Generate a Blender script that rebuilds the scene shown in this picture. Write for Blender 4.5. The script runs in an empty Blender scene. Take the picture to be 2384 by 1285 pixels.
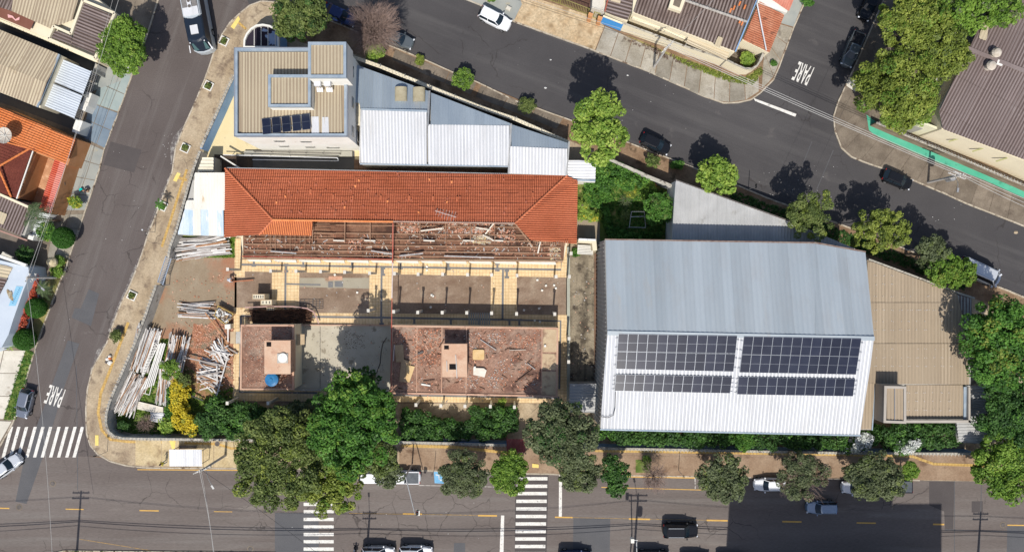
import bpy, bmesh, math, random
import numpy as np
from mathutils import Vector, Matrix

random.seed(7)
SC = bpy.context.scene
COL = SC.collection
# ------------------------------------------------------------------ camera, sky, sun, exposure
CAM_H, CAM_F, CXP, CYP = 90.0, 1620.0, 1192.0, 642.5      # metres; focal length and centre in pixels of the photograph
cam_d = bpy.data.cameras.new('camera')
cam_d.sensor_width = 36.0
cam_d.lens = 36.0 * CAM_F / 2384.0
cam_d.clip_end = 2000.0
cam = bpy.data.objects.new('camera', cam_d)
cam.location = (0, 0, CAM_H)
COL.objects.link(cam)
SC.camera = cam

SUN_EL = math.radians(54.5)
SUN_DX = 0.07                                             # shadows fall to +y and a little to +x
world = bpy.data.worlds.new('World')
SC.world = world
world.use_nodes = True
wn = world.node_tree.nodes
sky = wn.new('ShaderNodeTexSky')
sky.sky_type = 'NISHITA'
sky.sun_disc = False
sky.sun_elevation = SUN_EL
sky.sun_rotation = math.radians(184)
sky.altitude = 600
wbg = [n for n in wn if n.type == 'BACKGROUND'][0]
world.node_tree.links.new(sky.outputs[0], wbg.inputs[0])
sky.dust_density = 2.5
wbg.inputs[1].default_value = 0.115
sun_d = bpy.data.lights.new('sun', 'SUN')
sun_d.energy = 4.2
sun_d.angle = math.radians(0.53)
sun_d.color = (1.0, 0.955, 0.89)
sun = bpy.data.objects.new('sun', sun_d)
sd = Vector((SUN_DX, 1.0, 0)).normalized() * math.cos(SUN_EL) + Vector((0, 0, -math.sin(SUN_EL)))
sun.rotation_euler = sd.to_track_quat('-Z', 'Y').to_euler()
COL.objects.link(sun)
SC.view_settings.view_transform = 'Standard'
SC.view_settings.look = 'None'
SC.view_settings.gamma = 1
SC.view_settings.use_curve_mapping = False
SC.view_settings.exposure = 0.12
SC.cycles.max_bounces = 5
SC.cycles.diffuse_bounces = 2
SC.cycles.glossy_bounces = 2
SC.cycles.transparent_max_bounces = 8
SC.cycles.use_denoising = True

# ------------------------------------------------------------------ helpers
def g(px, py, z=0.0):
    """world x, y of the point of height z that stands where the survey shows it"""
    k = (CAM_H - z) / CAM_F
    return ((px - CXP) * k, (CYP - py) * k)
def g3(px, py, z=0.0):
    x, y = g(px, py, z)
    return (x, y, z)
def gp(pts, z=0.0):
    return [g(p[0], p[1], z) for p in pts]

MATS = {}
def sat(c, k=1.1):
    l = .3 * c[0] + .55 * c[1] + .15 * c[2]
    return tuple(max(.002, l + (v - l) * k) for v in c[:3])
def mat(name, c1, c2=None, scale=0.4, c3=None, s3=1.2, t3=0.62, fine=0.12, fscale=14.0, rough=0.9, metal=0.0,
        bump=0.0, rv=0.0, stretch=None, rot=0.0, lo=0.35, hi=0.65, spec=0.15, w3=0.08, cell=None, cellc=None, streak=None, crack=0.0):
    if name in MATS:
        return MATS[name]
    c1 = sat(c1); c2 = sat(c2) if c2 else None; c3 = sat(c3) if c3 else None
    m = bpy.data.materials.new(name)
    m.use_nodes = True
    nt = m.node_tree; N = nt.nodes; L = nt.links
    bs = N['Principled BSDF']
    bs.inputs['Roughness'].default_value = rough
    bs.inputs['Metallic'].default_value = metal
    bs.inputs['Specular IOR Level'].default_value = spec
    geo = N.new('ShaderNodeNewGeometry')
    mp = N.new('ShaderNodeMapping')
    mp.inputs['Rotation'].default_value = (0, 0, rot)
    if stretch: mp.inputs['Scale'].default_value = stretch
    L.new(geo.outputs['Position'], mp.inputs['Vector'])
    def rgb(c): return (c[0], c[1], c[2], 1)
    def noise(sc, det=6, vec=None, ro=0.6):
        n = N.new('ShaderNodeTexNoise')
        n.inputs['Scale'].default_value = sc; n.inputs['Detail'].default_value = det
        n.inputs['Roughness'].default_value = ro
        L.new(vec or mp.outputs[0], n.inputs['Vector'])
        return n.outputs['Fac']
    def ramp(f, a, b):
        r = N.new('ShaderNodeMapRange')
        r.inputs[1].default_value = a; r.inputs[2].default_value = b
        L.new(f, r.inputs[0]); return r.outputs[0]
    def mix(f, a, b, mode='MIX'):
        x = N.new('ShaderNodeMix'); x.data_type = 'RGBA'; x.blend_type = mode
        if hasattr(f, 'links') or not isinstance(f, (int, float)): L.new(f, x.inputs[0])
        else: x.inputs[0].default_value = f
        for s, v in ((6, a), (7, b)):
            if isinstance(v, tuple): x.inputs[s].default_value = rgb(v)
            else: L.new(v, x.inputs[s])
        return x.outputs[2]
    col = tuple(c1)
    if c2: col = mix(ramp(noise(scale), lo, hi), tuple(c1), tuple(c2))
    if c3: col = mix(ramp(noise(s3, 8), t3, t3 + w3), col, tuple(c3))
    def mapped(ang, scl):
        a = N.new('ShaderNodeMapping'); a.inputs['Rotation'].default_value = (0, 0, -ang); L.new(geo.outputs['Position'], a.inputs['Vector'])
        b = N.new('ShaderNodeMapping'); b.inputs['Scale'].default_value = scl; L.new(a.outputs[0], b.inputs['Vector'])
        return b.outputs[0]
    if streak:                                   # wear or dirt drawn out along a direction: angle, along, across, colour, amount
        f = ramp(noise(1.0, 5, mapped(math.radians(streak[0]), (streak[1], streak[2], 1))), .5, .72)
        k_ = N.new('ShaderNodeMath'); k_.operation = 'MULTIPLY'; k_.inputs[1].default_value = streak[4]; L.new(f, k_.inputs[0])
        col = mix(k_.outputs[0], col, sat(streak[3]))
    if crack:
        v = N.new('ShaderNodeTexVoronoi'); v.feature = 'DISTANCE_TO_EDGE'; v.inputs['Scale'].default_value = crack
        wv = N.new('ShaderNodeVectorMath'); wv.operation = 'ADD'; nz = N.new('ShaderNodeTexNoise'); nz.inputs['Scale'].default_value = .9; nz.inputs['Detail'].default_value = 5
        L.new(geo.outputs['Position'], nz.inputs['Vector']); L.new(nz.outputs['Color'], wv.inputs[0]); L.new(geo.outputs['Position'], wv.inputs[1]); L.new(wv.outputs[0], v.inputs['Vector'])
        f1 = ramp(v.outputs['Distance'], .018 * crack / .3, .006 * crack / .3); f2 = ramp(noise(.13, 2), .5, .58)
        k_ = N.new('ShaderNodeMath'); k_.operation = 'MULTIPLY'; L.new(f1, k_.inputs[0]); L.new(f2, k_.inputs[1])
        k2 = N.new('ShaderNodeMath'); k2.operation = 'MULTIPLY'; k2.inputs[1].default_value = .55; L.new(k_.outputs[0], k2.inputs[0])
        col = mix(k2.outputs[0], col, (.035, .03, .028))
    if cell:
        br = N.new('ShaderNodeTexBrick')
        br.offset = 0.0 if cell[2] == 0 else 0.5
        br.inputs['Scale'].default_value = 1.0
        br.inputs['Brick Width'].default_value = cell[0]; br.inputs['Row Height'].default_value = cell[1]
        br.inputs['Mortar Size'].default_value = cell[3]; br.inputs['Mortar Smooth'].default_value = 0.2
        br.inputs['Color1'].default_value = (1, 1, 1, 1); br.inputs['Color2'].default_value = (0.88, 0.88, 0.88, 1)
        br.inputs['Mortar'].default_value = rgb(cellc or (0.5, 0.5, 0.5))
        L.new(mp.outputs[0], br.inputs['Vector'])
        col = mix(1.0, col, br.outputs[0], 'MULTIPLY')
    if fine:
        v = N.new('ShaderNodeMapRange')
        v.inputs[1].default_value = 0.3; v.inputs[2].default_value = 0.7
        v.inputs[3].default_value = 1 - fine; v.inputs[4].default_value = 1 + fine
        L.new(noise(fscale, 3, ro=0.7), v.inputs[0])
        cb = N.new('ShaderNodeCombineColor')
        for i in range(3): L.new(v.outputs[0], cb.inputs[i])
        col = mix(1.0, col, cb.outputs[0], 'MULTIPLY')
    if rv:
        oi = N.new('ShaderNodeObjectInfo')
        v = N.new('ShaderNodeMapRange')
        v.inputs[3].default_value = 1 - rv; v.inputs[4].default_value = 1 + rv
        L.new(oi.outputs['Random'], v.inputs[0])
        hs = N.new('ShaderNodeHueSaturation')
        L.new(v.outputs[0], hs.inputs['Value'])
        if isinstance(col, tuple): hs.inputs['Color'].default_value = rgb(col)
        else: L.new(col, hs.inputs['Color'])
        col = hs.outputs[0]
    if isinstance(col, tuple): bs.inputs['Base Color'].default_value = rgb(col)
    else: L.new(col, bs.inputs['Base Color'])
    if bump:
        b = N.new('ShaderNodeBump')
        b.inputs['Strength'].default_value = bump; b.inputs['Distance'].default_value = 0.03
        L.new(noise(fscale * 0.5, 4), b.inputs['Height'])
        L.new(b.outputs[0], bs.inputs['Normal'])
    MATS[name] = m
    return m

def leafmat(name, dark, mid, light, trans=0.32, rough=0.55):
    dark, mid, light = [tuple(min(.85, v * 1.0) for v in c) for c in (dark, mid, light)]
    if name in MATS: return MATS[name]
    m = bpy.data.materials.new(name); m.use_nodes = True
    nt = m.node_tree; N = nt.nodes; L = nt.links
    bs = N['Principled BSDF']; out = N['Material Output']
    at = N.new('ShaderNodeAttribute'); at.attribute_name = 'tint'
    cr = N.new('ShaderNodeValToRGB')
    e = cr.color_ramp.elements
    e[0].position = 0.1; e[0].color = (*dark, 1)
    e[1].position = 0.95; e[1].color = (*light, 1)
    k = e.new(0.5); k.color = (*mid, 1)
    L.new(at.outputs['Fac'], cr.inputs[0])
    L.new(cr.outputs[0], bs.inputs['Base Color'])
    bs.inputs['Roughness'].default_value = rough
    bs.inputs['Specular IOR Level'].default_value = 0.25
    tr = N.new('ShaderNodeBsdfTranslucent')
    L.new(cr.outputs[0], tr.inputs[0])
    mx = N.new('ShaderNodeMixShader'); mx.inputs[0].default_value = trans
    L.new(bs.outputs[0], mx.inputs[1]); L.new(tr.outputs[0], mx.inputs[2])
    L.new(mx.outputs[0], out.inputs[0])
    MATS[name] = m
    return m

WL = {}          # world origin of every object this script makes (objects without rotation)
def tag(o, label=None, cat=None, group=None, kind=None):
    if label: o['label'] = label
    if cat: o['category'] = cat
    if group: o['group'] = group
    if kind: o['kind'] = kind
    return o
def thing(name, label, cat, loc, group=None, rz=0.0):
    o = bpy.data.objects.new(name, None)
    o.empty_display_size = 0.3
    COL.objects.link(o)
    loc = tuple(loc) if len(loc) == 3 else (loc[0], loc[1], 0.0)
    o.location = loc; o.rotation_euler = (0, 0, rz)
    WL[o] = loc
    return tag(o, label, cat, group)

class MB:
    def __init__(s): s.v = []; s.f = []; s.m = []; s.mi = 0
    def add(s, vs, fs, mi=None):
        b = len(s.v); s.v += [tuple(v) for v in vs]
        s.f += [tuple(i + b for i in f) for f in fs]
        s.m += [s.mi if mi is None else mi] * len(fs); return s
    def quad(s, a, b, c, d, mi=None): return s.add([a, b, c, d], [(0, 1, 2, 3)], mi)
    def box(s, c, size, rz=0.0, mi=None, rx=0.0, ry=0.0):
        hx, hy, hz = size[0] / 2, size[1] / 2, size[2] / 2
        R = Matrix.Rotation(rz, 3, 'Z') @ Matrix.Rotation(ry, 3, 'Y') @ Matrix.Rotation(rx, 3, 'X')
        c = Vector(c); vs = []
        for x, y, z in ((-1, -1, -1), (1, -1, -1), (1, 1, -1), (-1, 1, -1), (-1, -1, 1), (1, -1, 1), (1, 1, 1), (-1, 1, 1)):
            vs.append(c + R @ Vector((x * hx, y * hy, z * hz)))
        return s.add(vs, [(3, 2, 1, 0), (4, 5, 6, 7), (0, 1, 5, 4), (1, 2, 6, 5), (2, 3, 7, 6), (3, 0, 4, 7)], mi)
    def prism(s, pts, z0, z1, mi=None, bottom=False):
        n = len(pts)
        a = sum(pts[i][0] * pts[(i + 1) % n][1] - pts[(i + 1) % n][0] * pts[i][1] for i in range(n))
        zt = z1 if isinstance(z1, (list, tuple)) else [z1] * n
        zb = z0 if isinstance(z0, (list, tuple)) else [z0] * n
        q = list(zip(pts, zt, zb))
        if a < 0: q.reverse()
        vs = [(p[0], p[1], b) for p, t, b in q] + [(p[0], p[1], t) for p, t, b in q]
        fs = [(i, (i + 1) % n, n + (i + 1) % n, n + i) for i in range(n)] + [tuple(range(n, 2 * n))]
        if bottom: fs.append(tuple(reversed(range(n))))
        return s.add(vs, fs, mi)
    def flat(s, pts, z, mi=None):
        n = len(pts)
        a = sum(pts[i][0] * pts[(i + 1) % n][1] - pts[(i + 1) % n][0] * pts[i][1] for i in range(n))
        if a < 0: pts = list(reversed(pts))
        return s.add([(p[0], p[1], z) for p in pts], [tuple(range(n))], mi)
    def beam(s, p0, p1, w, h, mi=None, roll=0.0):
        p0 = Vector(p0); p1 = Vector(p1); d = p1 - p0; L = d.length
        if L < 1e-6: return s
        d /= L
        up = Vector((0, 0, 1)) if abs(d.z) < 0.95 else Vector((0, 1, 0))
        sd_ = d.cross(up).normalized(); u = sd_.cross(d)
        if roll:
            R = Matrix.Rotation(roll, 3, d); sd_ = R @ sd_; u = R @ u
        vs = []
        for p in (p0, p1):
            for a, b in ((-1, -1), (1, -1), (1, 1), (-1, 1)):
                vs.append(p + sd_ * (a * w / 2) + u * (b * h / 2))
        return s.add(vs, [(0, 1, 2, 3), (7, 6, 5, 4), (0, 4, 5, 1), (1, 5, 6, 2), (2, 6, 7, 3), (3, 7, 4, 0)], mi)
    def tube(s, path, r, n=6, mi=None, r1=None, cap=True):
        path = [Vector(p) for p in path]; k = len(path); vs = []; fs = []
        for i, p in enumerate(path):
            d = (path[min(i + 1, k - 1)] - path[max(i - 1, 0)])
            d = d.normalized() if d.length > 1e-9 else Vector((0, 0, 1))
            up = Vector((0, 0, 1)) if abs(d.z) < 0.9 else Vector((1, 0, 0))
            a = d.cross(up).normalized(); b = a.cross(d)
            rr = r if r1 is None else r + (r1 - r) * i / max(1, k - 1)
            for j in range(n):
                t = 2 * math.pi * j / n
                vs.append(p + a * (rr * math.cos(t)) + b * (rr * math.sin(t)))
        for i in range(k - 1):
            for j in range(n):
                fs.append((i * n + j, i * n + (j + 1) % n, (i + 1) * n + (j + 1) % n, (i + 1) * n + j))
        if cap:
            fs.append(tuple(reversed(range(n)))); fs.append(tuple(range((k - 1) * n, k * n)))
        return s.add(vs, fs, mi)
    def ring_wall(s, pts, z0, z1, t, mi=None):
        """a parapet of thickness t round the inside of a convex-ish polygon"""
        inner = inset(pts, t); n = len(pts)
        for i in range(n):
            j = (i + 1) % n
            s.prism([pts[i], pts[j], inner[j], inner[i]], z0, z1, mi)
        return s
    def build(s, name, mats, parent=None, label=None, cat=None, group=None, kind=None, local=False, smooth=False, origin=None):
        if not isinstance(mats, (list, tuple)): mats = [mats]
        v = np.array(s.v, dtype=np.float64).reshape(-1, 3)
        if local or not len(v): o0 = (0.0, 0.0, 0.0)
        elif origin is not None: o0 = origin
        else:
            lo = v.min(0); hi = v.max(0)
            o0 = ((lo[0] + hi[0]) / 2, (lo[1] + hi[1]) / 2, lo[2])
        me = bpy.data.meshes.new(name)
        me.from_pydata([(a - o0[0], b - o0[1], c - o0[2]) for a, b, c in v.tolist()], [], s.f)
        for m in mats: me.materials.append(m)
        if len(mats) > 1: me.polygons.foreach_set('material_index', s.m)
        if smooth: me.polygons.foreach_set('use_smooth', [True] * len(me.polygons))
        me.update()
        o = bpy.data.objects.new(name, me)
        COL.objects.link(o)
        if parent is not None:
            o.parent = parent
            if local: o.location = (0, 0, 0)
            else:
                pl = WL[parent]; o.location = (o0[0] - pl[0], o0[1] - pl[1], o0[2] - pl[2])
        else: o.location = o0
        WL[o] = o0
        return tag(o, label, cat, group, kind)

def inset(pts, d):
    n = len(pts)
    a = sum(pts[i][0] * pts[(i + 1) % n][1] - pts[(i + 1) % n][0] * pts[i][1] for i in range(n))
    sg = 1 if a > 0 else -1
    out = []
    for i in range(n):
        p0 = Vector(pts[i - 1]); p1 = Vector(pts[i]); p2 = Vector(pts[(i + 1) % n])
        d1 = (p1 - p0).normalized(); d2 = (p2 - p1).normalized()
        n1 = Vector((-d1.y, d1.x)) * sg; n2 = Vector((-d2.y, d2.x)) * sg
        b = n1 + n2
        if b.length < 1e-6: b = n1
        b = b.normalized(); k = d / max(0.35, b.dot(n1))
        out.append((p1.x + b.x * k, p1.y + b.y * k))
    return out
def centroid(pts):
    return (sum(p[0] for p in pts) / len(pts), sum(p[1] for p in pts) / len(pts))
def plane(pts3):
    A = np.array([[p[0], p[1], 1] for p in pts3]); b = np.array([p[2] for p in pts3])
    s, *_ = np.linalg.lstsq(A, b, rcond=None)
    return lambda x, y: s[0] * x + s[1] * y + s[2]
def P3(pts):
    return [g3(*p) for p in pts]
def resample(poly, step):
    out = [Vector(poly[0])]
    for a, b in zip(poly[:-1], poly[1:]):
        a = Vector(a); b = Vector(b); n = max(1, int(round((b - a).length / step)))
        for i in range(1, n + 1): out.append(a.lerp(b, i / n))
    return out
def at_len(poly, ts):
    P = [Vector(p) for p in poly]; L = [0.0]
    for a, b in zip(P[:-1], P[1:]): L.append(L[-1] + (b - a).length)
    res = []
    for t in ts:
        s = t * L[-1]
        for i in range(len(P) - 1):
            if s <= L[i + 1] + 1e-9:
                res.append(P[i].lerp(P[i + 1], (s - L[i]) / max(1e-9, L[i + 1] - L[i]))); break
        else: res.append(P[-1])
    return res

def rib_roof(parent, name, pts3, ang, m, pitch=0.3, amp=0.03, sheet=1.1, row=None, lift=0.025, stuff=False, prof='sine',
             jit=0.006, step=4, zoff=0.0, thick=0.0, pick=None, trough_mat=None):
    """ribbed, corrugated or tiled covering over the plane of pts3 (world); ribs run along ang (degrees).
    One object for each sheet (and row), or one 'stuff' object."""
    zf = plane(pts3)
    a = math.radians(ang); dx, dy = math.cos(a), math.sin(a); ux, uy = -dy, dx
    poly = [(p[0] * ux + p[1] * uy, p[0] * dx + p[1] * dy) for p in pts3]     # (u, t)
    u0 = min(p[0] for p in poly); u1 = max(p[0] for p in poly)
    t_lo = min(p[1] for p in poly); t_hi = max(p[1] for p in poly)
    def span(u):
        r = []
        n = len(poly)
        for i in range(n):
            p, q = poly[i], poly[(i + 1) % n]
            if (p[0] - u) * (q[0] - u) <= 0 and p[0] != q[0]:
                r.append(p[1] + (q[1] - p[1]) * (u - p[0]) / (q[0] - p[0]))
        return (min(r), max(r)) if len(r) >= 2 else None
    grad = zf(dx, dy) - zf(0, 0)
    down_at_high_t = grad < 0
    rows = [(t_lo - 1, t_hi + 1)]
    if row:
        nr = int(math.ceil((t_hi - t_lo) / row))
        if down_at_high_t: rows = [(t_lo + i * row, t_lo + (i + 1) * row) for i in range(nr)]
        else: rows = [(t_hi - (i + 1) * row, t_hi - i * row) for i in range(nr)]
    du = pitch / step
    ns = max(1, int(round((u1 - u0) / sheet)))
    sw = (u1 - u0) / ns
    rnd = random.Random(len(pts3) * 31 + int(abs(u0) * 100))
    big = MB(); objs = []
    for si in range(ns):
        ua = u0 + si * sw; ub = ua + sw
        k = max(1, int(round(sw / du)))
        us = [ua + (ub - ua) * i / k for i in range(k + 1)]
        us[0] += 1e-4; us[-1] -= 1e-4
        cols = []
        for u in us:
            ph = (u / pitch) % 1.0
            if prof == 'sine': h = math.sin(2 * math.pi * ph)
            elif prof == 'rib': h = 1.0 if ph < 0.3 else -0.6
            elif prof == 'tile': h = math.cos(2 * math.pi * ph) if ph < 0.5 or True else -1
            else: h = 0
            cols.append((u, span(u), h * amp))
        for ri, (ra, rb) in enumerate(rows):
            mb = big if stuff else MB()
            z_j = rnd.uniform(-jit, jit); z_k = rnd.uniform(-jit, jit)
            prev = None; vs = []; fs = []; fm = []; ph_ = 0
            for u, sp, h in cols:
                cur = None
                if sp:
                    a_, b_ = max(sp[0], ra), min(sp[1], rb)
                    if b_ - a_ > 0.01:
                        idx = len(vs)
                        for t in (a_, b_):
                            x = u * ux + t * dx; y = u * uy + t * dy
                            e = 0.0
                            if row:
                                fr = (t - ra) / (rb - ra)
                                e = lift * (fr if down_at_high_t else 1 - fr)
                            vs.append((x, y, zf(x, y) + h + e + zoff + z_j + (z_k if t == b_ else 0)))
                        if thick:
                            for q in (idx, idx + 1):
                                vs.append((vs[q][0], vs[q][1], vs[q][2] - thick))
                        cur = idx
                if prev is not None and cur is not None:
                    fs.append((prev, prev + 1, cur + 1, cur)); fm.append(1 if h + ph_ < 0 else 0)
                    if thick:
                        fs.append((prev, cur, cur + 2, prev + 2)); fs.append((prev + 1, prev + 3, cur + 3, cur + 1))
                prev = cur; ph_ = h
            if not fs: continue
            # make the faces look upward
            (x0, y0, _), (x1, y1, _), (x2, y2, _) = [vs[i] for i in fs[0][:3]]
            if (x1 - x0) * (y2 - y0) - (x2 - x0) * (y1 - y0) < 0: fs = [tuple(reversed(f)) for f in fs]
            mb.add(vs, fs)
            if trough_mat and not thick: mb.m[-len(fs):] = fm  # trough faces take a darker colour so the ribs stand out
            if not stuff:
                mm = m if not callable(pick) else pick(si, ri)
                if trough_mat: mm = [mm, trough_mat]
                objs.append(mb.build(name, mm, parent, smooth=(prof == 'sine')))
    if stuff and big.f:
        objs.append(big.build(name, [m, trough_mat] if trough_mat else m, parent, kind='stuff' if len(rows) * ns > 4 else None))
    return objs

def bake(o):
    """apply the modifiers of o and keep the plain mesh"""
    dg = bpy.context.evaluated_depsgraph_get()
    me = bpy.data.meshes.new_from_object(o.evaluated_get(dg))
    o.modifiers.clear(); old = o.data; o.data = me
    return o

def copy_tree(root, loc, rz, label=None):
    r = root.copy(); COL.objects.link(r)
    r.location = loc; r.rotation_euler = (0, 0, rz)
    if label: r['label'] = label
    for ch in list(root.children):
        c = ch.copy(); COL.objects.link(c); c.parent = r
        for gch in list(ch.children):
            d = gch.copy(); COL.objects.link(d); d.parent = c
    return r

# ------------------------------------------------------------------ foliage
def leaf_cloud(centers, radii, n_each, leaf, seed, flat=0.55, up=0.35, hair=0.0):
    """numpy arrays of leaf quads spread over the shells of many small clumps"""
    rs = np.random.RandomState(seed)
    cs = np.repeat(np.asarray(centers), n_each, axis=0)
    rr = np.repeat(np.asarray(radii), n_each)
    n = len(cs)
    d = rs.normal(size=(n, 3)); d[:, 2] = d[:, 2] * flat + up
    d /= np.linalg.norm(d, axis=1)[:, None]
    rad = rr * (0.55 + 0.5 * rs.rand(n) ** 0.6 + hair * rs.rand(n) ** 4)
    p = cs + d * rad[:, None] * np.array([1, 1, 0.8])
    nrm = d * 0.7 + rs.normal(size=(n, 3)) * 0.5 + np.array([0, -.12, 0.6])
    nrm /= np.linalg.norm(nrm, axis=1)[:, None]
    t = np.cross(nrm, rs.normal(size=(n, 3))); t /= np.linalg.norm(t, axis=1)[:, None]
    b = np.cross(nrm, t)
    L = leaf * (0.7 + 0.7 * rs.rand(n)); W = L * (0.45 + 0.25 * rs.rand(n))
    t *= L[:, None]; b *= W[:, None]
    v = np.empty((n, 4, 3))
    v[:, 0] = p - t; v[:, 1] = p + b + nrm * (W * 0.3)[:, None]; v[:, 2] = p + t; v[:, 3] = p - b + nrm * (W * 0.3)[:, None]
    ct = np.repeat(rs.rand(len(centers)), n_each)
    tint = np.clip(0.55 * ct + 0.45 * rs.rand(n), 0, 1)
    return v.reshape(-1, 3), tint

def leaf_object(name, v, tint, m, parent, kind=None, label=None, cat=None, origin=None):
    n = len(v) // 4
    me = bpy.data.meshes.new(name)
    o0 = np.array(WL[parent] if parent is not None else origin)
    me.vertices.add(4 * n); me.loops.add(4 * n); me.polygons.add(n)
    me.vertices.foreach_set('co', (v - o0).astype(np.float32).ravel())
    me.loops.foreach_set('vertex_index', np.arange(4 * n, dtype=np.int32))
    me.polygons.foreach_set('loop_start', np.arange(0, 4 * n, 4, dtype=np.int32))
    me.polygons.foreach_set('loop_total', np.full(n, 4, dtype=np.int32))
    at = me.attributes.new('tint', 'FLOAT', 'FACE')
    at.data.foreach_set('value', tint.astype(np.float32))
    me.materials.append(m)
    me.update(calc_edges=True)
    o = bpy.data.objects.new(name, me); COL.objects.link(o)
    if parent is not None: o.parent = parent
    else: o.location = tuple(o0)
    WL[o] = tuple(o0)
    return tag(o, label, cat, None, kind)
# ------------------------------------------------------------------ materials of the ground
ASPH_OLD = mat('asphalt_brown', (0.097, 0.082, 0.076), (0.122, 0.105, 0.098), 0.09, (0.145, 0.128, 0.118), 0.5, 0.66, fine=0.18, fscale=9, rough=0.92, bump=0.15, streak=(71, .03, .55, (.165, .15, .14), .75), crack=.3)
ASPH_AVE = mat('asphalt_avenue', (0.126, 0.107, 0.097), (0.165, 0.143, 0.13), 0.16, (0.2, 0.177, 0.158), 0.25, 0.62, fine=0.16, crack=.22, streak=(0, .035, .6, (.2, .185, .17), .6), fscale=9, rough=0.92, bump=0.15, stretch=(0.22, 1.4, 1))
ASPH_NEW = mat('asphalt_dark', (0.058, 0.055, 0.056), (0.078, 0.074, 0.074), 0.07, (0.1, 0.093, 0.09), 0.35, 0.64, fine=0.16, fscale=9, rough=0.92, bump=0.15, streak=(-21, .03, .5, (.105, .1, .097), .7), crack=.16)
PATCH_A = mat('asphalt_patch', (0.094, 0.094, 0.098), (0.108, 0.107, 0.11), 0.4, fine=0.12, fscale=9)
PATCH_B = mat('asphalt_patch_brown', (0.078, 0.069, 0.067), (0.09, 0.08, 0.077), 0.4, fine=0.12, fscale=9)
SAND = mat('sandy_pavement', (0.32, 0.25, 0.17), (0.45, 0.37, 0.265), 0.35, (0.19, 0.145, 0.105), 0.55, 0.54, crack=.4, streak=(70, .2, .6, (.2, .15, .11), .7), fine=0.2, fscale=5, rough=0.95, bump=0.3, w3=0.12)
BROWNP = mat('brown_pavement', (0.235, 0.16, 0.108), (0.32, 0.235, 0.165), 0.35, (0.14, 0.09, 0.06), 0.5, 0.57, fine=0.16, fscale=5, rough=0.95, bump=0.3, w3=0.12)
SOIL = mat('soil', (0.15, 0.095, 0.06), (0.27, 0.19, 0.125), 0.5, (0.1, 0.07, 0.045), 0.7, 0.58, fine=0.2, fscale=6, rough=0.98, bump=0.4)
CONC = mat('concrete_slab', (0.25, 0.225, 0.18), (0.35, 0.325, 0.275), 0.55, (0.15, 0.13, 0.105), 0.8, 0.57, fine=0.16, fscale=6, rough=0.9, rv=0.2, bump=0.2, w3=0.15)
CONC_DK = mat('concrete_dark', (0.14, 0.115, 0.09), (0.22, 0.185, 0.145), 0.55, (0.09, 0.07, 0.055), 0.8, 0.6, fine=0.16, fscale=6, rough=0.9, rv=0.1, bump=0.2, w3=0.15)
CONC_LT = mat('concrete_pale', (0.5, 0.47, 0.4), (0.62, 0.585, 0.51), 0.4, (0.4, 0.36, 0.3), 0.9, 0.6, fine=0.08, fscale=6, rough=0.9, rv=0.05)
KERB = mat('kerb_concrete', (0.36, 0.31, 0.24), (0.48, 0.43, 0.35), 1.0, (0.16, 0.12, 0.09), 1.4, 0.54, fine=0.25, fscale=7, rough=0.95, w3=0.1)
YARD = mat('yard_concrete', (0.23, 0.175, 0.12), (0.29, 0.235, 0.17), 0.16, (0.31, 0.165, 0.105), 0.13, 0.47, streak=(70, .25, .8, (.33, .28, .21), .6), fine=0.1, fscale=5, rough=0.92, bump=0.15, w3=0.1)
COURT = mat('court_concrete', (0.2, 0.145, 0.105), (0.27, 0.205, 0.155), 0.25, (0.35, 0.29, 0.22), 0.5, 0.56, fine=0.16, fscale=5, rough=0.92, bump=0.15, w3=.2, streak=(20, .3, .9, (.13, .08, .055), .6))
CREAM = mat('cream_tiles', (0.66, 0.5, 0.3), (0.73, 0.57, 0.36), 0.8, (0.52, 0.36, 0.2), 0.9, 0.6, fine=0.12, fscale=5, rough=0.8, cell=(0.42, 0.42, 0, 0.02), cellc=(0.62, 0.52, 0.42), w3=0.12)
GREYT = mat('grey_tiles', (0.155, 0.155, 0.155), (0.19, 0.19, 0.19), 0.8, (0.25, 0.2, 0.14), 1.2, 0.68, fine=0.12)
PAINT_W = mat('road_paint_white', (0.72, 0.7, 0.65), (0.62, 0.6, 0.55), 1.5, (0.2, 0.185, 0.17), 2.6, 0.57, fine=0.2, fscale=8, rough=0.7, w3=0.16)
PAINT_WD = mat('road_paint_white_worn', (0.5, 0.47, 0.43), (0.36, 0.33, 0.3), 1.5, (0.15, 0.135, 0.125), 2.6, 0.52, fine=0.15, fscale=8, rough=0.7, w3=0.1)
PAINT_Y = mat('road_paint_yellow', (0.6, 0.38, 0.13), (0.52, 0.32, 0.11), 1.5, (0.3, 0.2, 0.11), 3.0, 0.64, fine=0.12, rough=0.7)
PAINT_YT = mat('road_paint_yellow_worn', (0.42, 0.27, 0.1), (0.2, 0.15, 0.1), 3, fine=0.12, rough=0.7)
TACT = mat('tactile_yellow', (0.58, 0.4, 0.16), (0.48, 0.33, 0.14), 1.0, (0.33, 0.22, 0.1), 1.5, 0.58, fine=0.15, fscale=10, rough=0.85, cell=(0.4, 0.4, 0, 0.03), cellc=(0.7, 0.6, 0.5))
TACT_L = mat('tactile_pale_yellow', (0.78, 0.62, 0.24), (0.7, 0.54, 0.2), 1.0, fine=0.1, rough=0.85)
GRASS = mat('grass_ground', (0.075, 0.115, 0.03), (0.16, 0.2, 0.06), 0.7, (0.26, 0.22, 0.1), 1.1, 0.58, fine=0.3, fscale=8, rough=0.95, bump=0.5)
GRASS_DRY = mat('dry_grass_ground', (0.2, 0.19, 0.07), (0.29, 0.25, 0.12), 0.9, (0.12, 0.15, 0.04), 1.1, 0.56, fine=0.3, fscale=8, rough=0.95, bump=0.5)
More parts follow.
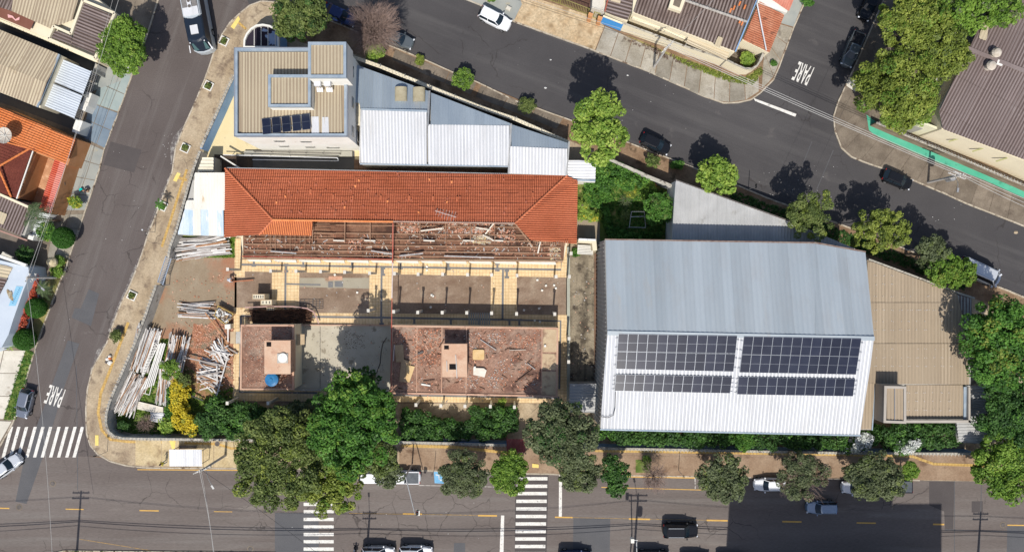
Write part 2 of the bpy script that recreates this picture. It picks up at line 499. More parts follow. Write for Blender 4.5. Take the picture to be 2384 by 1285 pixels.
REDSOIL = mat('red_soil', (0.3, 0.14, 0.085), (0.36, 0.2, 0.13), 0.9, (0.22, 0.17, 0.12), 0.6, 0.5, fine=0.35, fscale=6, rough=0.98, bump=0.5)
TEAL = mat('teal_paving', (0.27, 0.32, 0.31), (0.33, 0.375, 0.355), 0.35, (0.2, 0.25, 0.26), 0.7, 0.6, fine=0.08)
SLATE = mat('blue_grey_paving', (0.165, 0.21, 0.255), (0.21, 0.255, 0.295), 0.4, (0.13, 0.16, 0.2), 0.6, 0.58, fine=0.08, rv=0.05)
GREYP = mat('grey_paving', (0.27, 0.285, 0.27), (0.35, 0.355, 0.32), 0.35, (0.4, 0.34, 0.22), 0.6, 0.62, fine=0.08, rv=0.05)
GREENP = mat('green_paving', (0.09, 0.36, 0.235), (0.13, 0.42, 0.29), 0.5, (0.07, 0.24, 0.16), 0.8, 0.62, fine=0.08)
IRON = mat('cast_iron', (0.09, 0.08, 0.075), (0.14, 0.125, 0.115), 3, fine=0.2, rough=0.7)
WHITEWALL = mat('white_wall', (0.74, 0.73, 0.68), (0.68, 0.66, 0.6), 0.6, (0.45, 0.42, 0.36), 1.1, 0.66, fine=0.05)
CREAMWALL = mat('cream_wall', (0.73, 0.66, 0.5), (0.69, 0.62, 0.47), 0.6, (0.5, 0.44, 0.32), 1.1, 0.68, fine=0.05)
GREYWALL = mat('grey_wall', (0.36, 0.35, 0.32), (0.46, 0.445, 0.41), 0.7, (0.2, 0.185, 0.16), 1.2, 0.58, fine=0.1)
BLUEWALL = mat('blue_wall', (0.2, 0.32, 0.5), (0.25, 0.37, 0.55), 0.6, (0.4, 0.42, 0.42), 1.3, 0.64, fine=0.1)
COPING = mat('coping_concrete', (0.36, 0.34, 0.29), (0.46, 0.43, 0.37), 1.0, (0.16, 0.14, 0.12), 1.6, 0.55, fine=0.2, rough=0.95)
GALV = mat('galvanised_steel', (0.5, 0.5, 0.49), (0.42, 0.42, 0.41), 2, fine=0.1, rough=0.45, metal=0.6)
WIRE = mat('wire', (0.05, 0.05, 0.05), rough=0.6, fine=0)
WIREL = mat('bare_wire', (0.45, 0.44, 0.42), rough=0.5, fine=0)

# ------------------------------------------------------------------ ground, roads
GROUND = MB().flat([(-400, -400), (400, -400), (400, 400), (-400, 400)], 0.0).build('ground', SOIL, kind='structure')
def road(name, px, z, m):
    return MB().flat(gp(px), z).build(name, m, kind='structure')
MAIN = [(560, 32), (538, 52), (520, 78), (503, 112), (478, 185), (455, 240), (432, 290), (410, 345), (402, 400), (372, 480), (345, 549), (330, 595),
        (314, 640), (300, 672), (286, 699), (268, 745), (249, 800), (232, 830), (216, 859), (205, 905), (201, 953), (203, 1008), (211, 1035), (228, 1056),
        (258, 1073), (295, 1083), (340, 1088), (700, 1091), (1000, 1095), (1200, 1101), (1400, 1105), (1700, 1110), (2140, 1117), (2480, 1123),
        (2480, 735), (2384, 692), (2260, 642), (2133, 590), (1971, 528), (1784, 461), (1719, 433), (1604, 387), (1511, 352), (1440, 324), (1318, 277),
        (1200, 236), (1113, 193), (1051, 168), (989, 140), (911, 109), (860, 88), (800, 62), (740, 38), (680, 17), (640, 6), (610, 4), (582, 14)]
NW_EDGE = [(388, -60), (345, 78), (307, 180), (270, 280), (243, 349), (231, 400), (152, 630), (120, 710), (87, 800), (33, 980), (0, 1041), (-70, 1100)]
NTOP = [(960, -60), (1010, -35), (1085, 0), (1118, 13), (1200, 53), (1356, 109), (1511, 168), (1636, 224), (1685, 241), (1717, 240), (1748, 233), (1769, 218),
        (1800, 187), (1815, 152), (1846, 68), (1873, 6), (1898, -60)]
NEAST = [(2080, -60), (2052, 10), (1992, 150), (1971, 193), (1950, 240), (1940, 271), (1943, 305), (1958, 345), (1980, 365), (2008, 377), (2058, 394),
         (2129, 422), (2189, 447), (2251, 475), (2366, 520), (2480, 566)]
AVENUE = road('road', [(-200, 1062), (203, 1062), (340, 1075), (2500, 1100), (2500, 1360), (-200, 1360)], 0.012, ASPH_AVE)
road('road', [(440, -80), (300, -80), (200, 200), (-100, 900), (-200, 1062), (340, 1062), (330, 900), (700, 60), (600, -80)], 0.008, ASPH_OLD)
road('road', [(540, -80), (590, 34), (700, 200), (2500, 900), (2500, 480), (2200, -80)], 0.010, ASPH_NEW)

def block(name, px, z, m, slopes=None):
    return MB().prism(gp(px), -0.05, z).build(name, m, kind='structure')
PAVE = block('pavement', MAIN, 0.12, SAND)
PAVE_W = block('pavement', NW_EDGE + [(-200, 1100), (-200, -60)], 0.12, CONC_DK)
PAVE_N = block('pavement', NTOP, 0.12, SOIL)
PAVE_E = block('pavement', NEAST + [(2480, -60)], 0.12, CONC_DK)
PAVE_S = block('pavement', [(-200, 1304), (80, 1300), (150, 1281), (640, 1286), (664, 1318), (2500, 1340), (2500, 1600), (-200, 1600)], 0.12, GRASS_DRY)

def kerb(px, closed=False, w=0.17, h=0.145):
    pts = [Vector(p) for p in gp(px)]
    mb = MB(); L = list(zip(pts[:-1], pts[1:])) + ([(pts[-1], pts[0])] if closed else [])
    rnd = random.Random(3)
    for a, b in L:
        n = max(1, int(round((b - a).length / 0.95)))
        for i in range(n):
            p = a.lerp(b, (i + 0.01) / n); q = a.lerp(b, (i + 0.99) / n)
            z = h + rnd.uniform(-0.012, 0.012)
            off = rnd.uniform(-0.012, 0.012)
            d = (q - p).normalized(); nrm = Vector((-d.y, d.x)) * off
            mb.beam((p.x + nrm.x, p.y + nrm.y, z / 2 - 0.02), (q.x + nrm.x, q.y + nrm.y, z / 2 - 0.02), w, z + 0.04)
    return mb.build('kerb', KERB, kind='structure')
kerb([p for p in MAIN if not (p[0] == 2480)][:33]); kerb([p for p in MAIN if p[0] < 2480][33:] + [MAIN[0]])
kerb(NW_EDGE); kerb(NTOP); kerb(NEAST); kerb([(80, 1300), (150, 1281), (640, 1286), (664, 1318)])

# surfaces laid on the blocks: each a few millimetres above the other
def sheet(name, px, z, m, parent=None, kind='structure', w=None):
    mb = MB().flat(gp(px) if w is None else px, z)
    return mb.build(name, m, parent, kind=kind if parent is None else None)
sheet('pavement', [(930, 1030), (1400, 1040), (2300, 1054), (2480, 1056), (2480, 1122), (2140, 1116), (1400, 1104), (930, 1094)], 0.126, BROWNP)
sheet('pavement', [(830, 128), (1320, 325), (1400, 360), (1560, 428), (1700, 480), (2020, 600), (2240, 685), (2480, 780), (2480, 736), (2133, 591), (1784, 462),
                   (1604, 388), (1318, 278), (1113, 194), (911, 110), (800, 63), (740, 39), (680, 19), (640, 60), (700, 100)], 0.126, SOIL)

def slab_strip(outer, inner, step, m, parent, z=0.145, gap=0.09, name='paving_slab', pick=None, rows=1, jz=0.006):
    O = [Vector(p) for p in gp(outer)]; I = [Vector(p) for p in gp(inner)]
    L = sum((b - a).length for a, b in zip(O[:-1], O[1:]))
    n = max(1, int(round(L / step))); rnd = random.Random(int(L * 10))
    e = gap / L / 1.0
    for i in range(n):
        t0 = i / n + e / 2; t1 = (i + 1) / n - e / 2
        mid = (t0 + t1) / 2
        o = at_len(O, [t0, mid, t1]); q = at_len(I, [t0, mid, t1])
        for r in range(rows):
            f0 = r / rows + 0.01; f1 = (r + 1) / rows - 0.01
            pts = [o[k].lerp(q[k], f0) for k in range(3)] + [o[k].lerp(q[k], f1) for k in (2, 1, 0)]
            mb = MB().prism([(p.x, p.y) for p in pts], 0.1, z + rnd.uniform(0, jz))
            mb.build(name, m if pick is None else pick(i, r), parent)
# north block: concrete slabs from the tan crazy-paved part to the corner
slab_strip([(1385, 121), (1436, 140), (1511, 170), (1636, 226), (1690, 240), (1735, 234), (1766, 214)], [(1408, 62), (1450, 82), (1552, 128), (1660, 172), (1715, 190), (1745, 188), (1766, 180)],
           2.15, CONC, PAVE_N, rows=1)
slab_strip([(1772, 208), (1797, 186), (1812, 152), (1833, 98), (1845, 66)], [(1776, 150), (1778, 128), (1790, 95), (1800, 70), (1806, 55)], 2.4, CONC, PAVE_N)
sheet('driveway', [(1846, 64), (1812, 54), (1838, -20), (1880, -20)], 0.137, GREYP)
sheet('pavement', [(1040, -40), (1085, 2), (1118, 15), (1196, 50), (1215, 12), (1200, -40)], 0.137, GREYP)
CRAZY = mat('crazy_paving', (0.43, 0.32, 0.2), (0.5, 0.4, 0.27), 0.8, (0.24, 0.17, 0.1), 0.5, 0.55, fine=0.3, fscale=4, rough=0.95, bump=0.6, w3=0.1)
sheet('pavement', [(1197, 50), (1354, 107), (1384, 119), (1407, 62), (1380, 40), (1240, -5), (1220, -20), (1215, 12)], 0.130, CRAZY)
# irregular stone pieces of the crazy paving
rnd = random.Random(5); k = 0
for i in range(13):
    for j in range(5):
        t = i / 13; s = (j + 0.2) / 5
        ox, oy = 1200 + (1384 - 1200) * t, 53 + (118 - 53) * t
        ix, iy = 1222 + (1404 - 1222) * t, -8 + (60 + 8) * t
        cx, cy = ox + (ix - ox) * (s + 0.08), oy + (iy - oy) * (s + 0.08)
        x, y = g(cx + rnd.uniform(-2, 2), cy + rnd.uniform(-2, 2))
        pts = []
        for q in range(6):
            a = q * math.pi / 3 + rnd.uniform(-0.3, 0.3); r = rnd.uniform(0.3, 0.42)
            pts.append((x + r * math.cos(a), y + r * math.sin(a)))
        MB().prism(pts, 0.12, 0.134 + rnd.uniform(0, 0.01)).build('paving_stone', CRAZY, PAVE_N)
# verge of dry grass in front of the cream wall
sheet('verge', [(1455, 82), (1556, 124), (1706, 178), (1735, 180), (1770, 156), (1775, 170), (1752, 196), (1715, 196), (1660, 176), (1552, 132)], 0.141, GRASS_DRY)
# east block
slab_strip([(1942, 262), (1944, 300), (1960, 344), (1985, 364), (2058, 393), (2129, 421), (2251, 474), (2366, 519), (2470, 561)],
           [(1985, 220), (1995, 270), (2017, 300), (2040, 318), (2110, 348), (2180, 378), (2290, 420), (2384, 462), (2470, 500)], 2.55, CONC_DK, PAVE_E)
sheet('driveway', [(1968, 200), (1990, 215), (2002, 192), (1978, 184)], 0.137, CONC_LT)
sheet('pavement', [(2016, 268), (2058, 300), (2150, 345), (2290, 400), (2384, 440), (2480, 482), (2480, 500), (2384, 462), (2290, 420), (2180, 378), (2110, 348), (2040, 318), (2022, 306)], 0.137, GREENP)
# west block, the frontages one after the other
slab_strip([(338, 95), (305, 182)], [(262, 100), (215, 215)], 2.4, GREYP, PAVE_W, rows=2)
slab_strip([(307, 180), (277, 262)], [(255, 150), (213, 240)], 2.6, TEAL, PAVE_W, rows=3)
slab_strip([(276, 264), (245, 346)], [(213, 240), (188, 318)], 2.6, SLATE, PAVE_W, rows=3)
slab_strip([(243, 350), (231, 400), (199, 490)], [(180, 322), (160, 380), (122, 492)], 2.0, GREYP, PAVE_W, rows=3)
slab_strip([(196, 498), (160, 602)], [(128, 500), (96, 598)], 1.9, CONC, PAVE_W, rows=2)
sheet('verge', [(160, 602), (120, 707), (88, 796), (62, 790), (100, 690), (132, 600)], 0.137, GRASS_DRY)
sheet('path', [(132, 600), (100, 690), (62, 800), (44, 800), (80, 690), (112, 595)], 0.139, CONC_DK)
sheet('verge', [(82, 822), (70, 858), (38, 976), (10, 976), (46, 850), (62, 810)], 0.137, GRASS)
slab_strip([(62, 815), (10, 975)], [(-40, 815), (-60, 975)], 3.0, CONC_LT, PAVE_W, rows=2)
slab_strip([(30, 980), (-4, 1038)], [(-60, 975), (-70, 1020)], 3.0, CONC_LT, PAVE_W)
# main block pavements
slab_strip([(316, 1022), (560, 1026)], [(316, 1082), (560, 1088)], 3.4, mat('yellow_concrete', (0.43, 0.34, 0.2), (0.52, 0.43, 0.28), 0.5, (0.26, 0.19, 0.12), 0.6, 0.56, fine=0.18, fscale=5, bump=0.3, w3=0.12), PAVE)
slab_strip([(940, 1046), (1210, 1058)], [(940, 1092), (1200, 1099)], 2.6, BROWNP, PAVE, z=0.137)
slab_strip([(1420, 1058), (1960, 1066)], [(1420, 1102), (1960, 1112)], 3.0, BROWNP, PAVE, z=0.137)
slab_strip([(2120, 1074), (2290, 1078)], [(2120, 1114), (2290, 1118)], 3.0, BROWNP, PAVE, z=0.137)
slab_strip([(920, 116), (1110, 195)], [(912, 140), (1096, 222)], 3.6, CONC_DK, PAVE, z=0.137)
slab_strip([(1120, 200), (1310, 278)], [(1106, 226), (1296, 302)], 3.6, CONC_DK, PAVE, z=0.137)
slab_strip([(530, 72), (508, 118), (484, 180), (460, 236), (436, 292), (414, 348), (406, 400), (374, 486), (349, 552)],
           [(560, 82), (543, 112), (536, 175), (510, 230), (486, 290), (464, 345), (448, 400), (414, 486), (392, 555)], 2.9, SAND, PAVE, z=0.133)
slab_strip([(347, 556), (316, 645), (290, 700), (254, 800), (222, 862)], [(388, 560), (358, 645), (330, 700), (294, 800), (264, 862)], 3.3, SAND, PAVE, z=0.133)

def strip(name, pts, width, z, m, parent=None, kind='structure'):
    P = [Vector(p) for p in gp(pts)]; mb = MB()
    n = len(P); Lp = []; Rp = []
    for i in range(n):
        d = (P[min(i + 1, n - 1)] - P[max(i - 1, 0)]).normalized(); nn = Vector((-d.y, d.x)) * width / 2
        Lp.append(P[i] + nn); Rp.append(P[i] - nn)
    for i in range(n - 1):
        mb.flat([(Rp[i].x, Rp[i].y), (Rp[i + 1].x, Rp[i + 1].y), (Lp[i + 1].x, Lp[i + 1].y), (Lp[i].x, Lp[i].y)], z)
    return mb.build(name, m, parent, kind=kind if parent is None else None)
strip('tactile_strip', [(436, 395), (415, 460), (396, 520), (378, 575)], 0.32, 0.145, TACT, PAVE)
strip('tactile_strip', [(300, 750), (262, 850), (236, 915), (230, 960), (238, 1000), (258, 1022), (300, 1027), (560, 1030)], 0.36, 0.145, TACT, PAVE)
strip('tactile_strip', [(935, 1036), (1060, 1040), (1155, 1050), (1205, 1056)], 0.38, 0.147, TACT, PAVE)
strip('tactile_strip', [(1385, 1048), (1700, 1053), (1990, 1058), (2122, 1061), (2172, 1079), (2290, 1083)], 0.34, 0.147, TACT, PAVE)
strip('tactile_strip', [(408, 412), (436, 420)], 0.35, 0.15, TACT, PAVE)
for q in ([(414, 402), (422, 405), (412, 424), (404, 421)], [(556, 39), (560, 47), (546, 70), (538, 64)], [(223, 1012), (231, 1012), (231, 1036), (223, 1036)],
          [(1239, 1078), (1254, 1080), (1254, 1088), (1239, 1087)], [(395, 1024), (410, 1024), (408, 1044), (402, 1044)]):
    sheet('tactile_slab', q, 0.152, TACT_L, PAVE)
strip('tactile_strip', [(556, 54), (574, 70)], 0.3, 0.149, TACT, PAVE)
strip('tactile_strip', [(430, 1030), (510, 1033), (540, 1043), (560, 1041)], 0.3, 0.149, TACT, PAVE)

# ------------------------------------------------------------------ road markings and repairs
Z1, Z2 = 0.016, 0.022
def paint(name, px, m=PAINT_W, z=Z2): return sheet(name, px, z, m, AVENUE)
for top in (27, 44, 62, 82, 100, 118, 137.5, 156, 175, 192):
    paint('crosswalk_stripe', [(top - 3.4, 993), (top + 4, 993), (top - 15.5, 1064), (top - 23, 1064)])
for y in (1173, 1190, 1208, 1225.6, 1243, 1259.8, 1277):
    paint('crosswalk_stripe', [(707, y - 3.7), (777, y - 3.7), (777, y + 3.9), (707, y + 3.9)])
for i, y in enumerate((1113.5, 1131, 1148, 1166, 1183.7, 1201.2, 1218.6, 1236.2, 1253.6, 1271, 1288)):
    xl = 1203.5 - i * 0.5; xr = 1274.5 - i * 0.55
    paint('crosswalk_stripe', [(xl, y - 3.9), (xr, y - 3.9), (xr, y + 3.9), (xl, y + 3.9)])
paint('stop_line', [(1166.5, 1199), (1174, 1199), (1172, 1292), (1163, 1292)]); paint('stop_line', [(1301.5, 1106), (1308.5, 1106), (1308, 1202), (1301, 1202)])
paint('stop_line', [(1754, 229), (1758, 236), (1851, 272.5), (1854, 266)])
for x0, y0, x1, y1, w in ((-5, 1182, 22, 1182.5, .15), (153, 1184.2, 195, 1185, .13), (325, 1187.5, 370, 1188.3, .15), (498, 1190, 541, 1190.6, .08), (938, 1195.3, 983, 1196, .2),
                          (1113, 1199.2, 1157, 1199.8, .2), (1292, 1203, 1333, 1203.8, .18), (1464, 1207, 1513, 1208, .2), (1645, 1210.3, 1694, 1211.2, .2),
                          (1821, 1213.2, 1866, 1214, .2), (1994, 1216.2, 2039, 1217, .17), (2172, 1219.6, 2198, 1220, .2), (2345, 1221.5, 2400, 1222.4, .15)):
    strip('centre_line_dash', [(x0, y0), (x1, y1)], w, 0.025, PAINT_Y, AVENUE)
for a, b, w in (((812, 1194), (1157, 1199.3), .07), ((1333, 1204), (1645, 1210), .06), ((1400, 1133.5), (1640, 1140), .1), ((185, 1254), (360, 1282), .07), ((320, 1092.5), (555, 1094), .12)):
    strip('yellow_line', [a, b], w, Z2, PAINT_YT if w < .08 else PAINT_Y, AVENUE)
strip('yellow_line', [(1452, 1108.5), (1618, 1111.5)], 0.2, Z2, PAINT_Y, AVENUE)
strip('parking_line', [(1618, 1112), (1618.6, 1139)], 0.13, Z2 + .004, PAINT_WD, AVENUE)
strip('parking_line', [(975, 1129), (1165, 1133)], 0.09, Z2, PAINT_WD, AVENUE)
strip('parking_line', [(1280, 1104), (1318, 1105)], 0.12, Z2, PAINT_WD, AVENUE)
# blue bay marking with a white wheelchair sign
BAY = mat('road_paint_blue', (0.16, 0.36, 0.55), (0.22, 0.42, 0.6), 2, (0.3, 0.33, 0.36), 3, 0.6)
paint('parking_bay_marking', [(1010, 1097), (1032, 1097), (1033, 1125), (1012, 1124)], BAY)
strip('parking_bay_sign', [(1014, 1104), (1022, 1106), (1022, 1114), (1028, 1118)], 0.12, Z2 + .004, PAINT_W, AVENUE)
for px, m in (([(258, 330), (330, 350), (312, 402), (240, 384)], PATCH_B), ([(207, 673), (231, 684), (212, 759), (167, 739), (174, 717), (188, 718)], PATCH_A),
              ([(158, 792), (185, 800), (150, 900), (108, 1040), (62, 1172), (36, 1167), (56, 1070), (105, 940)], PATCH_A),
              ([(640, 1193), (742, 1193), (742, 1320), (640, 1320)], PATCH_A), ([(1335, 1203), (1421, 1206), (1419, 1320), (1333, 1320)], PATCH_A),
              ([(1057, 1263), (1083, 1263), (1083, 1320), (1055, 1320)], PATCH_A), ([(1200, 1105), (1277, 1105), (1272, 1310), (1198, 1310)], PATCH_B),
              ([(2163, 1120), (2222, 1120), (2219, 1232), (2200, 1232), (2198, 1190), (2163, 1175)], PATCH_B), ([(2345, 1224), (2420, 1224), (2420, 1320), (2343, 1320)], PATCH_A),
              ([(2262, 1166), (2288, 1166), (2288, 1192), (2262, 1192)], PATCH_B), ([(56, 1018), (72, 1016), (70, 1040), (54, 1040)], PATCH_B)):
    paint('asphalt_patch', px, m, Z1)
for (x0, y0, x1, y1) in ((2222, 1118, 2222, 1300), (2285, 1118, 2280, 1300), (2198, 1232, 2400, 1238), (100, 1000, 180, 1000), (178, 850, 181, 1140), (1940, 350, 1885, 480), (1870, 380, 1890, 330)):
    strip('crack_seal', [(x0, y0), (x1, y1)], 0.09, 0.019, PATCH_A, AVENUE)
CHALK = mat('chalky_spill', (0.36, 0.34, 0.31), (0.16, 0.15, 0.14), 2.5, (0.12, 0.105, 0.1), 1.8, 0.42, fine=0.3, fscale=6, w3=0.12)
for px in ([(402, 395), (408, 350), (425, 305), (434, 288), (424, 296), (404, 318), (396, 345), (398, 372)], [(214, 858), (222, 842), (250, 800), (240, 800), (226, 815), (218, 835), (205, 880)],
           [(344, 546), (372, 476), (400, 404), (396, 404), (366, 476), (339, 546)], [(300, 668), (312, 640), (326, 600), (322, 600), (304, 642), (292, 672), (272, 716), (252, 770), (256, 775), (284, 705)]):
    paint('dust_spill', px, CHALK, 0.0145)
def manhole(px, py, r=0.42, z=0.022, m=IRON):
    x, y = g(px, py); mb = MB()
    mb.prism([(x + r * math.cos(a * math.pi / 12), y + r * math.sin(a * math.pi / 12)) for a in range(24)], 0.0, z, 0)
    mb.prism([(x + r * .72 * math.cos(a * math.pi / 12), y + r * .72 * math.sin(a * math.pi / 12)) for a in range(24)], z - .01, z + 0.008, 1)
    mb.build('manhole_cover', [CONC_DK, m], AVENUE)
for p in ((123, 1125), (45, 1180), (618, 1188), (583, 1277), (2335, 1221)): manhole(*p)
x, y = g(507, 1032); MB().prism([(x + .33 * math.cos(a * .5236), y + .33 * math.sin(a * .5236)) for a in range(12)], .12, .157).build('manhole_cover', IRON, PAVE)

# the word PARE painted twice on the road
def painted_word(word, px, py, ang, width, height, shear=0.0):
    cu = bpy.data.curves.new('word', 'FONT'); cu.body = word; cu.align_x = 'CENTER'; cu.align_y = 'CENTER'; cu.offset = 0.012; cu.space_character = 1.08
    to = bpy.data.objects.new('word', cu); COL.objects.link(to)
    bpy.context.view_layer.update()
    me = bpy.data.meshes.new_from_object(to.evaluated_get(bpy.context.evaluated_depsgraph_get()))
    bpy.data.objects.remove(to)
    xs = [v.co.x for v in me.vertices]; ys = [v.co.y for v in me.vertices]
    sx = width / (max(xs) - min(xs)); sy = height / (max(ys) - min(ys)); my = (max(ys) + min(ys)) / 2; mx = (max(xs) + min(xs)) / 2
    ca, sa = math.cos(ang), math.sin(ang); x0, y0 = g(px, py)
    for v in me.vertices:
        a = (v.co.x - mx) * sx; b = (v.co.y - my) * sy; a += b * shear
        v.co = (a * ca - b * sa, a * sa + b * ca, 0)
    me.materials.append(PAINT_W)
    o = bpy.data.objects.new('painted_word', me); COL.objects.link(o); o.parent = AVENUE
    al = WL[AVENUE]; o.location = (x0 - al[0], y0 - al[1], 0.026 - al[2]); WL[o] = (x0, y0, 0.026)
    return o
painted_word('PARE', 127.5, 922, math.radians(162), 2.15, 2.5, 0.03)
painted_word('PARE', 1869, 172, math.radians(158), 2.15, 2.55, 0.03)

# small litter scattered on roads and yards
mb = MB(); rnd = random.Random(11)
for (x0, y0, x1, y1, n) in ((240, 350, 400, 560, 10), (380, 300, 430, 480, 22), (1200, 80, 1700, 320, 22), (1750, 380, 1960, 480, 30), (2120, 430, 2370, 520, 18),
                            (120, 560, 180, 800, 14), (240, 980, 500, 1090, 20), (600, 1100, 1150, 1270, 14), (1990, 250, 2060, 390, 16), (940, 1000, 1180, 1010, 14)):
    for i in range(n):
        x, y = g(rnd.uniform(x0, x1), rnd.uniform(y0, y1)); s = rnd.uniform(0.02, 0.07)
        mb.box((x, y, 0.03), (s, s * rnd.uniform(.5, 1.2), 0.03), rnd.uniform(0, 3))
mb.build('litter', mat('litter', (0.72, 0.71, 0.68), (0.5, 0.5, 0.48), 3), label='small pale scraps of litter scattered over the road', cat='litter', kind='stuff')
for i, (px, py, s, lab) in enumerate(((1270, 205, .2, 'white plastic bag lying on the dark road, above the verge bushes'), (1282, 140, .17, 'small crumpled white bag on the road, left of the big tree shadow'),
                                      (1461, 176, .15, 'small white bag on the road near the cracked slab pavement'), (2365, 541, .36, 'flattened cardboard piece on the road at the far right kerb'))):
    x, y = g(px, py); b = MB(); r_ = random.Random(i)
    b.add([(x + s * math.cos(a) * r_.uniform(.6, 1.1), y + s * .7 * math.sin(a) * r_.uniform(.6, 1.1), 0.02) for a in np.linspace(0, 5.6, 8)] + [(x, y, .12), (x + .05, y + .03, .1)],
          [(j, (j + 1) % 8, 8) for j in range(8)])
    b.build('litter_bag' if i < 3 else 'cardboard_sheet', mat('litter', (1, 1, 1)) if i < 3 else SAND, label=lab, cat='litter')
# ------------------------------------------------------------------ boundary walls
def wall(name, label, path, h, m, t=0.18, cap=COPING, capw=0.3, coil=False, posts=0, cat='wall', z0=0.05, coilm=None, group=None):
    P = [Vector(p) for p in gp(path, h)]
    root = thing(name, label, cat, (P[0].x, P[0].y, 0), group)
    mb = MB(); cb = MB()
    for a, b in zip(P[:-1], P[1:]):
        d = (b - a).normalized(); e = d * t * 0.5
        mb.beam((a.x, a.y, (h + z0) / 2), (b.x + e.x, b.y + e.y, (h + z0) / 2), t, h - z0)
        n = max(1, int((b - a).length / 1.6))
        for i in range(n):
            p = a.lerp(b, i / n) ; q = a.lerp(b, (i + .985) / n)
            cb.beam((p.x, p.y, h + .04), (q.x, q.y, h + .04), capw, 0.08)
    mb.build('wall_face', m, root)
    if cap: cb.build('coping', cap, root)
    if posts:
        for p in resample(P, posts):
            MB().tube([(p.x, p.y, h), (p.x, p.y, h + .45), (p.x + .12, p.y + .18, h + .75)], 0.035, 5).build('fence_post', GALV, root)
    if coil:
        pb = MB(); S = resample(P, 0.09); path3 = []
        for i, p in enumerate(S):
            a = i * 1.25; d = (S[min(i + 1, len(S) - 1)] - S[max(i - 1, 0)])
            d = d.normalized() if d.length else Vector((1, 0)); n_ = Vector((-d.y, d.x))
            path3.append((p.x + n_.x * .24 * math.cos(a), p.y + n_.y * .24 * math.cos(a), h + .34 + .24 * math.sin(a)))
        pb.tube(path3, 0.017, 3, cap=False)
        pb.build('razor_wire_coil', coilm or mat('razor_wire', (0.42, 0.42, 0.41), rough=0.5, metal=0.3, fine=0), root)
    return root
wall('boundary_wall', 'blue painted yard wall with razor wire beside the curved street, by the tan roofed block', [(546, 176), (531, 205), (509, 255), (488, 300), (468, 345)], 2.2, BLUEWALL, coil=True, t=.2)
wall('boundary_wall', 'low grey wall with wire beside the striped shed, ending at the street gate', [(466, 352), (452, 390), (440, 430), (426, 480), (411, 535), (396, 575), (392, 598)], 2.2, GREYWALL, coil=True)
wall('boundary_wall', 'pale wall with razor wire curving round the street corner behind the timber piles',
     [(364, 664), (350, 702), (336, 742), (318, 790), (292, 850), (268, 905), (255, 937), (248, 962), (247, 985), (253, 1004), (266, 1015), (285, 1020), (320, 1021), (560, 1024)], 2.3, GREYWALL, coil=True)
wall('boundary_wall', 'pale blue wall with razor wire between the crosswalk gate and the big round tree', [(562, 1024), (760, 1026), (930, 1029), (1060, 1032), (1178, 1036)], 2.3, BLUEWALL, coil=True)
wall('boundary_wall', 'long pale wall with razor wire in front of the hedge below the solar panel hall', [(1262, 1040), (1390, 1043), (1700, 1049), (1960, 1054), (2270, 1056)], 2.3, BLUEWALL, coil=True)
wall('boundary_wall', 'long weathered wall with white posts slanting behind the blue and white metal roofs', [(824, 134), (886, 156), (1000, 203), (1117, 250), (1200, 278), (1322, 332)], 3.2, GREYWALL, t=.22, capw=.42, posts=3.2, cap=CREAMWALL, coil=True)
wall('boundary_wall', 'dark mossy garden wall along the verge above the green hedge and lawn', [(1400, 363), (1452, 386), (1500, 407)], 2.6, GREYWALL, t=.2, capw=.36)
wall('boundary_wall', 'white painted wall with broken top beside the small terracotta pot in the garden', [(1500, 407), (1535, 421), (1572, 436)], 2.6, WHITEWALL, t=.3, capw=.3)
# thin eaves fence along the sheds of the right half
wall('boundary_wall', 'dark wall running behind the tan metal roof, under the street trees', [(2022, 604), (2120, 640), (2230, 682), (2268, 694)], 4.6, GREYWALL, t=.2, capw=.22)

def gate(name, label, px0, px1, h, m, n, cat='gate', z0=0.15, th=0.03):
    a = Vector(g(*px0, 0)); b = Vector(g(*px1, 0)); root = thing(name, label, cat, (a.x, a.y, z0))
    fb = MB()
    for z in (z0 + .1, z0 + h): fb.beam((a.x, a.y, z), (b.x, b.y, z), .06, .06)
    for p in (a, b): fb.beam((p.x, p.y, z0), (p.x, p.y, z0 + h + .05), .08, .08)
    fb.build('gate_frame', m, root)
    for i in range(n):
        p = a.lerp(b, (i + .5) / n)
        MB().beam((p.x, p.y, z0 + .1), (p.x, p.y, z0 + h), th, th).build('bar', m, root)
    return root
STEEL_BL = mat('painted_steel_blue', (0.36, 0.42, 0.5), (0.3, 0.35, 0.42), 2, rough=0.5)
# sliding street gate lying open, slats seen from above
root = thing('sliding_gate', 'blue grey slatted metal gate at the street entrance of the demolition yard', 'gate', g3(383, 632, 0.1))
for (a, b) in (((399, 602), (379, 663)), ((386, 597), (367, 657))):
    MB().beam(g3(*a, 1.9), g3(*b, 1.9), .07, .1).build('rail', STEEL_BL, root)
for i in range(17):
    t = (i + .5) / 17; MB().beam(g3(386 - 19 * t, 597 + 60 * t, 1.85), g3(399 - 20 * t, 602 + 61 * t, 1.85), .05, .12).build('slat', STEEL_BL, root)
for p in ((386, 598), (368, 657), (399, 602), (379, 663)):
    x, y = g(*p, 1.9); MB().beam((x, y, 0.1), (x, y, 1.85), .08, .08).build('post', STEEL_BL, root)
MBR = mat('maroon_metal', (0.25, 0.07, 0.065), (0.3, 0.1, 0.09), 2, rough=0.6)
root = thing('entrance_canopy', 'small maroon corrugated canopy over the pedestrian gate by the middle crosswalk', 'canopy', g3(1200, 1040, 0.1))
rib_roof(root, 'roof_sheet', P3([(1178, 1021, 2.6), (1222, 1022, 2.6), (1224, 1052, 2.4), (1180, 1051, 2.4)]), 90, MBR, .3, .03, 1.0)
for p in ((1180, 1024), (1220, 1025), (1182, 1048), (1222, 1049)):
    x, y = g(*p, 2.4); MB().beam((x, y, .1), (x, y, 2.4), .08, .08).build('post', MBR, root)

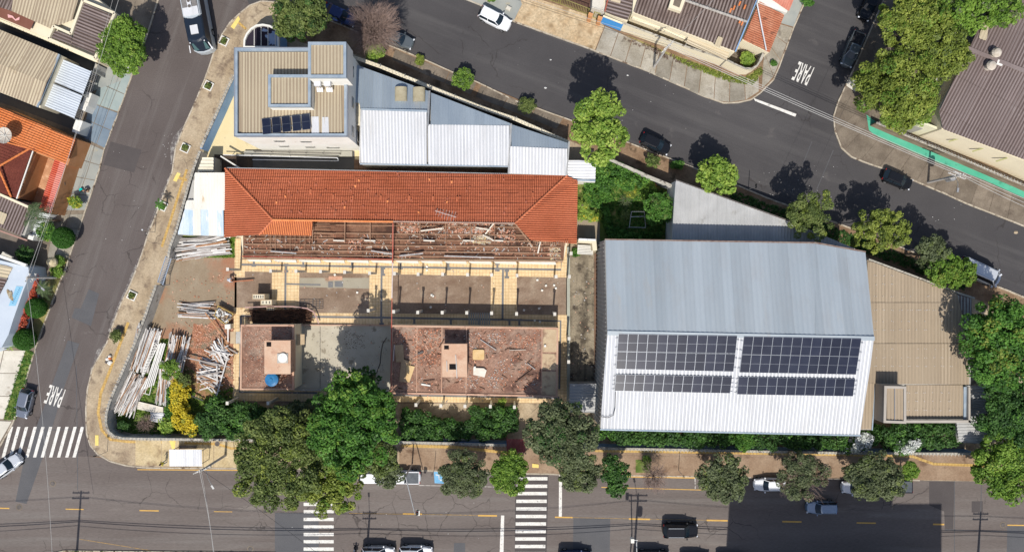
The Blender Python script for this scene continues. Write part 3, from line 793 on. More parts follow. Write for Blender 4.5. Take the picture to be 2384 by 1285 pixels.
# ------------------------------------------------------------------ building helpers
def body(root, pxz, z0=0.1, m=WHITEWALL, drop=0.07, name='wall'):
    w = P3(pxz)
    return MB().prism([(p[0], p[1]) for p in w], z0, [p[2] - drop for p in w]).build(name, m, root)
def house(name, label, pxz, m=WHITEWALL, cat='building', z0=0.1, drop=0.07, group=None):
    w = P3(pxz); c = centroid([(p[0], p[1]) for p in w])
    root = thing(name, label, cat, (c[0], c[1], 0.0), group)
    body(root, pxz, z0, m, drop)
    return root
TAN = mat('tan_metal_roof', (0.33, 0.265, 0.19), (0.37, 0.3, 0.22), 0.2, (0.3, 0.25, 0.185), 0.7, 0.62, fine=0.05, rough=0.55, rv=0.06, stretch=(1, .15, 1), streak=(90, .08, .8, (.4, .34, .26), .5))
TAN2 = mat('cream_metal_roof', (0.41, 0.35, 0.25), (0.45, 0.39, 0.285), 0.25, (0.36, 0.31, 0.22), 0.7, 0.62, fine=0.06, rough=0.6, rv=0.03, stretch=(1, .15, 1))
FLASH = mat('blue_grey_flashing', (0.27, 0.33, 0.39), (0.38, 0.43, 0.47), 0.9, (0.5, 0.22, 0.11), 0.9, 0.72, fine=0.12, rough=0.5, metal=0.25, w3=0.03)
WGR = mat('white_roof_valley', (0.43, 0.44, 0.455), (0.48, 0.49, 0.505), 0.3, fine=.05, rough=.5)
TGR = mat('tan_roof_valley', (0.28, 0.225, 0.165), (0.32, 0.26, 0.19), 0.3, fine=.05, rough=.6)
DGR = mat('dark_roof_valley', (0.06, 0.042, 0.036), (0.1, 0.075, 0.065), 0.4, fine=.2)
STEELROOF_SHADED = mat('galvanised_roof_shade_side', (0.4, 0.445, 0.47), (0.46, 0.5, 0.52), 0.16, (0.44, 0.445, 0.43), 0.3, 0.6, fine=0.04, rough=0.5, metal=0.35, rv=0.09, stretch=(1, .1, 1), streak=(90, .06, .5, (.4, .41, .41), .5))  # hall metal on the slope turned from the sun, shade put into the colour
WHITEROOF = mat('white_metal_roof', (0.6, 0.605, 0.615), (0.65, 0.655, 0.665), 0.2, (0.53, 0.535, 0.54), 0.6, 0.64, fine=0.04, rough=0.5, metal=0.1, rv=0.035, stretch=(1, .12, 1), streak=(90, .09, .7, (.42, .41, .39), .5))  # on the halls' lower slopes, the sunlit copy of the same metal
BLUEROOF_SHADED = mat('weathered_metal_roof_shade_side', (0.28, 0.33, 0.38), (0.35, 0.4, 0.44), 0.3, (0.42, 0.37, 0.31), 0.22, 0.6, fine=0.05, rough=0.5, metal=0.3, rv=0.06, stretch=(1, .25, 1), w3=.15)  # weathered metal, painted darker and bluer for slopes facing away from the sun
GREYROOF = mat('fibre_cement_roof', (0.36, 0.36, 0.35), (0.43, 0.43, 0.42), 0.5, (0.26, 0.25, 0.23), 0.7, 0.62, fine=0.1, rough=0.9, rv=0.06, w3=.15)
DARKROOF = mat('dark_fibre_cement', (0.17, 0.13, 0.115), (0.26, 0.215, 0.195), 0.35, (0.33, 0.3, 0.28), 0.5, 0.62, fine=0.2, rough=0.95, rv=0.06, w3=.2)
DARKROOF2 = mat('brown_fibre_cement', (0.19, 0.15, 0.14), (0.24, 0.2, 0.19), 0.12, (0.28, 0.245, 0.235), 0.4, 0.6, fine=0.2, rough=0.95, rv=0.06, w3=.2)
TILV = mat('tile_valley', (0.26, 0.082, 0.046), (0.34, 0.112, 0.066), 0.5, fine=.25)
TILE = mat('clay_roof_tile', (0.46, 0.15, 0.08), (0.54, 0.195, 0.11), 0.3, (0.27, 0.115, 0.075), 0.8, 0.6, fine=0.2, fscale=5, rough=0.85, w3=.25)
TILE_N = mat('clay_roof_tile_shaded_growth', (0.47, 0.15, 0.08), (0.56, 0.2, 0.115), 0.22, (0.27, 0.1, 0.065), 1.3, 0.56, fine=0.3, fscale=5, rough=0.85, w3=.25)
TILE_NEW = mat('new_clay_roof_tile', (0.6, 0.22, 0.095), (0.66, 0.27, 0.13), 0.5, fine=0.15, fscale=5, rough=0.85)
TILE_OR = mat('orange_roof_tile', (0.55, 0.185, 0.075), (0.6, 0.235, 0.11), 0.4, (0.36, 0.13, 0.07), 0.9, 0.62, fine=0.2, fscale=5)
TILE_DK = mat('maroon_roof_tile', (0.12, 0.037, 0.028), (0.17, 0.055, 0.04), 0.4, (0.3, 0.11, 0.07), 1.6, 0.66, fine=0.25, fscale=5)
PANEL = mat('solar_cell', (0.012, 0.015, 0.03), (0.018, 0.022, 0.038), 0.8, fine=0.1, rough=0.22, spec=0.5, rv=0.2)
PFRAME = mat('panel_frame', (0.34, 0.36, 0.39), rough=0.4, metal=0.5, fine=0)
DGLASS = mat('window_glass', (0.03, 0.035, 0.04), rough=0.1, spec=0.6, fine=0)

def solar_panel(root, c, ux, uy, w, h, zf, zoff=.12):
    """one framed panel with two cell fields"""
    hx = Vector((ux[0], ux[1])).normalized(); hy = Vector((uy[0], uy[1])).normalized()
    def P(a, b, dz): x = c[0] + hx.x * a + hy.x * b; y = c[1] + hx.y * a + hy.y * b; return (x, y, zf(x, y) + zoff + dz)
    mb = MB()
    q = [P(-w / 2, -h / 2, 0), P(w / 2, -h / 2, 0), P(w / 2, h / 2, 0), P(-w / 2, h / 2, 0)]
    b = [(p[0], p[1], p[2] - .04) for p in q]
    mb.add(b + q, [(4, 5, 6, 7), (0, 1, 5, 4), (1, 2, 6, 5), (2, 3, 7, 6), (3, 0, 4, 7)], 1)
    e = .02
    for (a0, a1) in ((-h / 2 + e, -.009), (.009, h / 2 - e)):
        mb.quad(P(-w / 2 + e, a0, .004), P(w / 2 - e, a0, .004), P(w / 2 - e, a1, .004), P(-w / 2 + e, a1, .004), 0)
    return mb.build('solar_panel', [PANEL, PFRAME], root)

# ------------------------------------------------------------------ 1. tall block with the tan roof
A = [(546, 112), (808, 112), (808, 318), (546, 318)]
root = house('apartment_block', 'tall white block with tan ribbed roof and blue metal edging, upper left', [(x, y, 9.3) for x, y in A], WHITEWALL, drop=.45)
w = gp(A, 9.3); MB().flat(inset(w, .3), 8.9).build('roof_gutter', TGR, root); MB().ring_wall(w, 8.8, 9.3, .34).build('parapet', FLASH, root)
for a, b in ((0, 1), (1, 2), (2, 3), (3, 0)):
    p, q = Vector(w[a]), Vector(w[b]); MB().beam((p.x, p.y, 9.32), (q.x, q.y, 9.32), .12, .05).build('flashing', PFRAME, root)
rib_roof(root, 'roof_sheet', P3([(560, 122, 9.0), (722, 122, 9.0), (722, 256, 9.03), (722, 310, 9.05), (560, 310, 9.05)]), 90, TAN2, .38, .04, 1.14, trough_mat=TGR)
rib_roof(root, 'roof_sheet', P3([(724, 190, 9.0), (796, 190, 9.0), (796, 310, 9.05), (724, 310, 9.05)]), 90, TAN2, .38, .04, 1.14, trough_mat=TGR)
rib_roof(root, 'skylight_sheet', P3([(724, 272, 9.06), (743, 272, 9.06), (743, 311, 9.1), (724, 311, 9.1)]), 90, WHITEROOF, .3, .035, 1.3, zoff=.02)
rib_roof(root, 'skylight_sheet', P3([(748, 273, 9.06), (766, 273, 9.06), (766, 311, 9.1), (748, 311, 9.1)]), 90, WHITEROOF, .3, .035, 1.3, zoff=.02)
# stair tower
T = [(717, 98), (806, 98), (806, 181), (717, 181)]
body(root, [(x, y, 12.2) for x, y in T], 8.9, WHITEWALL, .4, 'tower')
w = gp(T, 12.2); MB().ring_wall(w, 11.75, 12.2, .32).build('parapet', FLASH, root)
rib_roof(root, 'roof_sheet', P3([(723, 105, 12.0), (800, 105, 12.0), (800, 175, 12.0), (723, 175, 12.0)]), 90, TAN2, .38, .04, 1.14, trough_mat=TGR)
for px in (734, 757):
    x, y = g(px, 184, 11.6); MB().box((x, y - .3, 10.6), (.75, .5, .5)).box((x, y - .56, 10.6), (.5, .04, .34)).build('air_conditioner', WHITEROOF, root)
    for k in range(3):
        MB().box((x - .25 + .25 * k, y - .75, 9.75), (.2, .5, .03), rx=.5).build('vent_louvre', WHITEROOF, root)
# raised tank house on the roof
T = [(624, 174), (723, 174), (723, 249), (624, 249)]
body(root, [(x, y, 10.6) for x, y in T], 8.95, WHITEWALL, .35, 'tank_room')
w = gp(T, 10.6); MB().ring_wall(w, 10.15, 10.6, .3).build('parapet', FLASH, root)
rib_roof(root, 'roof_sheet', P3([(630, 181, 10.35), (717, 181, 10.35), (717, 243, 10.35), (630, 243, 10.35)]), 90, TAN2, .38, .04, 1.14, trough_mat=TGR)
# windows of the wall that faces the yard (each frame and pane)
yw = g(650, 318, 9.3)[1]
for (px, py, ww) in ((650, 328, 1.3), (712, 329.5, 1.3), (661, 340, 1.2), (722, 342, 1.2), (775, 343.5, 1.6)):
    z = CAM_H - (CYP - 0) * 0 - (yw * CAM_F / (CYP - py)); x = (px - CXP) * (CAM_H - z) / CAM_F
    f = MB(); f.box((x, yw - .03, z), (ww, .1, .62)); fo = f.build('window', GREYWALL, root)
    MB().box((x, yw - .09, z), (ww - .14, .03, .46)).build('pane', DGLASS, fo)
xe = g(808, 200, 9.3)[0]
for (py, z) in ((150, 6.5), (150, 3.6), (295, 6.5), (295, 3.6), (225, 6.5)):
    y = g(0, py, 9.3)[1]; fo = MB().box((xe + .03, y, z), (.1, 1.3, .9)).build('window', GREYWALL, root)
    MB().box((xe + .09, y, z), (.03, 1.14, .74)).build('pane', DGLASS, fo)
root = thing('solar_array', 'five tilted solar panels standing on the tan roof of the tall block', 'solar panels', g3(662, 290, 9.1))
for i, (px, py) in enumerate(((620, 294), (643, 291), (666, 288.5), (690, 286), (712, 283.5))):
    c = g(px, py, 9.4); solar_panel(root, c, (1, .12), (-.12, 1), .98, 1.9, lambda x, y: 9.25 - (y - c[1]) * .14, .1)
for i in range(2):
    a = g3(608, 301 - 22 * i, 9.2); b = g3(722, 289 - 22 * i, 9.2); MB().beam(a, b, .05, .05).build('mounting_rail', PFRAME, root)

# yard west of the block, ledge, terrace and railings in front of it
YEL = mat('yellow_yard_paint', (0.63, 0.53, 0.32), (0.68, 0.58, 0.37), 0.4, (0.5, 0.42, 0.27), 0.8, 0.62, fine=0.06)
sheet('yard', [(548, 190), (512, 262), (484, 330), (468, 366), (560, 366), (616, 366), (640, 190)], 0.15, YEL)
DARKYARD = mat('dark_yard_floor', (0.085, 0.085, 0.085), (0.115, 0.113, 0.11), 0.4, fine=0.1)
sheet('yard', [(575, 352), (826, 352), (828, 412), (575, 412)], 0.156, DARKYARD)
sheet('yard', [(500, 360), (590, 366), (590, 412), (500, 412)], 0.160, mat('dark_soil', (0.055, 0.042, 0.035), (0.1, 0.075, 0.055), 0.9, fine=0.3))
x0, y0 = g(572, 353); x1, y1 = g(822, 366)
MB().prism([(x0, y0), (x1, y0), (x1, y1), (x0, y1)], .1, .5).build('terrace', mat('terrace_concrete', (0.36, 0.35, 0.3), (0.42, 0.4, 0.34), .5, fine=.1), kind='structure')
def railing(label, a, b, h, m, n, z0=.16, cat='railing', w=.05):
    a = Vector(g(*a, h)); b = Vector(g(*b, h)); root = thing('railing', label, cat, (a.x, a.y, z0))
    for z in (h, h * .55): MB().beam((a.x, a.y, z), (b.x, b.y, z), w, w).build('rail', m, root)
    for i in range(n + 1):
        p = a.lerp(b, i / n); MB().beam((p.x, p.y, z0), (p.x, p.y, h), w, w).build('post', m, root)
    return root
railing('thin dark railing on the concrete ledge in front of the tall white block', (590, 352), (790, 357), 1.3, IRON, 5, .5)
root = thing('ramp_railing', 'long white double railing of the ramp between the white block and the tiled roof', 'railing', g3(650, 370, .16))
for a, b in (((520, 361), (786, 368)), ((588, 372), (788, 375))):
    MB().beam(g3(*a, 1.0), g3(*b, 1.0), .09, .07).build('handrail', WHITEROOF, root)
MB().beam(g3(786, 368, 1), g3(788, 375, 1), .09, .07).build('handrail', WHITEROOF, root)
for px in (540, 584, 628, 674, 710, 745, 784):
    MB().beam(g3(px, 362 + (px - 520) * .026, .2), g3(px, 362 + (px - 520) * .026, 1.0), .06, .06).build('post', WHITEROOF, root)
MB().beam(g3(514, 364, 2.6), g3(560, 393, 2.8), .16, .16).build('roof_beam', WHITEWALL, label='pale concrete beam slanting over the dark gap left of the tiled roof', cat='beam')

# corner store with stained round roof
PTS = [(566, 112), (567, 92), (573, 78), (583, 66), (596, 58), (612, 56), (628, 59), (642, 67), (649, 74), (650, 112)]
STAIN = mat('stained_blue_roof', (0.24, 0.32, 0.46), (0.35, 0.42, 0.53), 0.7, (0.03, 0.025, 0.035), 0.45, 0.47, fine=.1, w3=.02)
root = house('corner_shed', 'round cornered shed with a stained blue and black roof by the street corner', [(x, y, 3.3) for x, y in PTS], BLUEWALL, drop=.3)
w = gp(PTS, 3.3); MB().flat(inset(w, .2), 3.02).build('roof', STAIN, root); MB().ring_wall(w, 2.95, 3.3, .22).build('parapet', WHITEWALL, root)
for px in (592, 608, 624, 641):
    MB().beam(g3(px, 64, 3.08), g3(px, 111, 3.08), .07, .06).build('roof_seam', WHITEWALL, root)

# ------------------------------------------------------------------ 2. blue and white metal roofed hall
root = house('metal_roofed_hall', 'long hall, weathered blue upper roof and bright white lower roof, beside the tall block', [(826, 152, 4.2), (1000, 214, 4.2), (1188, 286, 4.2), (1186, 384, 4.0), (838, 380, 4.0), (838, 250, 4.9), (826, 244, 4.9)], GREYWALL, drop=.5)
rib_roof(root, 'roof_sheet', P3([(826, 150, 4.2), (1000, 214, 4.3), (996, 263, 4.95), (840, 255, 4.95), (836, 240, 4.9), (826, 240, 4.85)]), 90, BLUEROOF_SHADED, .34, .035, 1.1)
rib_roof(root, 'roof_sheet', P3([(1003, 216, 4.25), (1189, 288, 4.6), (1189, 292, 4.7), (1001, 291, 4.75)]), 90, BLUEROOF_SHADED, .34, .035, 1.1)
rib_roof(root, 'roof_sheet', P3([(840, 254, 4.98), (993, 259, 4.98), (995, 384, 4.0), (838, 379, 4.0)]), 90, WHITEROOF, .4, .055, 1.2, trough_mat=WGR)
rib_roof(root, 'roof_sheet', P3([(995, 290, 4.72), (1188, 293, 4.72), (1183, 386, 4.0), (995, 384, 4.0)]), 90, WHITEROOF, .4, .055, 1.2, trough_mat=WGR)
MB().beam(g3(1000, 212, 4.5), g3(996, 293, 5.0), .22, .16).build('gutter', GALV, root)
MB().beam(g3(838, 382, 3.95), g3(1184, 388, 3.95), .16, .12).build('gutter', FLASH, root)
MB().beam(g3(840, 254, 5.05), g3(838, 380, 4.0), .14, .1).build('flashing', GALV, root)
MB().beam(g3(840, 254.5, 5.03), g3(994, 259, 5.03), .24, .05).build('ridge_cap', FLASH, root)
for (px, py) in ((933, 219), (975, 220)):
    v = MB(); cx, cy = g(px, py, 4.9)
    for k in range(13):
        t0 = math.pi * k / 13; t1 = math.pi * (k + 1) / 13
        v.quad((cx - .75 * math.cos(t0), cy - .85, 4.7 + .5 * math.sin(t0)), (cx - .75 * math.cos(t1), cy - .85, 4.7 + .5 * math.sin(t1)),
               (cx - .75 * math.cos(t1), cy + .85, 4.7 + .5 * math.sin(t1)), (cx - .75 * math.cos(t0), cy + .85, 4.7 + .5 * math.sin(t0)))
    for yy in (-.85, .85): v.add([(cx - .75 * math.cos(math.pi * k / 8), cy + yy, 4.7 + .5 * math.sin(math.pi * k / 8)) for k in range(9)], [tuple(range(9))])
    v.build('barrel_skylight', mat('aged_fibreglass', (0.33, 0.29, 0.2), (0.4, 0.36, 0.26), 2, fine=.1, rough=.4), root)
root = house('metal_roofed_annex', 'smaller metal roofed annex, blue above and white below, beside the big green tree', [(1190, 290, 4.1), (1324, 334, 4.1), (1319, 408, 3.8), (1183, 404, 3.8)], GREYWALL, drop=.4)
rib_roof(root, 'roof_sheet', P3([(1191, 290, 4.0), (1324, 334, 4.35), (1322, 347, 4.5), (1189, 341, 4.6)]), 90, BLUEROOF_SHADED, .34, .035, 1.1)
rib_roof(root, 'roof_sheet', P3([(1188, 341, 4.62), (1322, 347, 4.62), (1319, 409, 3.9), (1183, 404, 3.9)]), 90, WHITEROOF, .4, .055, 1.2, trough_mat=WGR)
MB().beam(g3(1190, 288, 4.4), g3(1184, 404, 4.2), .2, .14).build('gutter', GALV, root)
MB().beam(g3(1325, 330, 4.4), g3(1319, 408, 4.2), .2, .14).build('gutter', GALV, root)
root = house('small_white_shed', 'small white corrugated shed roof under the bright tree at the tiled roof corner', [(1323, 374, 3.2), (1388, 378, 3.2), (1386, 424, 3.0), (1318, 420, 3.0)], WHITEWALL, drop=.3)
rib_roof(root, 'roof_sheet', P3([(1323, 372, 3.3), (1387, 376, 3.3), (1386, 418, 3.1), (1321, 414, 3.1)]), 0, WHITEROOF, .36, .04, 1.0)
MB().beam(g3(1318, 418, 3.05), g3(1386, 421, 3.05), .22, .1).build('gutter', FLASH, root)
# paved yard strip under the eaves, with window frames
sheet('yard', [(825, 372), (1200, 390), (1200, 420), (825, 412)], 0.158, mat('red_brown_tiles', (0.2, 0.13, 0.09), (0.26, 0.17, 0.12), .8, fine=.1, cell=(.6, .6, 0, .03), cellc=(.5, .45, .4)))
sheet('yard', [(812, 240), (838, 240), (838, 400), (818, 400)], 0.154, YEL)
root = thing('stair_porch', 'small cream porch roof squeezed between the tall block and the blue roof', 'porch', g3(826, 262, .1))
body(root, [(815, 236, 4.3), (838, 236, 4.3), (838, 292, 4.3), (824, 292, 4.3)], .1, CREAMWALL, 0, 'wall')
MB().ring_wall(gp([(815, 236), (838, 236), (838, 292), (824, 292)], 4.5), 4.2, 4.5, .18).build('parapet', CREAMWALL, root)

# ------------------------------------------------------------------ 3. long building with the clay tile roof
E = 3.3
root = house('tiled_roof_school_wing', 'long school wing with a terracotta hipped roof, its lower slope half stripped', [(530, 396, 3.1), (1320, 412, 3.1), (1338, 424, 3.1), (1322, 560, 3.1), (1312, 606, 3.1), (566, 600, 3.1), (560, 552, 3.1), (530, 548, 3.1)], CREAMWALL, drop=.1)
RZ = 5.7
NW, NE_, NE2, SE, SW = (524, 392, E), (1320, 409, E), (1345, 421, E), (1343, 568, E), (522, 553, E)
R0, R1 = (635, 512, RZ), (1199, 520, RZ)
rib_roof(root, 'roof_tiles', P3([NW, NE_, R1, R0]), 90, TILE_N, .27, .06, 2.0, row=.42, lift=.06, stuff=True, step=6, jit=.02, trough_mat=TILV)
rib_roof(root, 'roof_tiles', P3([NW, R0, (606, 546, 4.95), (522, 553, E)]), 0, TILE, .27, .065, 2.0, row=.42, lift=.04, stuff=True, step=6, trough_mat=TILV, jit=.01)
rib_roof(root, 'roof_tiles', P3([NE2, R1, (1236, 560, 4.65), SE]), 0, TILE, .27, .065, 2.0, row=.42, lift=.04, stuff=True, step=6, trough_mat=TILV, jit=.01)
rib_roof(root, 'roof_tiles', P3([NE_, NE2, R1]), 0, TILE, .27, .065, 2.0, row=.42, lift=.04, stuff=True, step=6, trough_mat=TILV)
rib_roof(root, 'roof_tiles', P3([R0, (728, 514, RZ), (726, 549, 4.9), (606, 546, 4.9)]), 90, TILE_NEW, .27, .065, 2.0, row=.42, lift=.04, stuff=True, step=6, trough_mat=TILV)
def ridge(p0, p1, m=TILE, r=.13):
    a = Vector(g3(*p0)); b = Vector(g3(*p1)); mb = MB(); n = max(1, int((b - a).length / .42))
    for i in range(n):
        p = a.lerp(b, i / n); q = a.lerp(b, (i + 1.08) / n)
        mb.tube([p + Vector((0, 0, .04)), q + Vector((0, 0, .0))], r * 1.05, 7, r1=r * .86)
    return mb.build('ridge_tiles', m, root)
ridge((524, 392, E + .08), (635, 512, RZ + .08)); ridge((1320, 409, E + .08), (1199, 520, RZ + .08)); ridge((635, 512, RZ + .08), (915, 516, RZ + .08), TILE_NEW, .14)
ridge((635, 512, RZ + .06), (604, 546, 4.98)); ridge((915, 516, RZ + .02), (1199, 520, RZ + .02), mat('dusty_ridge', (.36, .24, .19), (.45, .32, .25), 1), .1)
for (px, py) in ((652, 448), (722, 446), (776, 458), (822, 461), (887, 460), (953, 461), (1008, 462), (1064, 463), (1241, 453), (580, 432)):
    x, y = g(px, py, 4.6); z = plane(P3([NW, NE_, R1, R0]))(x, y)
    MB().tube([(x, y + .25, z + .02), (x, y - .3, z + .16)], .11, 8).build('vent_tile', TILE, root)
MB().beam(g3(528, 391, 3.25), g3(1322, 408, 3.25), .1, .12).build('gutter', GALV, root)
# aerial on the roof
ant = thing('tv_aerial', 'old television aerial leaning on the tiled roof near the ridge', 'aerial', g3(1038, 503, 5.3))
a = Vector(g3(1013, 491, 5.6)); b = Vector(g3(1062, 506, 5.75)); MB().beam(a, b, .06, .05).build('boom', WIREL, ant)
for i in range(7):
    p = a.lerp(b, .08 + i * .14); MB().beam(p + Vector((-.25, -.9, 0)) * (.5 + .07 * i), p + Vector((.18, .7, 0)) * (.5 + .07 * i), .025, .025).build('element', WIREL, ant)
# the stripped slope: ceiling slab, beams, rafters and battens
SLABM = mat('dusty_ceiling_slab', (0.15, 0.075, 0.05), (0.23, 0.135, 0.09), 0.35, (0.07, 0.04, 0.03), 0.3, 0.5, fine=0.25, fscale=5, bump=.3, w3=.12)
BEAMM = mat('dusty_beam', (0.27, 0.165, 0.11), (0.35, 0.225, 0.155), 0.7, (0.18, 0.1, 0.07), 1.2, 0.6, fine=0.15, rough=.95)
MB().flat(gp([(566, 514), (1318, 524), (1312, 606), (566, 600)], 3.1), 3.1).build('ceiling_slab', SLABM, root)
for f, w_ in ((.08, .12), (.3, .14), (.46, .14), (.62, .16), (.78, .16), (.9, .14)):
    z = 3.2
    MB().beam(g3(570, 514 + 88 * f, z), g3(1306, 524 + 84 * f, z), w_, .14).build('purlin', BEAMM, root)
for px in (728, 803, 862, 978, 1038, 1095, 1152, 1269):
    y0 = 517 if px < 1210 else 560
    MB().beam(g3(px, y0, 3.9 if px < 1200 else 3.7), g3(px, 566, 3.4), .09, .12).build('rafter', BEAMM, root)
MB().beam(g3(1200, 522, 5.5), g3(1240, 573, 3.9), .14, .18).build('hip_rafter', BEAMM, root)
for i in range(11):
    px = 618 + i * 11.5; MB().beam(g3(px, 547, 3.9), g3(px, 574 + (i % 3) * 5, 3.4), .045, .05).build('batten', BEAMM, root)
for i in range(5):
    py = 521 + i * 7.5; MB().beam(g3(728, py, 3.9 - i * .1), g3(768 + (i % 2) * 12, py + 1, 3.8 - i * .1), .045, .05).build('batten', BEAMM, root)
for i in range(16):
    px = 1246 + i * 5; MB().beam(g3(px, 560, 4.0), g3(px, 572, 3.6), .06, .06).build('batten', BEAMM, root)
MB().beam(g3(565, 602.5, 3.2), g3(1311, 608.5, 3.2), .16, .22).build('wall_plate', BEAMM, root)
WL_ = MB()
WINL = mat('white_window_ledge', (0.74, 0.71, 0.63), (0.68, 0.65, 0.56), 1, fine=.06)
xs = [572, 633, 692, 748, 804, 860, 918, 976, 1032, 1088, 1146, 1204, 1296]
for a, b in zip(xs[:-1], xs[1:]):
    ya = 605 + (a - 570) * .0085
    MB().prism(gp([(a + 3, ya - 1), (b - 3, ya - .5), (b - 1, ya + 6), (a + 8, ya + 3.5)], 2.7), 2.45, 2.75).build('window_awning', WINL, root)

# ------------------------------------------------------------------ 4. white and blue striped shed roof left of the tiles
root = house('striped_roof_shed', 'white and pale blue striped shed roof between street wall and tiled roof', [(450, 404, 3.0), (524, 404, 3.0), (521, 549, 2.9), (417, 546, 2.9), (434, 466, 2.9)], GREYWALL, drop=.3)
STRW = mat('rusty_white_roof', (0.66, 0.64, 0.57), (0.72, 0.7, 0.64), .6, (0.5, 0.36, 0.2), 1.0, 0.64, fine=.06, rough=.6, stretch=(1, .3, 1))
STRB = mat('pale_blue_roof', (0.42, 0.53, 0.65), (0.6, 0.66, 0.7), .9, (0.7, 0.69, 0.66), 1.3, 0.58, fine=.08, rough=.6, stretch=(1, .3, 1))
rib_roof(root, 'roof_sheet', P3([(453, 402, 3.3), (525, 402, 3.3), (523, 490, 3.1), (450, 487, 3.1)]), 90, STRW, .36, .045, 1.0)
rib_roof(root, 'roof_sheet', P3([(435, 466, 3.0), (451, 466, 3.0), (451, 490, 3.0), (428, 488, 3.0)]), 90, STRW, .36, .045, 1.0)
rib_roof(root, 'roof_sheet', P3([(430, 486, 3.0), (522, 488, 3.0), (521, 550, 2.9), (413, 546, 2.9)]), 90, STRW, .36, .045, 1.0, pick=lambda s, r: STRB if s in (0, 2, 4, 5) else STRW)
root = house('ribbed_lean_to', 'little cream lean-to roof with broad ribs above the striped shed', [(470, 366, 2.6), (497, 366, 2.6), (497, 400, 2.6), (458, 400, 2.6)], GREYWALL, drop=.3)
rib_roof(root, 'roof_sheet', P3([(472, 365, 2.8), (497, 366, 2.8), (497, 401, 2.6), (459, 400, 2.6)]), 0, mat('cream_sheet', (.66, .62, .5), (.58, .54, .43), 1, fine=.1), .42, .06, 1.0)

# ------------------------------------------------------------------ 5. the big hall with solar panels
GE, GR = 7.6, 9.9
gN = [(1408, 559, GE), (1900, 567, GE), (2014, 588, GE)]; gRW, gRE = (1414, 775, GR), (2036, 788, GR); gS = [(2003, 1011, GE), (1397, 997, GE)]
root = house('sports_hall', 'large hall with a pale blue-grey upper roof and white lower roof carrying solar panels', [gN[0], gN[1], gN[2], gRE, gS[0], gS[1], gRW], mat('ribbed_metal_wall', (.33, .33, .31), (.42, .41, .39), .6, fine=.1, rv=0), drop=.2)
rib_roof(root, 'roof_sheet', P3([gN[0], gN[1], (1900, 785.3, GR), gRW]), 90, STEELROOF_SHADED, .56, .02, 1.15, prof='sine', jit=.012, step=6)
rib_roof(root, 'roof_sheet', P3([(1898, 566.9, GE), gN[2], gRE, (1898, 785.3, GR)]), 90, STEELROOF_SHADED, .56, .02, 1.15, prof='sine', jit=.012, step=6)
rib_roof(root, 'roof_sheet', P3([gRW, gRE, gS[0], gS[1]]), 88.8, WHITEROOF, .42, .06, 1.26, prof='sine', step=6, trough_mat=WGR)
MB().beam(g3(*gRW[:2], GR + .05), g3(*gRE[:2], GR + .05), .5, .06).build('ridge_cap', STEELROOF_SHADED, root)
MB().beam(g3(1397, 999, GE - .1), g3(2003, 1013, GE - .1), .18, .16).build('gutter', FLASH, root)
MB().beam(g3(1408, 557.5, GE - .05), g3(1900, 565.5, GE - .05), .16, .14).build('gutter', mat('rusty_gutter', (.16, .1, .08), (.25, .2, .17), 2), root)
MB().beam(g3(1900, 565.5, GE - .05), g3(2015, 586.5, GE - .05), .16, .14).build('gutter', mat('rusty_gutter', (1, 1, 1)), root)
xw = [Vector(g3(1407, 562, GE)), Vector(g3(1413, 775, GR)), Vector(g3(1397, 995, GE))]
for i in range(44):
    t = (i + .5) / 44; p = xw[0].lerp(xw[1], t * 2) if t < .5 else xw[1].lerp(xw[2], t * 2 - 1)
    MB().beam((p.x - .05, p.y, .2), (p.x - .05, p.y, p.z - .35), .1, .06).build('wall_rib', MATS['ribbed_metal_wall'], root)
zs = plane(P3([gRW, gRE, gS[0], gS[1]]))
def array(label, c00, c10, c01, c11, nx, ny):
    """corner pixels at roof height: top-left, top-right, bottom-left, bottom-right"""
    def lift(p):
        z = 8.8
        for _ in range(6):
            x, y = g(p[0], p[1], z); z = zs(x, y) + .18
        return Vector(g(p[0], p[1], z))
    a, b, c, d = [lift(p) for p in (c00, c10, c01, c11)]
    m = (a + b + c + d) / 4; r = thing('solar_array', label, 'solar panels', (m.x, m.y, zs(m.x, m.y)))
    for i in range(nx):
        for j in range(ny):
            s, t = (i + .5) / nx, (j + .5) / ny
            q = a.lerp(b, s).lerp(c.lerp(d, s), t)
            u = (b - a); v = (a - c)
            solar_panel(r, q, u, v, u.length / nx * .985, v.length / ny * .992, zs, .16)
    for t in (.12, .38, .62, .88):
        p = a.lerp(c, t); q = b.lerp(d, t); e = (q - p).normalized() * .3
        MB().beam((p.x - e.x, p.y - e.y, zs(p.x, p.y) + .1), (q.x + e.x, q.y + e.y, zs(q.x, q.y) + .1), .05, .06).build('mounting_rail', PFRAME, r)
array('left double row of solar panels just under the ridge of the white hall roof', (1440, 777), (1717, 781), (1434, 859), (1708, 866), 12, 2)
array('right double row of solar panels just under the ridge of the white hall roof', (1732, 783), (2006, 788), (1722, 867), (1993, 872), 12, 2)
array('lower left single row of solar panels on the white hall roof', (1434, 871), (1705, 876), (1430, 910), (1700, 916), 12, 1)
array('lower right single row of solar panels on the white hall roof', (1720, 877), (1992, 882), (1716, 918), (1986, 922), 12, 1)
MB().tube([g3(1433, 912, 8.75), g3(1432, 950, 8.35), g3(1428, 966, 8.2), g3(1415, 972, 8.1), g3(1399, 969, 8.1)], .04, 5).build('cable', WIRE, label='dark cable hanging from the panels down the left edge of the white hall roof', cat='cable')

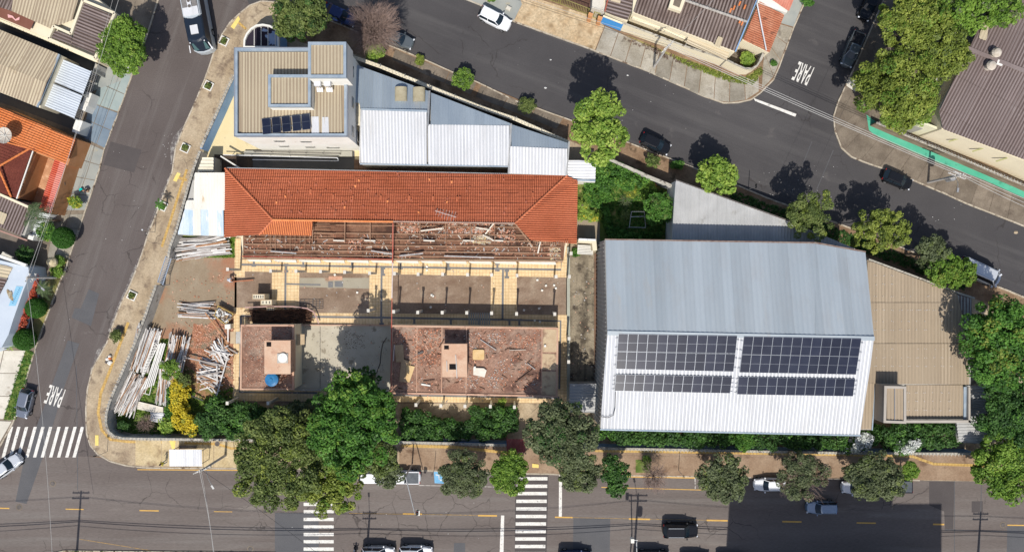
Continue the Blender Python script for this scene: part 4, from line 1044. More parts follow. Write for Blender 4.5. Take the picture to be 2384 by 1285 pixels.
# ------------------------------------------------------------------ 6. grey wedge shaped roof behind the hall
root = house('wedge_roof_shed', 'pale grey corrugated wedge shaped roof behind the hall, beside the garden', [(1573, 421, 4.7), (1852, 522, 4.7), (1985, 577, 4.7), (1985, 585, 4.6), (1566, 575, 4.4)], WHITEWALL, drop=.2)
rib_roof(root, 'roof_sheet', P3([(1573, 420, 4.8), (1852, 521, 4.75), (1990, 579, 4.6), (1990, 600, 4.6), (1562, 590, 4.4)]), 90, GREYROOF, .38, .055, 1.1)
MB().beam(g3(1573, 419, 4.75), g3(1852, 520, 4.75), .14, .12).build('gutter', IRON, root)

# ------------------------------------------------------------------ 7. tan metal roofs on the right
root = house('tan_roof_hall', 'low building with wide tan metal roofs at the right of the big hall', [(2018, 606, 4.8), (2230, 686, 4.8), (2264, 695, 4.8), (2262, 895, 4.8), (2020, 897, 4.8)], GREYWALL, drop=.2)
rib_roof(root, 'roof_sheet', P3([(2018, 605, 4.75), (2228, 684, 4.75), (2244, 752, 4.8), (2258, 895, 4.9), (2018, 893, 4.9)]), 90, TAN, .4, .035, 1.2, row=5.0, lift=.07, trough_mat=TGR)
rib_roof(root, 'roof_sheet', P3([(2229, 684, 4.6), (2264, 696, 4.6), (2261, 760, 4.6), (2243, 752, 4.6)]), 90, DARKROOF, .38, .05, 1.1, trough_mat=DGR)
root2 = house('tan_roof_wing', 'tan roofed wing with grey parapet next to the white flowering shrubs', [(2106, 897, 4.6), (2256, 897, 4.6), (2252, 979, 4.6), (2106, 979, 4.6)], GREYWALL, drop=.5)
rib_roof(root2, 'roof_sheet', P3([(2108, 896, 4.6), (2243, 896, 4.6), (2243, 975, 4.4), (2108, 975, 4.4)]), 90, TAN, .4, .035, 1.2, trough_mat=TGR)
PAR = mat('grey_parapet', (.36, .33, .29), (.42, .385, .34), .6, fine=.08)
MB().beam(g3(2106, 980, 4.75), g3(2258, 980, 4.75), .34, .5).build('parapet', PAR, root2); MB().beam(g3(2254, 900, 4.75), g3(2254, 982, 4.75), .24, .5).build('parapet', PAR, root2)
MB().beam(g3(2247, 900, 4.6), g3(2247, 976, 4.5), .42, .1).build('gutter', FLASH, root2)
root2 = house('tan_roof_strip', 'narrow tan roof strip with blue gutter at the right edge of the white hall roof', [(2006, 892, 4.9), (2038, 894, 4.9), (2030, 1001, 4.6), (2002, 1001, 4.6)], GREYWALL, drop=.2)
rib_roof(root2, 'roof_sheet', P3([(1996, 890, 4.95), (2037, 892, 4.95), (2029, 999, 4.7), (1996, 999, 4.7)]), 90, TAN, .4, .035, 1.2, trough_mat=TGR)
MB().beam(g3(2038, 893, 4.8), g3(2030, 1001, 4.6), .14, .12).build('gutter', FLASH, root2)
T = [(2059, 898), (2110, 899), (2110, 986), (2057, 984)]
root2 = house('roof_tower', 'grey tank tower with a small tan roof standing over the hedge beside the hall', [(x, y, 7.0) for x, y in T], PAR, drop=.3)
MB().ring_wall(gp(T, 7.0), 6.6, 7.0, .3).build('parapet', PAR, root2)
rib_roof(root2, 'roof_sheet', P3([(2064, 904, 6.8), (2103, 904, 6.8), (2103, 980, 6.8), (2064, 980, 6.8)]), 90, TAN, .4, .035, 1.2, trough_mat=TGR)
MB().beam(g3(2083, 904, 6.85), g3(2083, 980, 6.85), .06, .05).build('flashing', PFRAME, root2)
root2 = house('grey_sheet_roof', 'pale grey corrugated lean-to roof half shaded by the dark trees on the right', [(2250, 900, 3.4), (2288, 905, 3.4), (2292, 1034, 3.2), (2230, 1030, 3.2), (2230, 985, 3.3)], GREYWALL, drop=.2)
rib_roof(root2, 'roof_sheet', P3([(2252, 895, 3.45), (2300, 900, 3.45), (2300, 1034, 3.25), (2252, 1029, 3.25)]), 0, GREYROOF, .38, .055, 1.1)
rib_roof(root2, 'roof_sheet', P3([(2227, 982, 3.4), (2253, 982, 3.4), (2253, 1029, 3.25), (2232, 1028, 3.25)]), 0, GREYROOF, .38, .055, 1.1)

# ------------------------------------------------------------------ 8. alley between school and hall
sheet('path', [(1318, 575), (1396, 575), (1396, 1032), (1318, 1032)], 0.150, mat('alley_concrete', (.22, .185, .135), (.31, .265, .195), .5, (.08, .065, .05), .6, .5, fine=.2, fscale=5, bump=.2, w3=.12, streak=(90, .12, 1.1, (.07, .06, .045), .9), crack=.5))
MB().prism(gp([(1320, 575), (1327, 575), (1327, 940), (1320, 940)], .4), .1, .36).build('kerb_wall', mat('sage_kerb', (.4, .41, .34), (.33, .33, .28), 1.2, fine=.1), kind='structure')
root = house('alley_roof', 'weathered corrugated roof with broad ribs at the foot of the alley beside the hall', [(1327, 895, 2.9), (1394, 895, 2.9), (1394, 962, 2.8), (1332, 960, 2.8)], GREYWALL, drop=.3)
rib_roof(root, 'roof_sheet', P3([(1326, 893, 3.0), (1395, 893, 3.0), (1395, 962, 2.85), (1326, 960, 2.85)]), 0, GREYROOF, .4, .05, 1.0)
root = thing('notice_frame', 'white louvred panel lying at the top of the alley beside the tiled roof', 'panel', g3(1361, 582, .2))
MB().box((*g(1361, 582), .9), (2.0, 1.2, .05), -.06).build('panel_sheet', WHITEWALL, root)
for i in range(6):
    x, y = g(1361, 573 + i * 3.6); MB().box((x, y, .95), (1.85, .06, .05), -.06).build('louvre', GREYROOF, root)
for dx in (-16, 16):
    MB().beam(g3(1361 + dx, 582, .15), g3(1361 + dx, 582, .9), .06, .06).build('leg', GALV, root)
root = house('garden_kiosk', 'small cream kiosk roof at the top of the alley, between tiles and hall', [(1346, 557, 2.7), (1388, 558, 2.7), (1390, 583, 2.7), (1380, 583, 2.7), (1378, 566, 2.7), (1346, 564, 2.7)], CREAMWALL, drop=0)
rib_roof(root, 'roof_sheet', P3([(1346, 555, 2.85), (1389, 557, 2.85), (1389, 561, 2.8), (1346, 560, 2.8)]), 90, WHITEROOF, .25, .05, 1.0)

# fasteners in rows on the tan sheets
mb = MB()
for (x0, x1, ys, zz) in ((2036, 2236, (722, 748, 768, 812, 832, 852), 4.9), (2112, 2240, (914, 934, 955), 4.68), (2036, 2100, (642, 662, 690), 4.86), (2100, 2190, (690, 722), 4.86)):
    for y_ in ys:
        for k in range(int((x1 - x0) / 19.5)):
            for d in (0, 4):
                if random.random() < .8: x, y = g(x0 + k * 19.5 + d + random.uniform(-1, 1), y_ + random.uniform(-.8, .8), zz); mb.box((x, y, zz + .02), (.06, .06, .04))
mb.build('roof_fasteners', WHITEROOF, None, label='rows of pale fastener caps on the tan metal roofs', cat='fasteners', kind='stuff')

for i, (x0, x1) in enumerate(((1330, 1345), (1347, 1364), (1366, 1381))):
    for k in range(7):
        y0 = 600 + k * 41; MB().prism(gp([(x0, y0), (x1, y0), (x1, y0 + 38.5), (x0, y0 + 38.5)]), .15, .165 + .008 * ((i + k) % 3)).build('paving_slab', MATS['alley_concrete'], PAVE)
MB().prism(gp([(1383, 590), (1389, 590), (1389, 890), (1383, 890)]), .15, .22).build('drain_channel', mat('rust_brown_drain', (.2, .12, .08), (.12, .08, .06), 1), kind='structure')
# slipped and loose tiles on the north slope
rnd = random.Random(12); zt = plane(P3([NW, NE_, R1, R0])); mb = MB(); mb2 = MB()
for i in range(60):
    px = rnd.uniform(600, 1240); py = rnd.uniform(400, 508)
    if px < 560 + (py - 392) or px > 1300 - (py - 410) * 1.1: continue
    x, y = g(px, py, 4.4); z = zt(x, y) + .05; (mb if i % 6 else mb2).box((x, y, z), (.2, .36, .03), rnd.gauss(0, .08), rx=.18)
tl = [o for o in bpy.data.objects if o.name == 'tiled_roof_school_wing'][0]
mb.build('weathered_tiles', mat('weathered_tile', (.2, .07, .045), (.34, .12, .08), .8, fine=.2), tl, kind='stuff'); mb2.build('replaced_tiles', TILE_NEW, tl, kind='stuff')
# ------------------------------------------------------------------ yards and courtyard floors
sheet('yard', [(410, 600), (552, 600), (552, 760), (470, 780), (420, 830), (338, 800), (358, 742), (384, 664)], 0.150, YARD)
sheet('yard', [(405, 548), (550, 552), (552, 600), (396, 600)], 0.151, GRASS)
sheet('yard', [(452, 752), (476, 760), (505, 742), (552, 746), (548, 905), (520, 890), (500, 905), (470, 880), (452, 862), (428, 846), (437, 812), (446, 790)], 0.1565, REDSOIL)
sheet('yard', [(343, 786), (420, 790), (428, 830), (460, 905), (548, 905), (548, 1008), (306, 1008), (282, 998), (273, 970), (286, 920)], 0.1535, GRASS)
sheet('yard', [(430, 850), (545, 855), (548, 935), (470, 930), (440, 890)], 0.1560, mat('patchy_grass', (.13, .14, .05), (.3, .17, .1), 1.1, (.33, .13, .07), .9, .58, fine=.3, fscale=6, bump=.4))
sheet('courtyard', [(548, 555), (1322, 560), (1322, 938), (545, 938)], 0.1500, COURT)
GREYC = mat('grey_yard_concrete', (.3, .27, .21), (.36, .33, .265), .3, (.3, .2, .14), .4, .6, fine=.1, bump=.1)
sheet('courtyard', [(698, 647), (860, 647), (860, 672), (698, 668)], 0.1520, GREYC)
def cream(px, z=.158): return sheet('tiled_walk', px, z, CREAM)
cream([(548, 556), (571, 556), (571, 645), (547, 645)]); cream([(571, 604), (1320, 612), (1320, 646), (571, 632)]) ; cream([(1298, 566), (1322, 566), (1320, 612), (1298, 612)])
cream([(634, 632), (698, 634), (696, 757), (634, 757)], .1575); cream([(861, 637), (915, 638), (914, 757), (859, 757)], .1575); cream([(1143, 641), (1203, 642), (1203, 757), (1142, 757)], .1575)
cream([(545, 716), (580, 716), (580, 727), (566, 727), (560, 935), (543, 935)], .159); cream([(566, 727), (1325, 733), (1325, 760), (566, 758)], .1585)
cream([(1300, 733), (1325, 733), (1322, 938), (1298, 938)], .1592); cream([(543, 906), (1322, 914), (1322, 938), (543, 932)], .1587)
def gline(px, w=.26): return strip('grey_tile_line', px, w, .1625, GREYT)
gline([(564, 556), (564, 616), (1306, 628), (1308, 575)]); gline([(666, 618), (665, 722)]); gline([(889, 622), (888, 748)]); gline([(1171, 628), (1170, 744)]); gline([(668, 661), (747, 663)], .2)
gline([(562, 735), (888, 739), (1170, 744), (1305, 747), (1302, 905)]); gline([(562, 735), (559, 912), (740, 914)]); gline([(905, 918), (1302, 925)], .3)
for (px, py) in ((592, 611), (707, 612), (820, 614), (933, 617), (1044, 619), (1158, 622), (1290, 905), (965, 748), (1050, 750), (1114, 751), (1186, 752), (1209, 752), (889, 746), (1180, 638), (892, 632), (667, 624)):
    x, y = g(px, py); mb = MB()
    for dy in (-.42, .42): mb.flat([(x - .3, y + dy - .14), (x + .3, y + dy - .14), (x + .3, y + dy + .14), (x - .3, y + dy + .14)], .1655)
    mb.flat([(x - .14, y - .28), (x + .14, y - .28), (x + .14, y + .28), (x - .14, y + .28)], .1655)
    mb.build('grey_tile_mark', GREYT, kind='structure')
MB().prism(gp([(765, 656), (776, 656), (776, 669), (765, 669)]), .15, .2).build('drain_cover', GREYT, kind='structure')
MB().prism(gp([(780, 655), (799, 655), (799, 668), (780, 668)]), .15, .19).build('drain_cover', GREYT, kind='structure')
sheet('courtyard', [(766, 643), (798, 643), (798, 652), (766, 652)], .166, mat('red_tile_patch', (.42, .22, .14), (.52, .33, .24), 2, fine=.2))
# gratings laid in the corridor
root = thing('floor_grating', 'large slatted metal grating laid in the courtyard walk, in front of the right roof slab', 'grating', g3(1114, 742, .16))
for i in range(10):
    px = 1091 + i * 5.2; MB().prism(gp([(px, 728), (px + 3, 728), (px + 3, 757), (px, 757)]), .165, .21).build('bar', mat('grating_bar', (.36, .36, .33), (.28, .28, .26), 2), root)
for k, (a, b) in enumerate((((699, 697), (729, 719)), ((728, 697), (752, 718)))):
    root = thing('window_grille', ('left' if k == 0 else 'right') + ' one of the dark grilles lying flat beside the rusty rod heap', 'grille', g3(a[0], a[1], .17), 'window grilles in the courtyard')
    for t in range(5):
        y = a[1] + (b[1] - a[1]) * t / 4; MB().beam(g3(a[0], y, .2), g3(b[0], y, .2), .05, .04).build('bar', IRON, root)
    for t in range(4):
        x = a[0] + (b[0] - a[0]) * t / 3; MB().beam(g3(x, a[1], .22), g3(x, b[1], .22), .06, .04).build('bar', IRON, root)

# ------------------------------------------------------------------ pillars left standing
PIL = mat('pillar_concrete', (.66, .63, .56), (.55, .52, .46), 2, (.4, .37, .32), 3, .62, fine=.1)
rowA = [(531, 627), (631, 631), (690, 631.5), (747, 632), (803, 633.5), (861, 636), (919, 637), (974, 638.5), (1031, 638.5), (1089, 639.5), (1145, 640), (1204, 641.5), (1295, 644), (1326, 644)]
rowB = [(858, 723), (917, 725.5), (973, 727), (1030, 727.5), (1087, 728), (1145, 729), (1203, 730.5), (1292, 731)]
rowC = [(530, 938), (625, 938), (969, 942), (1027, 944), (1083, 945), (1142, 945.5), (1198, 947)]
rowD = [(1325, 788), (1324, 842), (1330, 590)]
def pillar(p, h, label, grp):
    x, y = g(p[0], p[1], h); root = thing('concrete_pillar', label, 'pillar', (x, y, .15), grp)
    MB().box((x, y, (h + .15) / 2), (.22, .3, h - .15)).build('shaft', PIL, root)
    MB().box((x - .02, y, h + .06), (.34, .42, .12)).build('capital', PIL, root)
nth = ['first', 'second', 'third', 'fourth', 'fifth', 'sixth', 'seventh', 'eighth', 'ninth', 'tenth', 'eleventh', 'twelfth', 'thirteenth', 'fourteenth']
for i, p in enumerate(rowA): pillar(p, 4.1, nth[i] + ' from the left in the row of white pillars along the tiled wing', 'bare concrete pillars of the courtyard')
for i, p in enumerate(rowB): pillar(p, 4.1, nth[i] + ' from the left in the pillar row in front of the rubble covered slabs', 'bare concrete pillars of the courtyard')
for i, p in enumerate(rowC): pillar(p, 3.6, nth[i] + ' from the left in the pillar row along the hedge', 'bare concrete pillars of the courtyard')
for i, p in enumerate(rowD): pillar(p, 3.6, ['pillar halfway down the alley, right of the right slab', 'lower pillar of the alley edge, right of the right slab', 'pillar by the louvred panel at the top of the alley'][i], 'bare concrete pillars of the courtyard')
# long pipe crossing the courtyard
PIPER = mat('red_pipe', (.33, .07, .05), (.38, .15, .11), 1.5, fine=.1, rough=.5); PIPEP = mat('pale_pipe', (.55, .45, .4), (.6, .52, .48), 1.5, fine=.1)
root = thing('hydrant_pipe', 'long red and pale pipe crossing the courtyard from the tiled roof to the hedge', 'pipe', g3(913, 640, 4.0))
MB().beam(g3(915, 520, 4.6), g3(914, 612, 3.9), .13, .13)  .build('pipe', PIPER, root); MB().beam(g3(914, 612, 3.9), g3(912.5, 694, 3.9), .13, .13).build('pipe', PIPEP, root)
MB().beam(g3(912.5, 694, 3.9), g3(910, 914, 3.9), .11, .11).build('pipe', PIPER, root)
for y in (612, 758, 905): x_, y_ = g(912, y, 3.8); MB().box((x_, y_, 3.3), (.08, .08, 1.0)).build('bracket', GALV, root)
MB().beam(g3(563, 597, 3.45), g3(915, 604, 3.45), .11, .11).build('red_pipe', PIPER, label='thin red pipe running along the stripped edge of the tiled wing', cat='pipe')
MB().beam(g3(937, 917, 3.5), g3(1032, 918, 3.5), .1, .1).build('red_pipe', PIPER, label='short red pipe on the front edge of the right slab, above the hedge', cat='pipe')

# ------------------------------------------------------------------ flat slabs of the demolished wing
SLAB2 = mat('rubble_dusted_slab', (0.22, 0.125, 0.09), (0.31, 0.2, 0.15), 0.4, (0.12, 0.07, 0.055), 0.45, 0.52, fine=0.3, fscale=5, bump=.3, w3=.14, streak=(35, .35, .7, (.36, .28, .22), .75))
RIM = mat('pinkish_plaster_rim', (0.45, 0.28, 0.2), (0.52, 0.36, 0.27), 0.7, (0.27, 0.17, 0.13), 1.2, 0.6, fine=0.15)
PLAST = mat('dusty_plaster_box', (0.52, 0.34, 0.24), (0.58, 0.43, 0.32), 0.6, (0.36, 0.18, 0.12), 0.7, 0.56, fine=0.15, w3=.2)
SZ = 3.6
def slab_house(name, label, px, extra=()):
    w = gp(px, SZ); c = centroid(w); r = thing(name, label, 'building', (c[0], c[1], .1))
    MB().prism(w, .1, SZ).build('wall', CREAMWALL, r)
    MB().prism(inset(w, -.08), SZ + .002, SZ + .14).build('roof_slab', SLAB2, r)
    MB().ring_wall(inset(w, -.1), SZ + .0, SZ + .26, .22).build('rim', RIM, r)
    return r
sl = slab_house('left_slab_room', 'left roofless block with a brown rubble dusted slab, blue tank and white hatch', [(564, 757), (684, 757), (684, 905), (562, 905)])
sr = slab_house('right_slab_room', 'right roofless block with a wide brown slab covered with broken tiles and boards', [(913, 758), (1298, 764), (1296, 922), (911, 914)])
for px in (971, 1029, 1086, 1262): MB().beam(g3(px, 762, SZ + .17), g3(px - 1, 916, SZ + .17), .1, .07).build('slab_joint', RIM, sr)
ZP = mat('pale_tan_slab', (.5, .4, .27), (.44, .33, .22), 1.2, (.26, .17, .12), .9, .54, fine=.2, w3=.15)
for q in ([(1265, 766), (1297, 767), (1297, 820), (1263, 819)], [(1263, 823), (1296, 824), (1296, 861), (1262, 860)], [(1262, 864), (1296, 865), (1296, 920), (1260, 918)]):
    MB().prism(gp(q, SZ + .16), SZ + .14, SZ + .19).build('roof_panel', ZP, sr)
def box_on(root, x0, y0, x1, y1, h, holes):
    z1 = SZ + .14 + h; w = gp([(x0, y0), (x1, y0), (x1, y1), (x0, y1)], z1)
    MB().prism(w, SZ + .14, z1 - .08).build('tank_room', RIM, root); MB().prism(inset(w, -.08), z1 - .08, z1).build('tank_room_roof', PLAST, root)
    for (a, b, c, d) in holes: MB().prism(gp([(a, b), (c, b), (c, d), (a, d)], z1), z1 + .002, z1 + .02).build('dark_hatch_plate', mat('hole_shade', (.012, .01, .01), fine=0), root)  # flat black plates stand in for the shade inside the hatch holes
    return z1
zl = box_on(sl, 617, 794, 675, 869, 2.2, [(620.5, 796, 631.5, 806.5)])
zr = box_on(sr, 1031, 802, 1086, 876, 2.2, [(1034, 804, 1045, 813), (1046, 847, 1064, 860)])
MB().prism(gp([(646, 823), (671, 823), (671, 845), (646, 845)], zl), zl, zl + .1).build('hatch_base', GREYWALL, sl)
x, y = g(658, 833, zl + .2); MB().tube([(x, y, zl + .1), (x, y, zl + .2)], .58, 20).build('tank_lid', WHITEWALL, label='round white lid on the raised box of the left slab', cat='lid')
TANKB = mat('blue_polyethylene', (.035, .13, .28), (.05, .19, .38), 2, rough=.4, fine=.05)
x, y = g(632, 884, SZ + 1.1); root = thing('water_tank', 'round blue water tank at the lower edge of the left slab', 'water tank', (x, y, SZ + .14))
mb = MB(); prof = [(.62, 0), (.68, .1), (.78, .85), (.82, .86), (.82, .93), (.5, 1.02), (.18, 1.05), (.17, 1.12)]
for (r0, z0_), (r1, z1_) in zip(prof[:-1], prof[1:]):
    for k in range(24):
        a0, a1 = k * math.pi / 12, (k + 1) * math.pi / 12
        mb.quad((x + r0 * math.cos(a0), y + r0 * math.sin(a0), SZ + .14 + z0_), (x + r0 * math.cos(a1), y + r0 * math.sin(a1), SZ + .14 + z0_), (x + r1 * math.cos(a1), y + r1 * math.sin(a1), SZ + .14 + z1_), (x + r1 * math.cos(a0), y + r1 * math.sin(a0), SZ + .14 + z1_))
mb.build('tank_shell', TANKB, root); MB().prism([(x + .17 * math.cos(a), y + .17 * math.sin(a)) for a in np.linspace(0, 5.76, 12)], SZ + 1.2, SZ + 1.28).build('tank_cap', TANKB, root)
# middle court (open, at ground level) with its walls
sheet('courtyard', [(684, 757), (912, 757), (912, 908), (684, 908)], .1700, mat('grey_court_floor', (.42, .38, .3), (.5, .46, .37), .35, (.27, .235, .18), .8, .58, fine=.1))
root = thing('court_wall', 'low wall with a pinkish top closing the grey middle court towards the courtyard', 'wall', g3(800, 757, .15))
MB().beam(g3(684, 756, .3), g3(912, 757.5, .3), .14, .3).build('wall_face', RIM, root)
MB().beam(g3(700, 907, .4), g3(905, 909, .4), .16, .5).build('court_wall', GREYWALL, label='low grey wall between the middle court and the hedge walk', cat='wall')
MB().tube([g3(900, 786, .2), g3(891, 800, .2), g3(887, 820, .2), g3(885, 845, .2), g3(878, 866, .2), g3(868, 880, .2)], .05, 5).build('hose', WIRE, label='black hose lying across the grey middle court', cat='hose')
for k in range(6):
    px = 745.5; MB().beam(g3(px, 760 + 24 * k, .18), g3(px - .3, 783 + 24 * k, .18), .06, .02).build('floor_joint', IRON, kind='structure')
root = thing('wooden_hatch', 'cream square board leaning at the wall of the left slab, over the middle court', 'board', g3(698, 790, SZ))
MB().prism(gp([(683, 778), (709, 778), (709, 802), (685, 804)], 2.6), 2.5, 2.6).build('board', ZP, root); MB().beam(g3(694, 790, .17), g3(694, 790, 2.5), .1, .1).build('prop', IRON, root)
for i, (px0, py0, px1, py1) in enumerate(((536, 772, 548, 800), (549, 772, 561, 800))):
    MB().prism(gp([(px0, py0), (px1, py0), (px1, py1), (px0, py1)], 2.8), 2.72, 2.8).build('awning_slab', [ZP, GREYWALL][i], label=['tan', 'grey'][i] + ' half of the small awning slab at the left wall of the left block', cat='awning')

# ------------------------------------------------------------------ rubble
def scatter(name, label, cat, areas, m, smin, smax, seed, z, aspect=.5, thick=.05, kind='stuff'):
    mb = MB(); r_ = random.Random(seed); mats = m if isinstance(m, list) else [m]
    for (x0, y0, x1, y1, n) in areas:
        for i in range(n):
            x, y = g(r_.uniform(x0, x1), r_.uniform(y0, y1), z); s = r_.uniform(smin, smax)
            mb.box((x, y, z + thick * .6), (s, s * aspect * r_.uniform(.6, 1.4), thick * r_.uniform(.5, 1.6)), r_.uniform(0, 3.1), r_.randrange(len(mats)), r_.uniform(-.3, .3), r_.uniform(-.3, .3))
    return mb.build(name, mats, label=label, cat=cat, kind=kind)
SH1 = mat('broken_tile_orange', (.38, .16, .1), (.46, .24, .16), 3, fine=.2); SH2 = mat('broken_tile_pink', (.5, .27, .19), (.6, .4, .3), 3, fine=.2)
PLW = mat('plaster_crumbs', (.5, .45, .39), (.38, .33, .27), 3, fine=.2); DKB = mat('dark_splinters', (.07, .045, .035), (.13, .08, .055), 3, fine=.2); GRS = mat('grey_splinters', (.45, .43, .41), (.33, .31, .3), 3, fine=.2)
scatter('rubble', 'broken terracotta tiles and dust on the right rubble slab', 'rubble', [(960, 766, 1026, 850, 420), (920, 770, 955, 800, 50), (1090, 765, 1260, 830, 170), (1090, 830, 1260, 910, 150), (930, 850, 1030, 910, 80), (1035, 810, 1084, 870, 0), (1190, 780, 1250, 810, 60)], [SH1, SH2, SH1], .07, .26, 1, SZ + .15, .45)
scatter('rubble', 'pale plaster crumbs and splinters strewn over the right slab', 'rubble', [(1090, 775, 1120, 815, 50), (1135, 775, 1165, 800, 70), (1070, 875, 1115, 905, 50), (1135, 870, 1165, 905, 60), (1150, 840, 1180, 870, 40), (930, 770, 1255, 912, 170)], [PLW, GRS, SH2], .05, .22, 2, SZ + .15, .5)
scatter('rubble', 'dark splinters and sticks over the right slab', 'rubble', [(930, 770, 1255, 912, 140)], [DKB], .15, .8, 3, SZ + .15, .12, .04)
scatter('rubble', 'mixed crumbs of plaster and tile on the left slab', 'rubble', [(568, 762, 616, 900, 210), (618, 762, 680, 790, 60), (620, 874, 680, 902, 50)], [PLW, SH2, SH1, SH2], .04, .16, 4, SZ + .15, .5)
scatter('rubble', 'broken tiles, plaster and sticks lying on the stripped ceiling under the tiled roof', 'rubble',
        [(925, 520, 975, 545, 240), (1040, 520, 1095, 548, 190), (1100, 522, 1150, 545, 140), (1158, 535, 1200, 565, 170), (980, 522, 1036, 548, 60), (810, 555, 845, 590, 70), (700, 545, 1300, 600, 330), (570, 560, 700, 598, 60), (1275, 570, 1292, 596, 50),
         (880, 580, 910, 600, 40)], [SH1, SH2, SH1, PLW], .08, .28, 5, 3.12, .45)
scatter('rubble', 'grey and white splinters on the stripped ceiling under the tiled roof', 'rubble', [(570, 550, 1300, 602, 240), (925, 520, 1200, 560, 100)], [GRS, PLW, DKB], .15, .8, 6, 3.12, .15, .05)
scatter('straw_heap', 'pale yellow straw and plaster dust in the stripped roof bay near the right hip', 'rubble', [(1100, 545, 1142, 566, 300), (1280, 575, 1305, 605, 120)], [mat('straw', (.55, .43, .24), (.62, .52, .33), 3, fine=.2), PLW], .06, .3, 7, 3.14, .3)
scatter('rubble', 'red brick and tile rubble spread over the ground left of the slabs', 'rubble', [(450, 755, 545, 830, 520), (500, 840, 546, 905, 160), (430, 770, 545, 870, 300), (400, 640, 545, 900, 240), (440, 895, 475, 925, 40)], [SH1, REDSOIL, SH2, SH2], .06, .2, 8, .155, .6)
scatter('rubble', 'crumbs and litter lying in the courtyard', 'rubble', [(700, 650, 1300, 725, 60), (570, 610, 1300, 640, 40), (1325, 600, 1390, 880, 60), (545, 906, 1320, 936, 90), (690, 770, 900, 900, 40)], [PLW, SH2, GRS], .06, .2, 9, .165, .6)
scatter('rubble', 'dry leaves scattered over the grey middle court', 'rubble', [(800, 775, 850, 812, 150), (700, 760, 900, 900, 90)], [DKB], .04, .12, 10, .172, .5, .02)

# single boards and objects lying on the slabs
WOOD = mat('weathered_board', (.34, .23, .14), (.42, .31, .2), 1.2, (.25, .16, .1), 2, .6, fine=.15, rv=.1, stretch=(1, .3, 1)); WOODY = mat('pale_board', (.58, .4, .2), (.64, .48, .28), 1.2, (.45, .3, .16), 2, .62, fine=.12)
WHT = mat('dirty_white_sheet', (.7, .66, .58), (.62, .57, .48), 1.2, (.5, .42, .32), 2, .62, fine=.1)
def lying(name, label, cat, px, z, m, t=.06):
    return MB().prism(gp(px, z), z, z + t, bottom=True).build(name, m, label=label, cat=cat)
lying('board', 'brown board lying at the left edge of the right slab, the upper one', 'board', [(919, 803), (939, 802), (941, 842), (922, 843)], SZ + .2, WOOD)
lying('board', 'darker board half under the pale one at the left edge of the right slab', 'board', [(934, 836), (958, 841), (949, 890), (930, 888)], SZ + .18, WOOD)
lying('board', 'pale yellowish board on the right slab, near its lower left corner', 'board', [(947, 849), (966, 853), (953, 890), (945, 886)], SZ + .27, WOODY)
root = thing('mattress', 'tan square mattress with rounded corners lying on the right slab', 'mattress', g3(1114, 825, SZ + .15))
w = []
for cx, cy, a0 in ((1124, 817, 0), (1104, 817, 90), (1104, 834, 180), (1124, 834, 270)):
    for k in range(4):
        a = math.radians(a0 + k * 30); w.append((cx + 4 * math.cos(a), cy - 4 * math.sin(a)))
w = gp(w, SZ + .35); MB().prism(w, SZ + .15, SZ + .33).build('mattress_side', WOOD, root); MB().prism(inset(w, .05), SZ + .33, SZ + .38).build('mattress_top', WOODY, root)
root = thing('white_tub', 'broken off-white tub lying on the right slab below the tan mattress', 'tub', g3(1117, 866, SZ + .15))
w = gp([(1102, 856), (1126, 857), (1133, 862), (1128, 878), (1119, 876), (1102, 872)], SZ + .4); MB().prism(w, SZ + .15, SZ + .42).build('tub_shell', WHT, root); MB().prism(gp([(1103, 853), (1108, 853), (1106, 863), (1102, 862)], SZ + .5), SZ + .2, SZ + .5).build('tub_foot', WHITEWALL, root)
lying('fluorescent_fitting', 'white strip light fitting lying on the right slab near its lower edge', 'light fitting', [(981, 892), (1002, 896), (1002, 899), (981, 896)], SZ + .2, WHITEWALL, .08)
lying('plastic_bin', 'black plastic piece lying on the right slab beside the orange tile heap', 'plastic', [(972, 822), (984, 816), (987, 820), (974, 826)], SZ + .2, IRON, .15)
for i, (a, b, m, lab) in enumerate((((1061, 826), (1064, 880), GALV, 'long pale metal bar leaning over the opening in the right slab box'), ((1040, 840), (1041, 865), GALV, 'short pale bar on the box of the right slab'),
        ((1118, 790), (1155, 815), GRS, 'thin grey stick on the right slab, above the mattress'), ((1186, 815), (1225, 814), PLW, 'thin pale batten on the right part of the right slab'),
        ((1228, 846), (1246, 860), GRS, 'short bent stick at the right end of the right slab'), ((1200, 890), (1240, 860), DKB, 'long dark stick crossing the lower right of the right slab'),
        ((1022, 810), (1034, 790), DKB, 'dark rod leaning beside the box of the right slab'), ((985, 888), (1012, 885), DKB, 'dark rod near the white strip light on the right slab'),
        ((918, 803), (916, 840), PIPEP, 'thin pale rod at the left edge of the right slab'), ((1226, 893), (1250, 914), SH1, 'rusty red rod at the lower right corner of the right slab'))):
    zz = SZ + (2.4 if 1031 < a[0] < 1086 and 802 < a[1] < 876 else .3)
    MB().beam(g3(*a, zz), g3(*b, zz + .05), .09, .07).build('stick', m, label=lab, cat='stick')
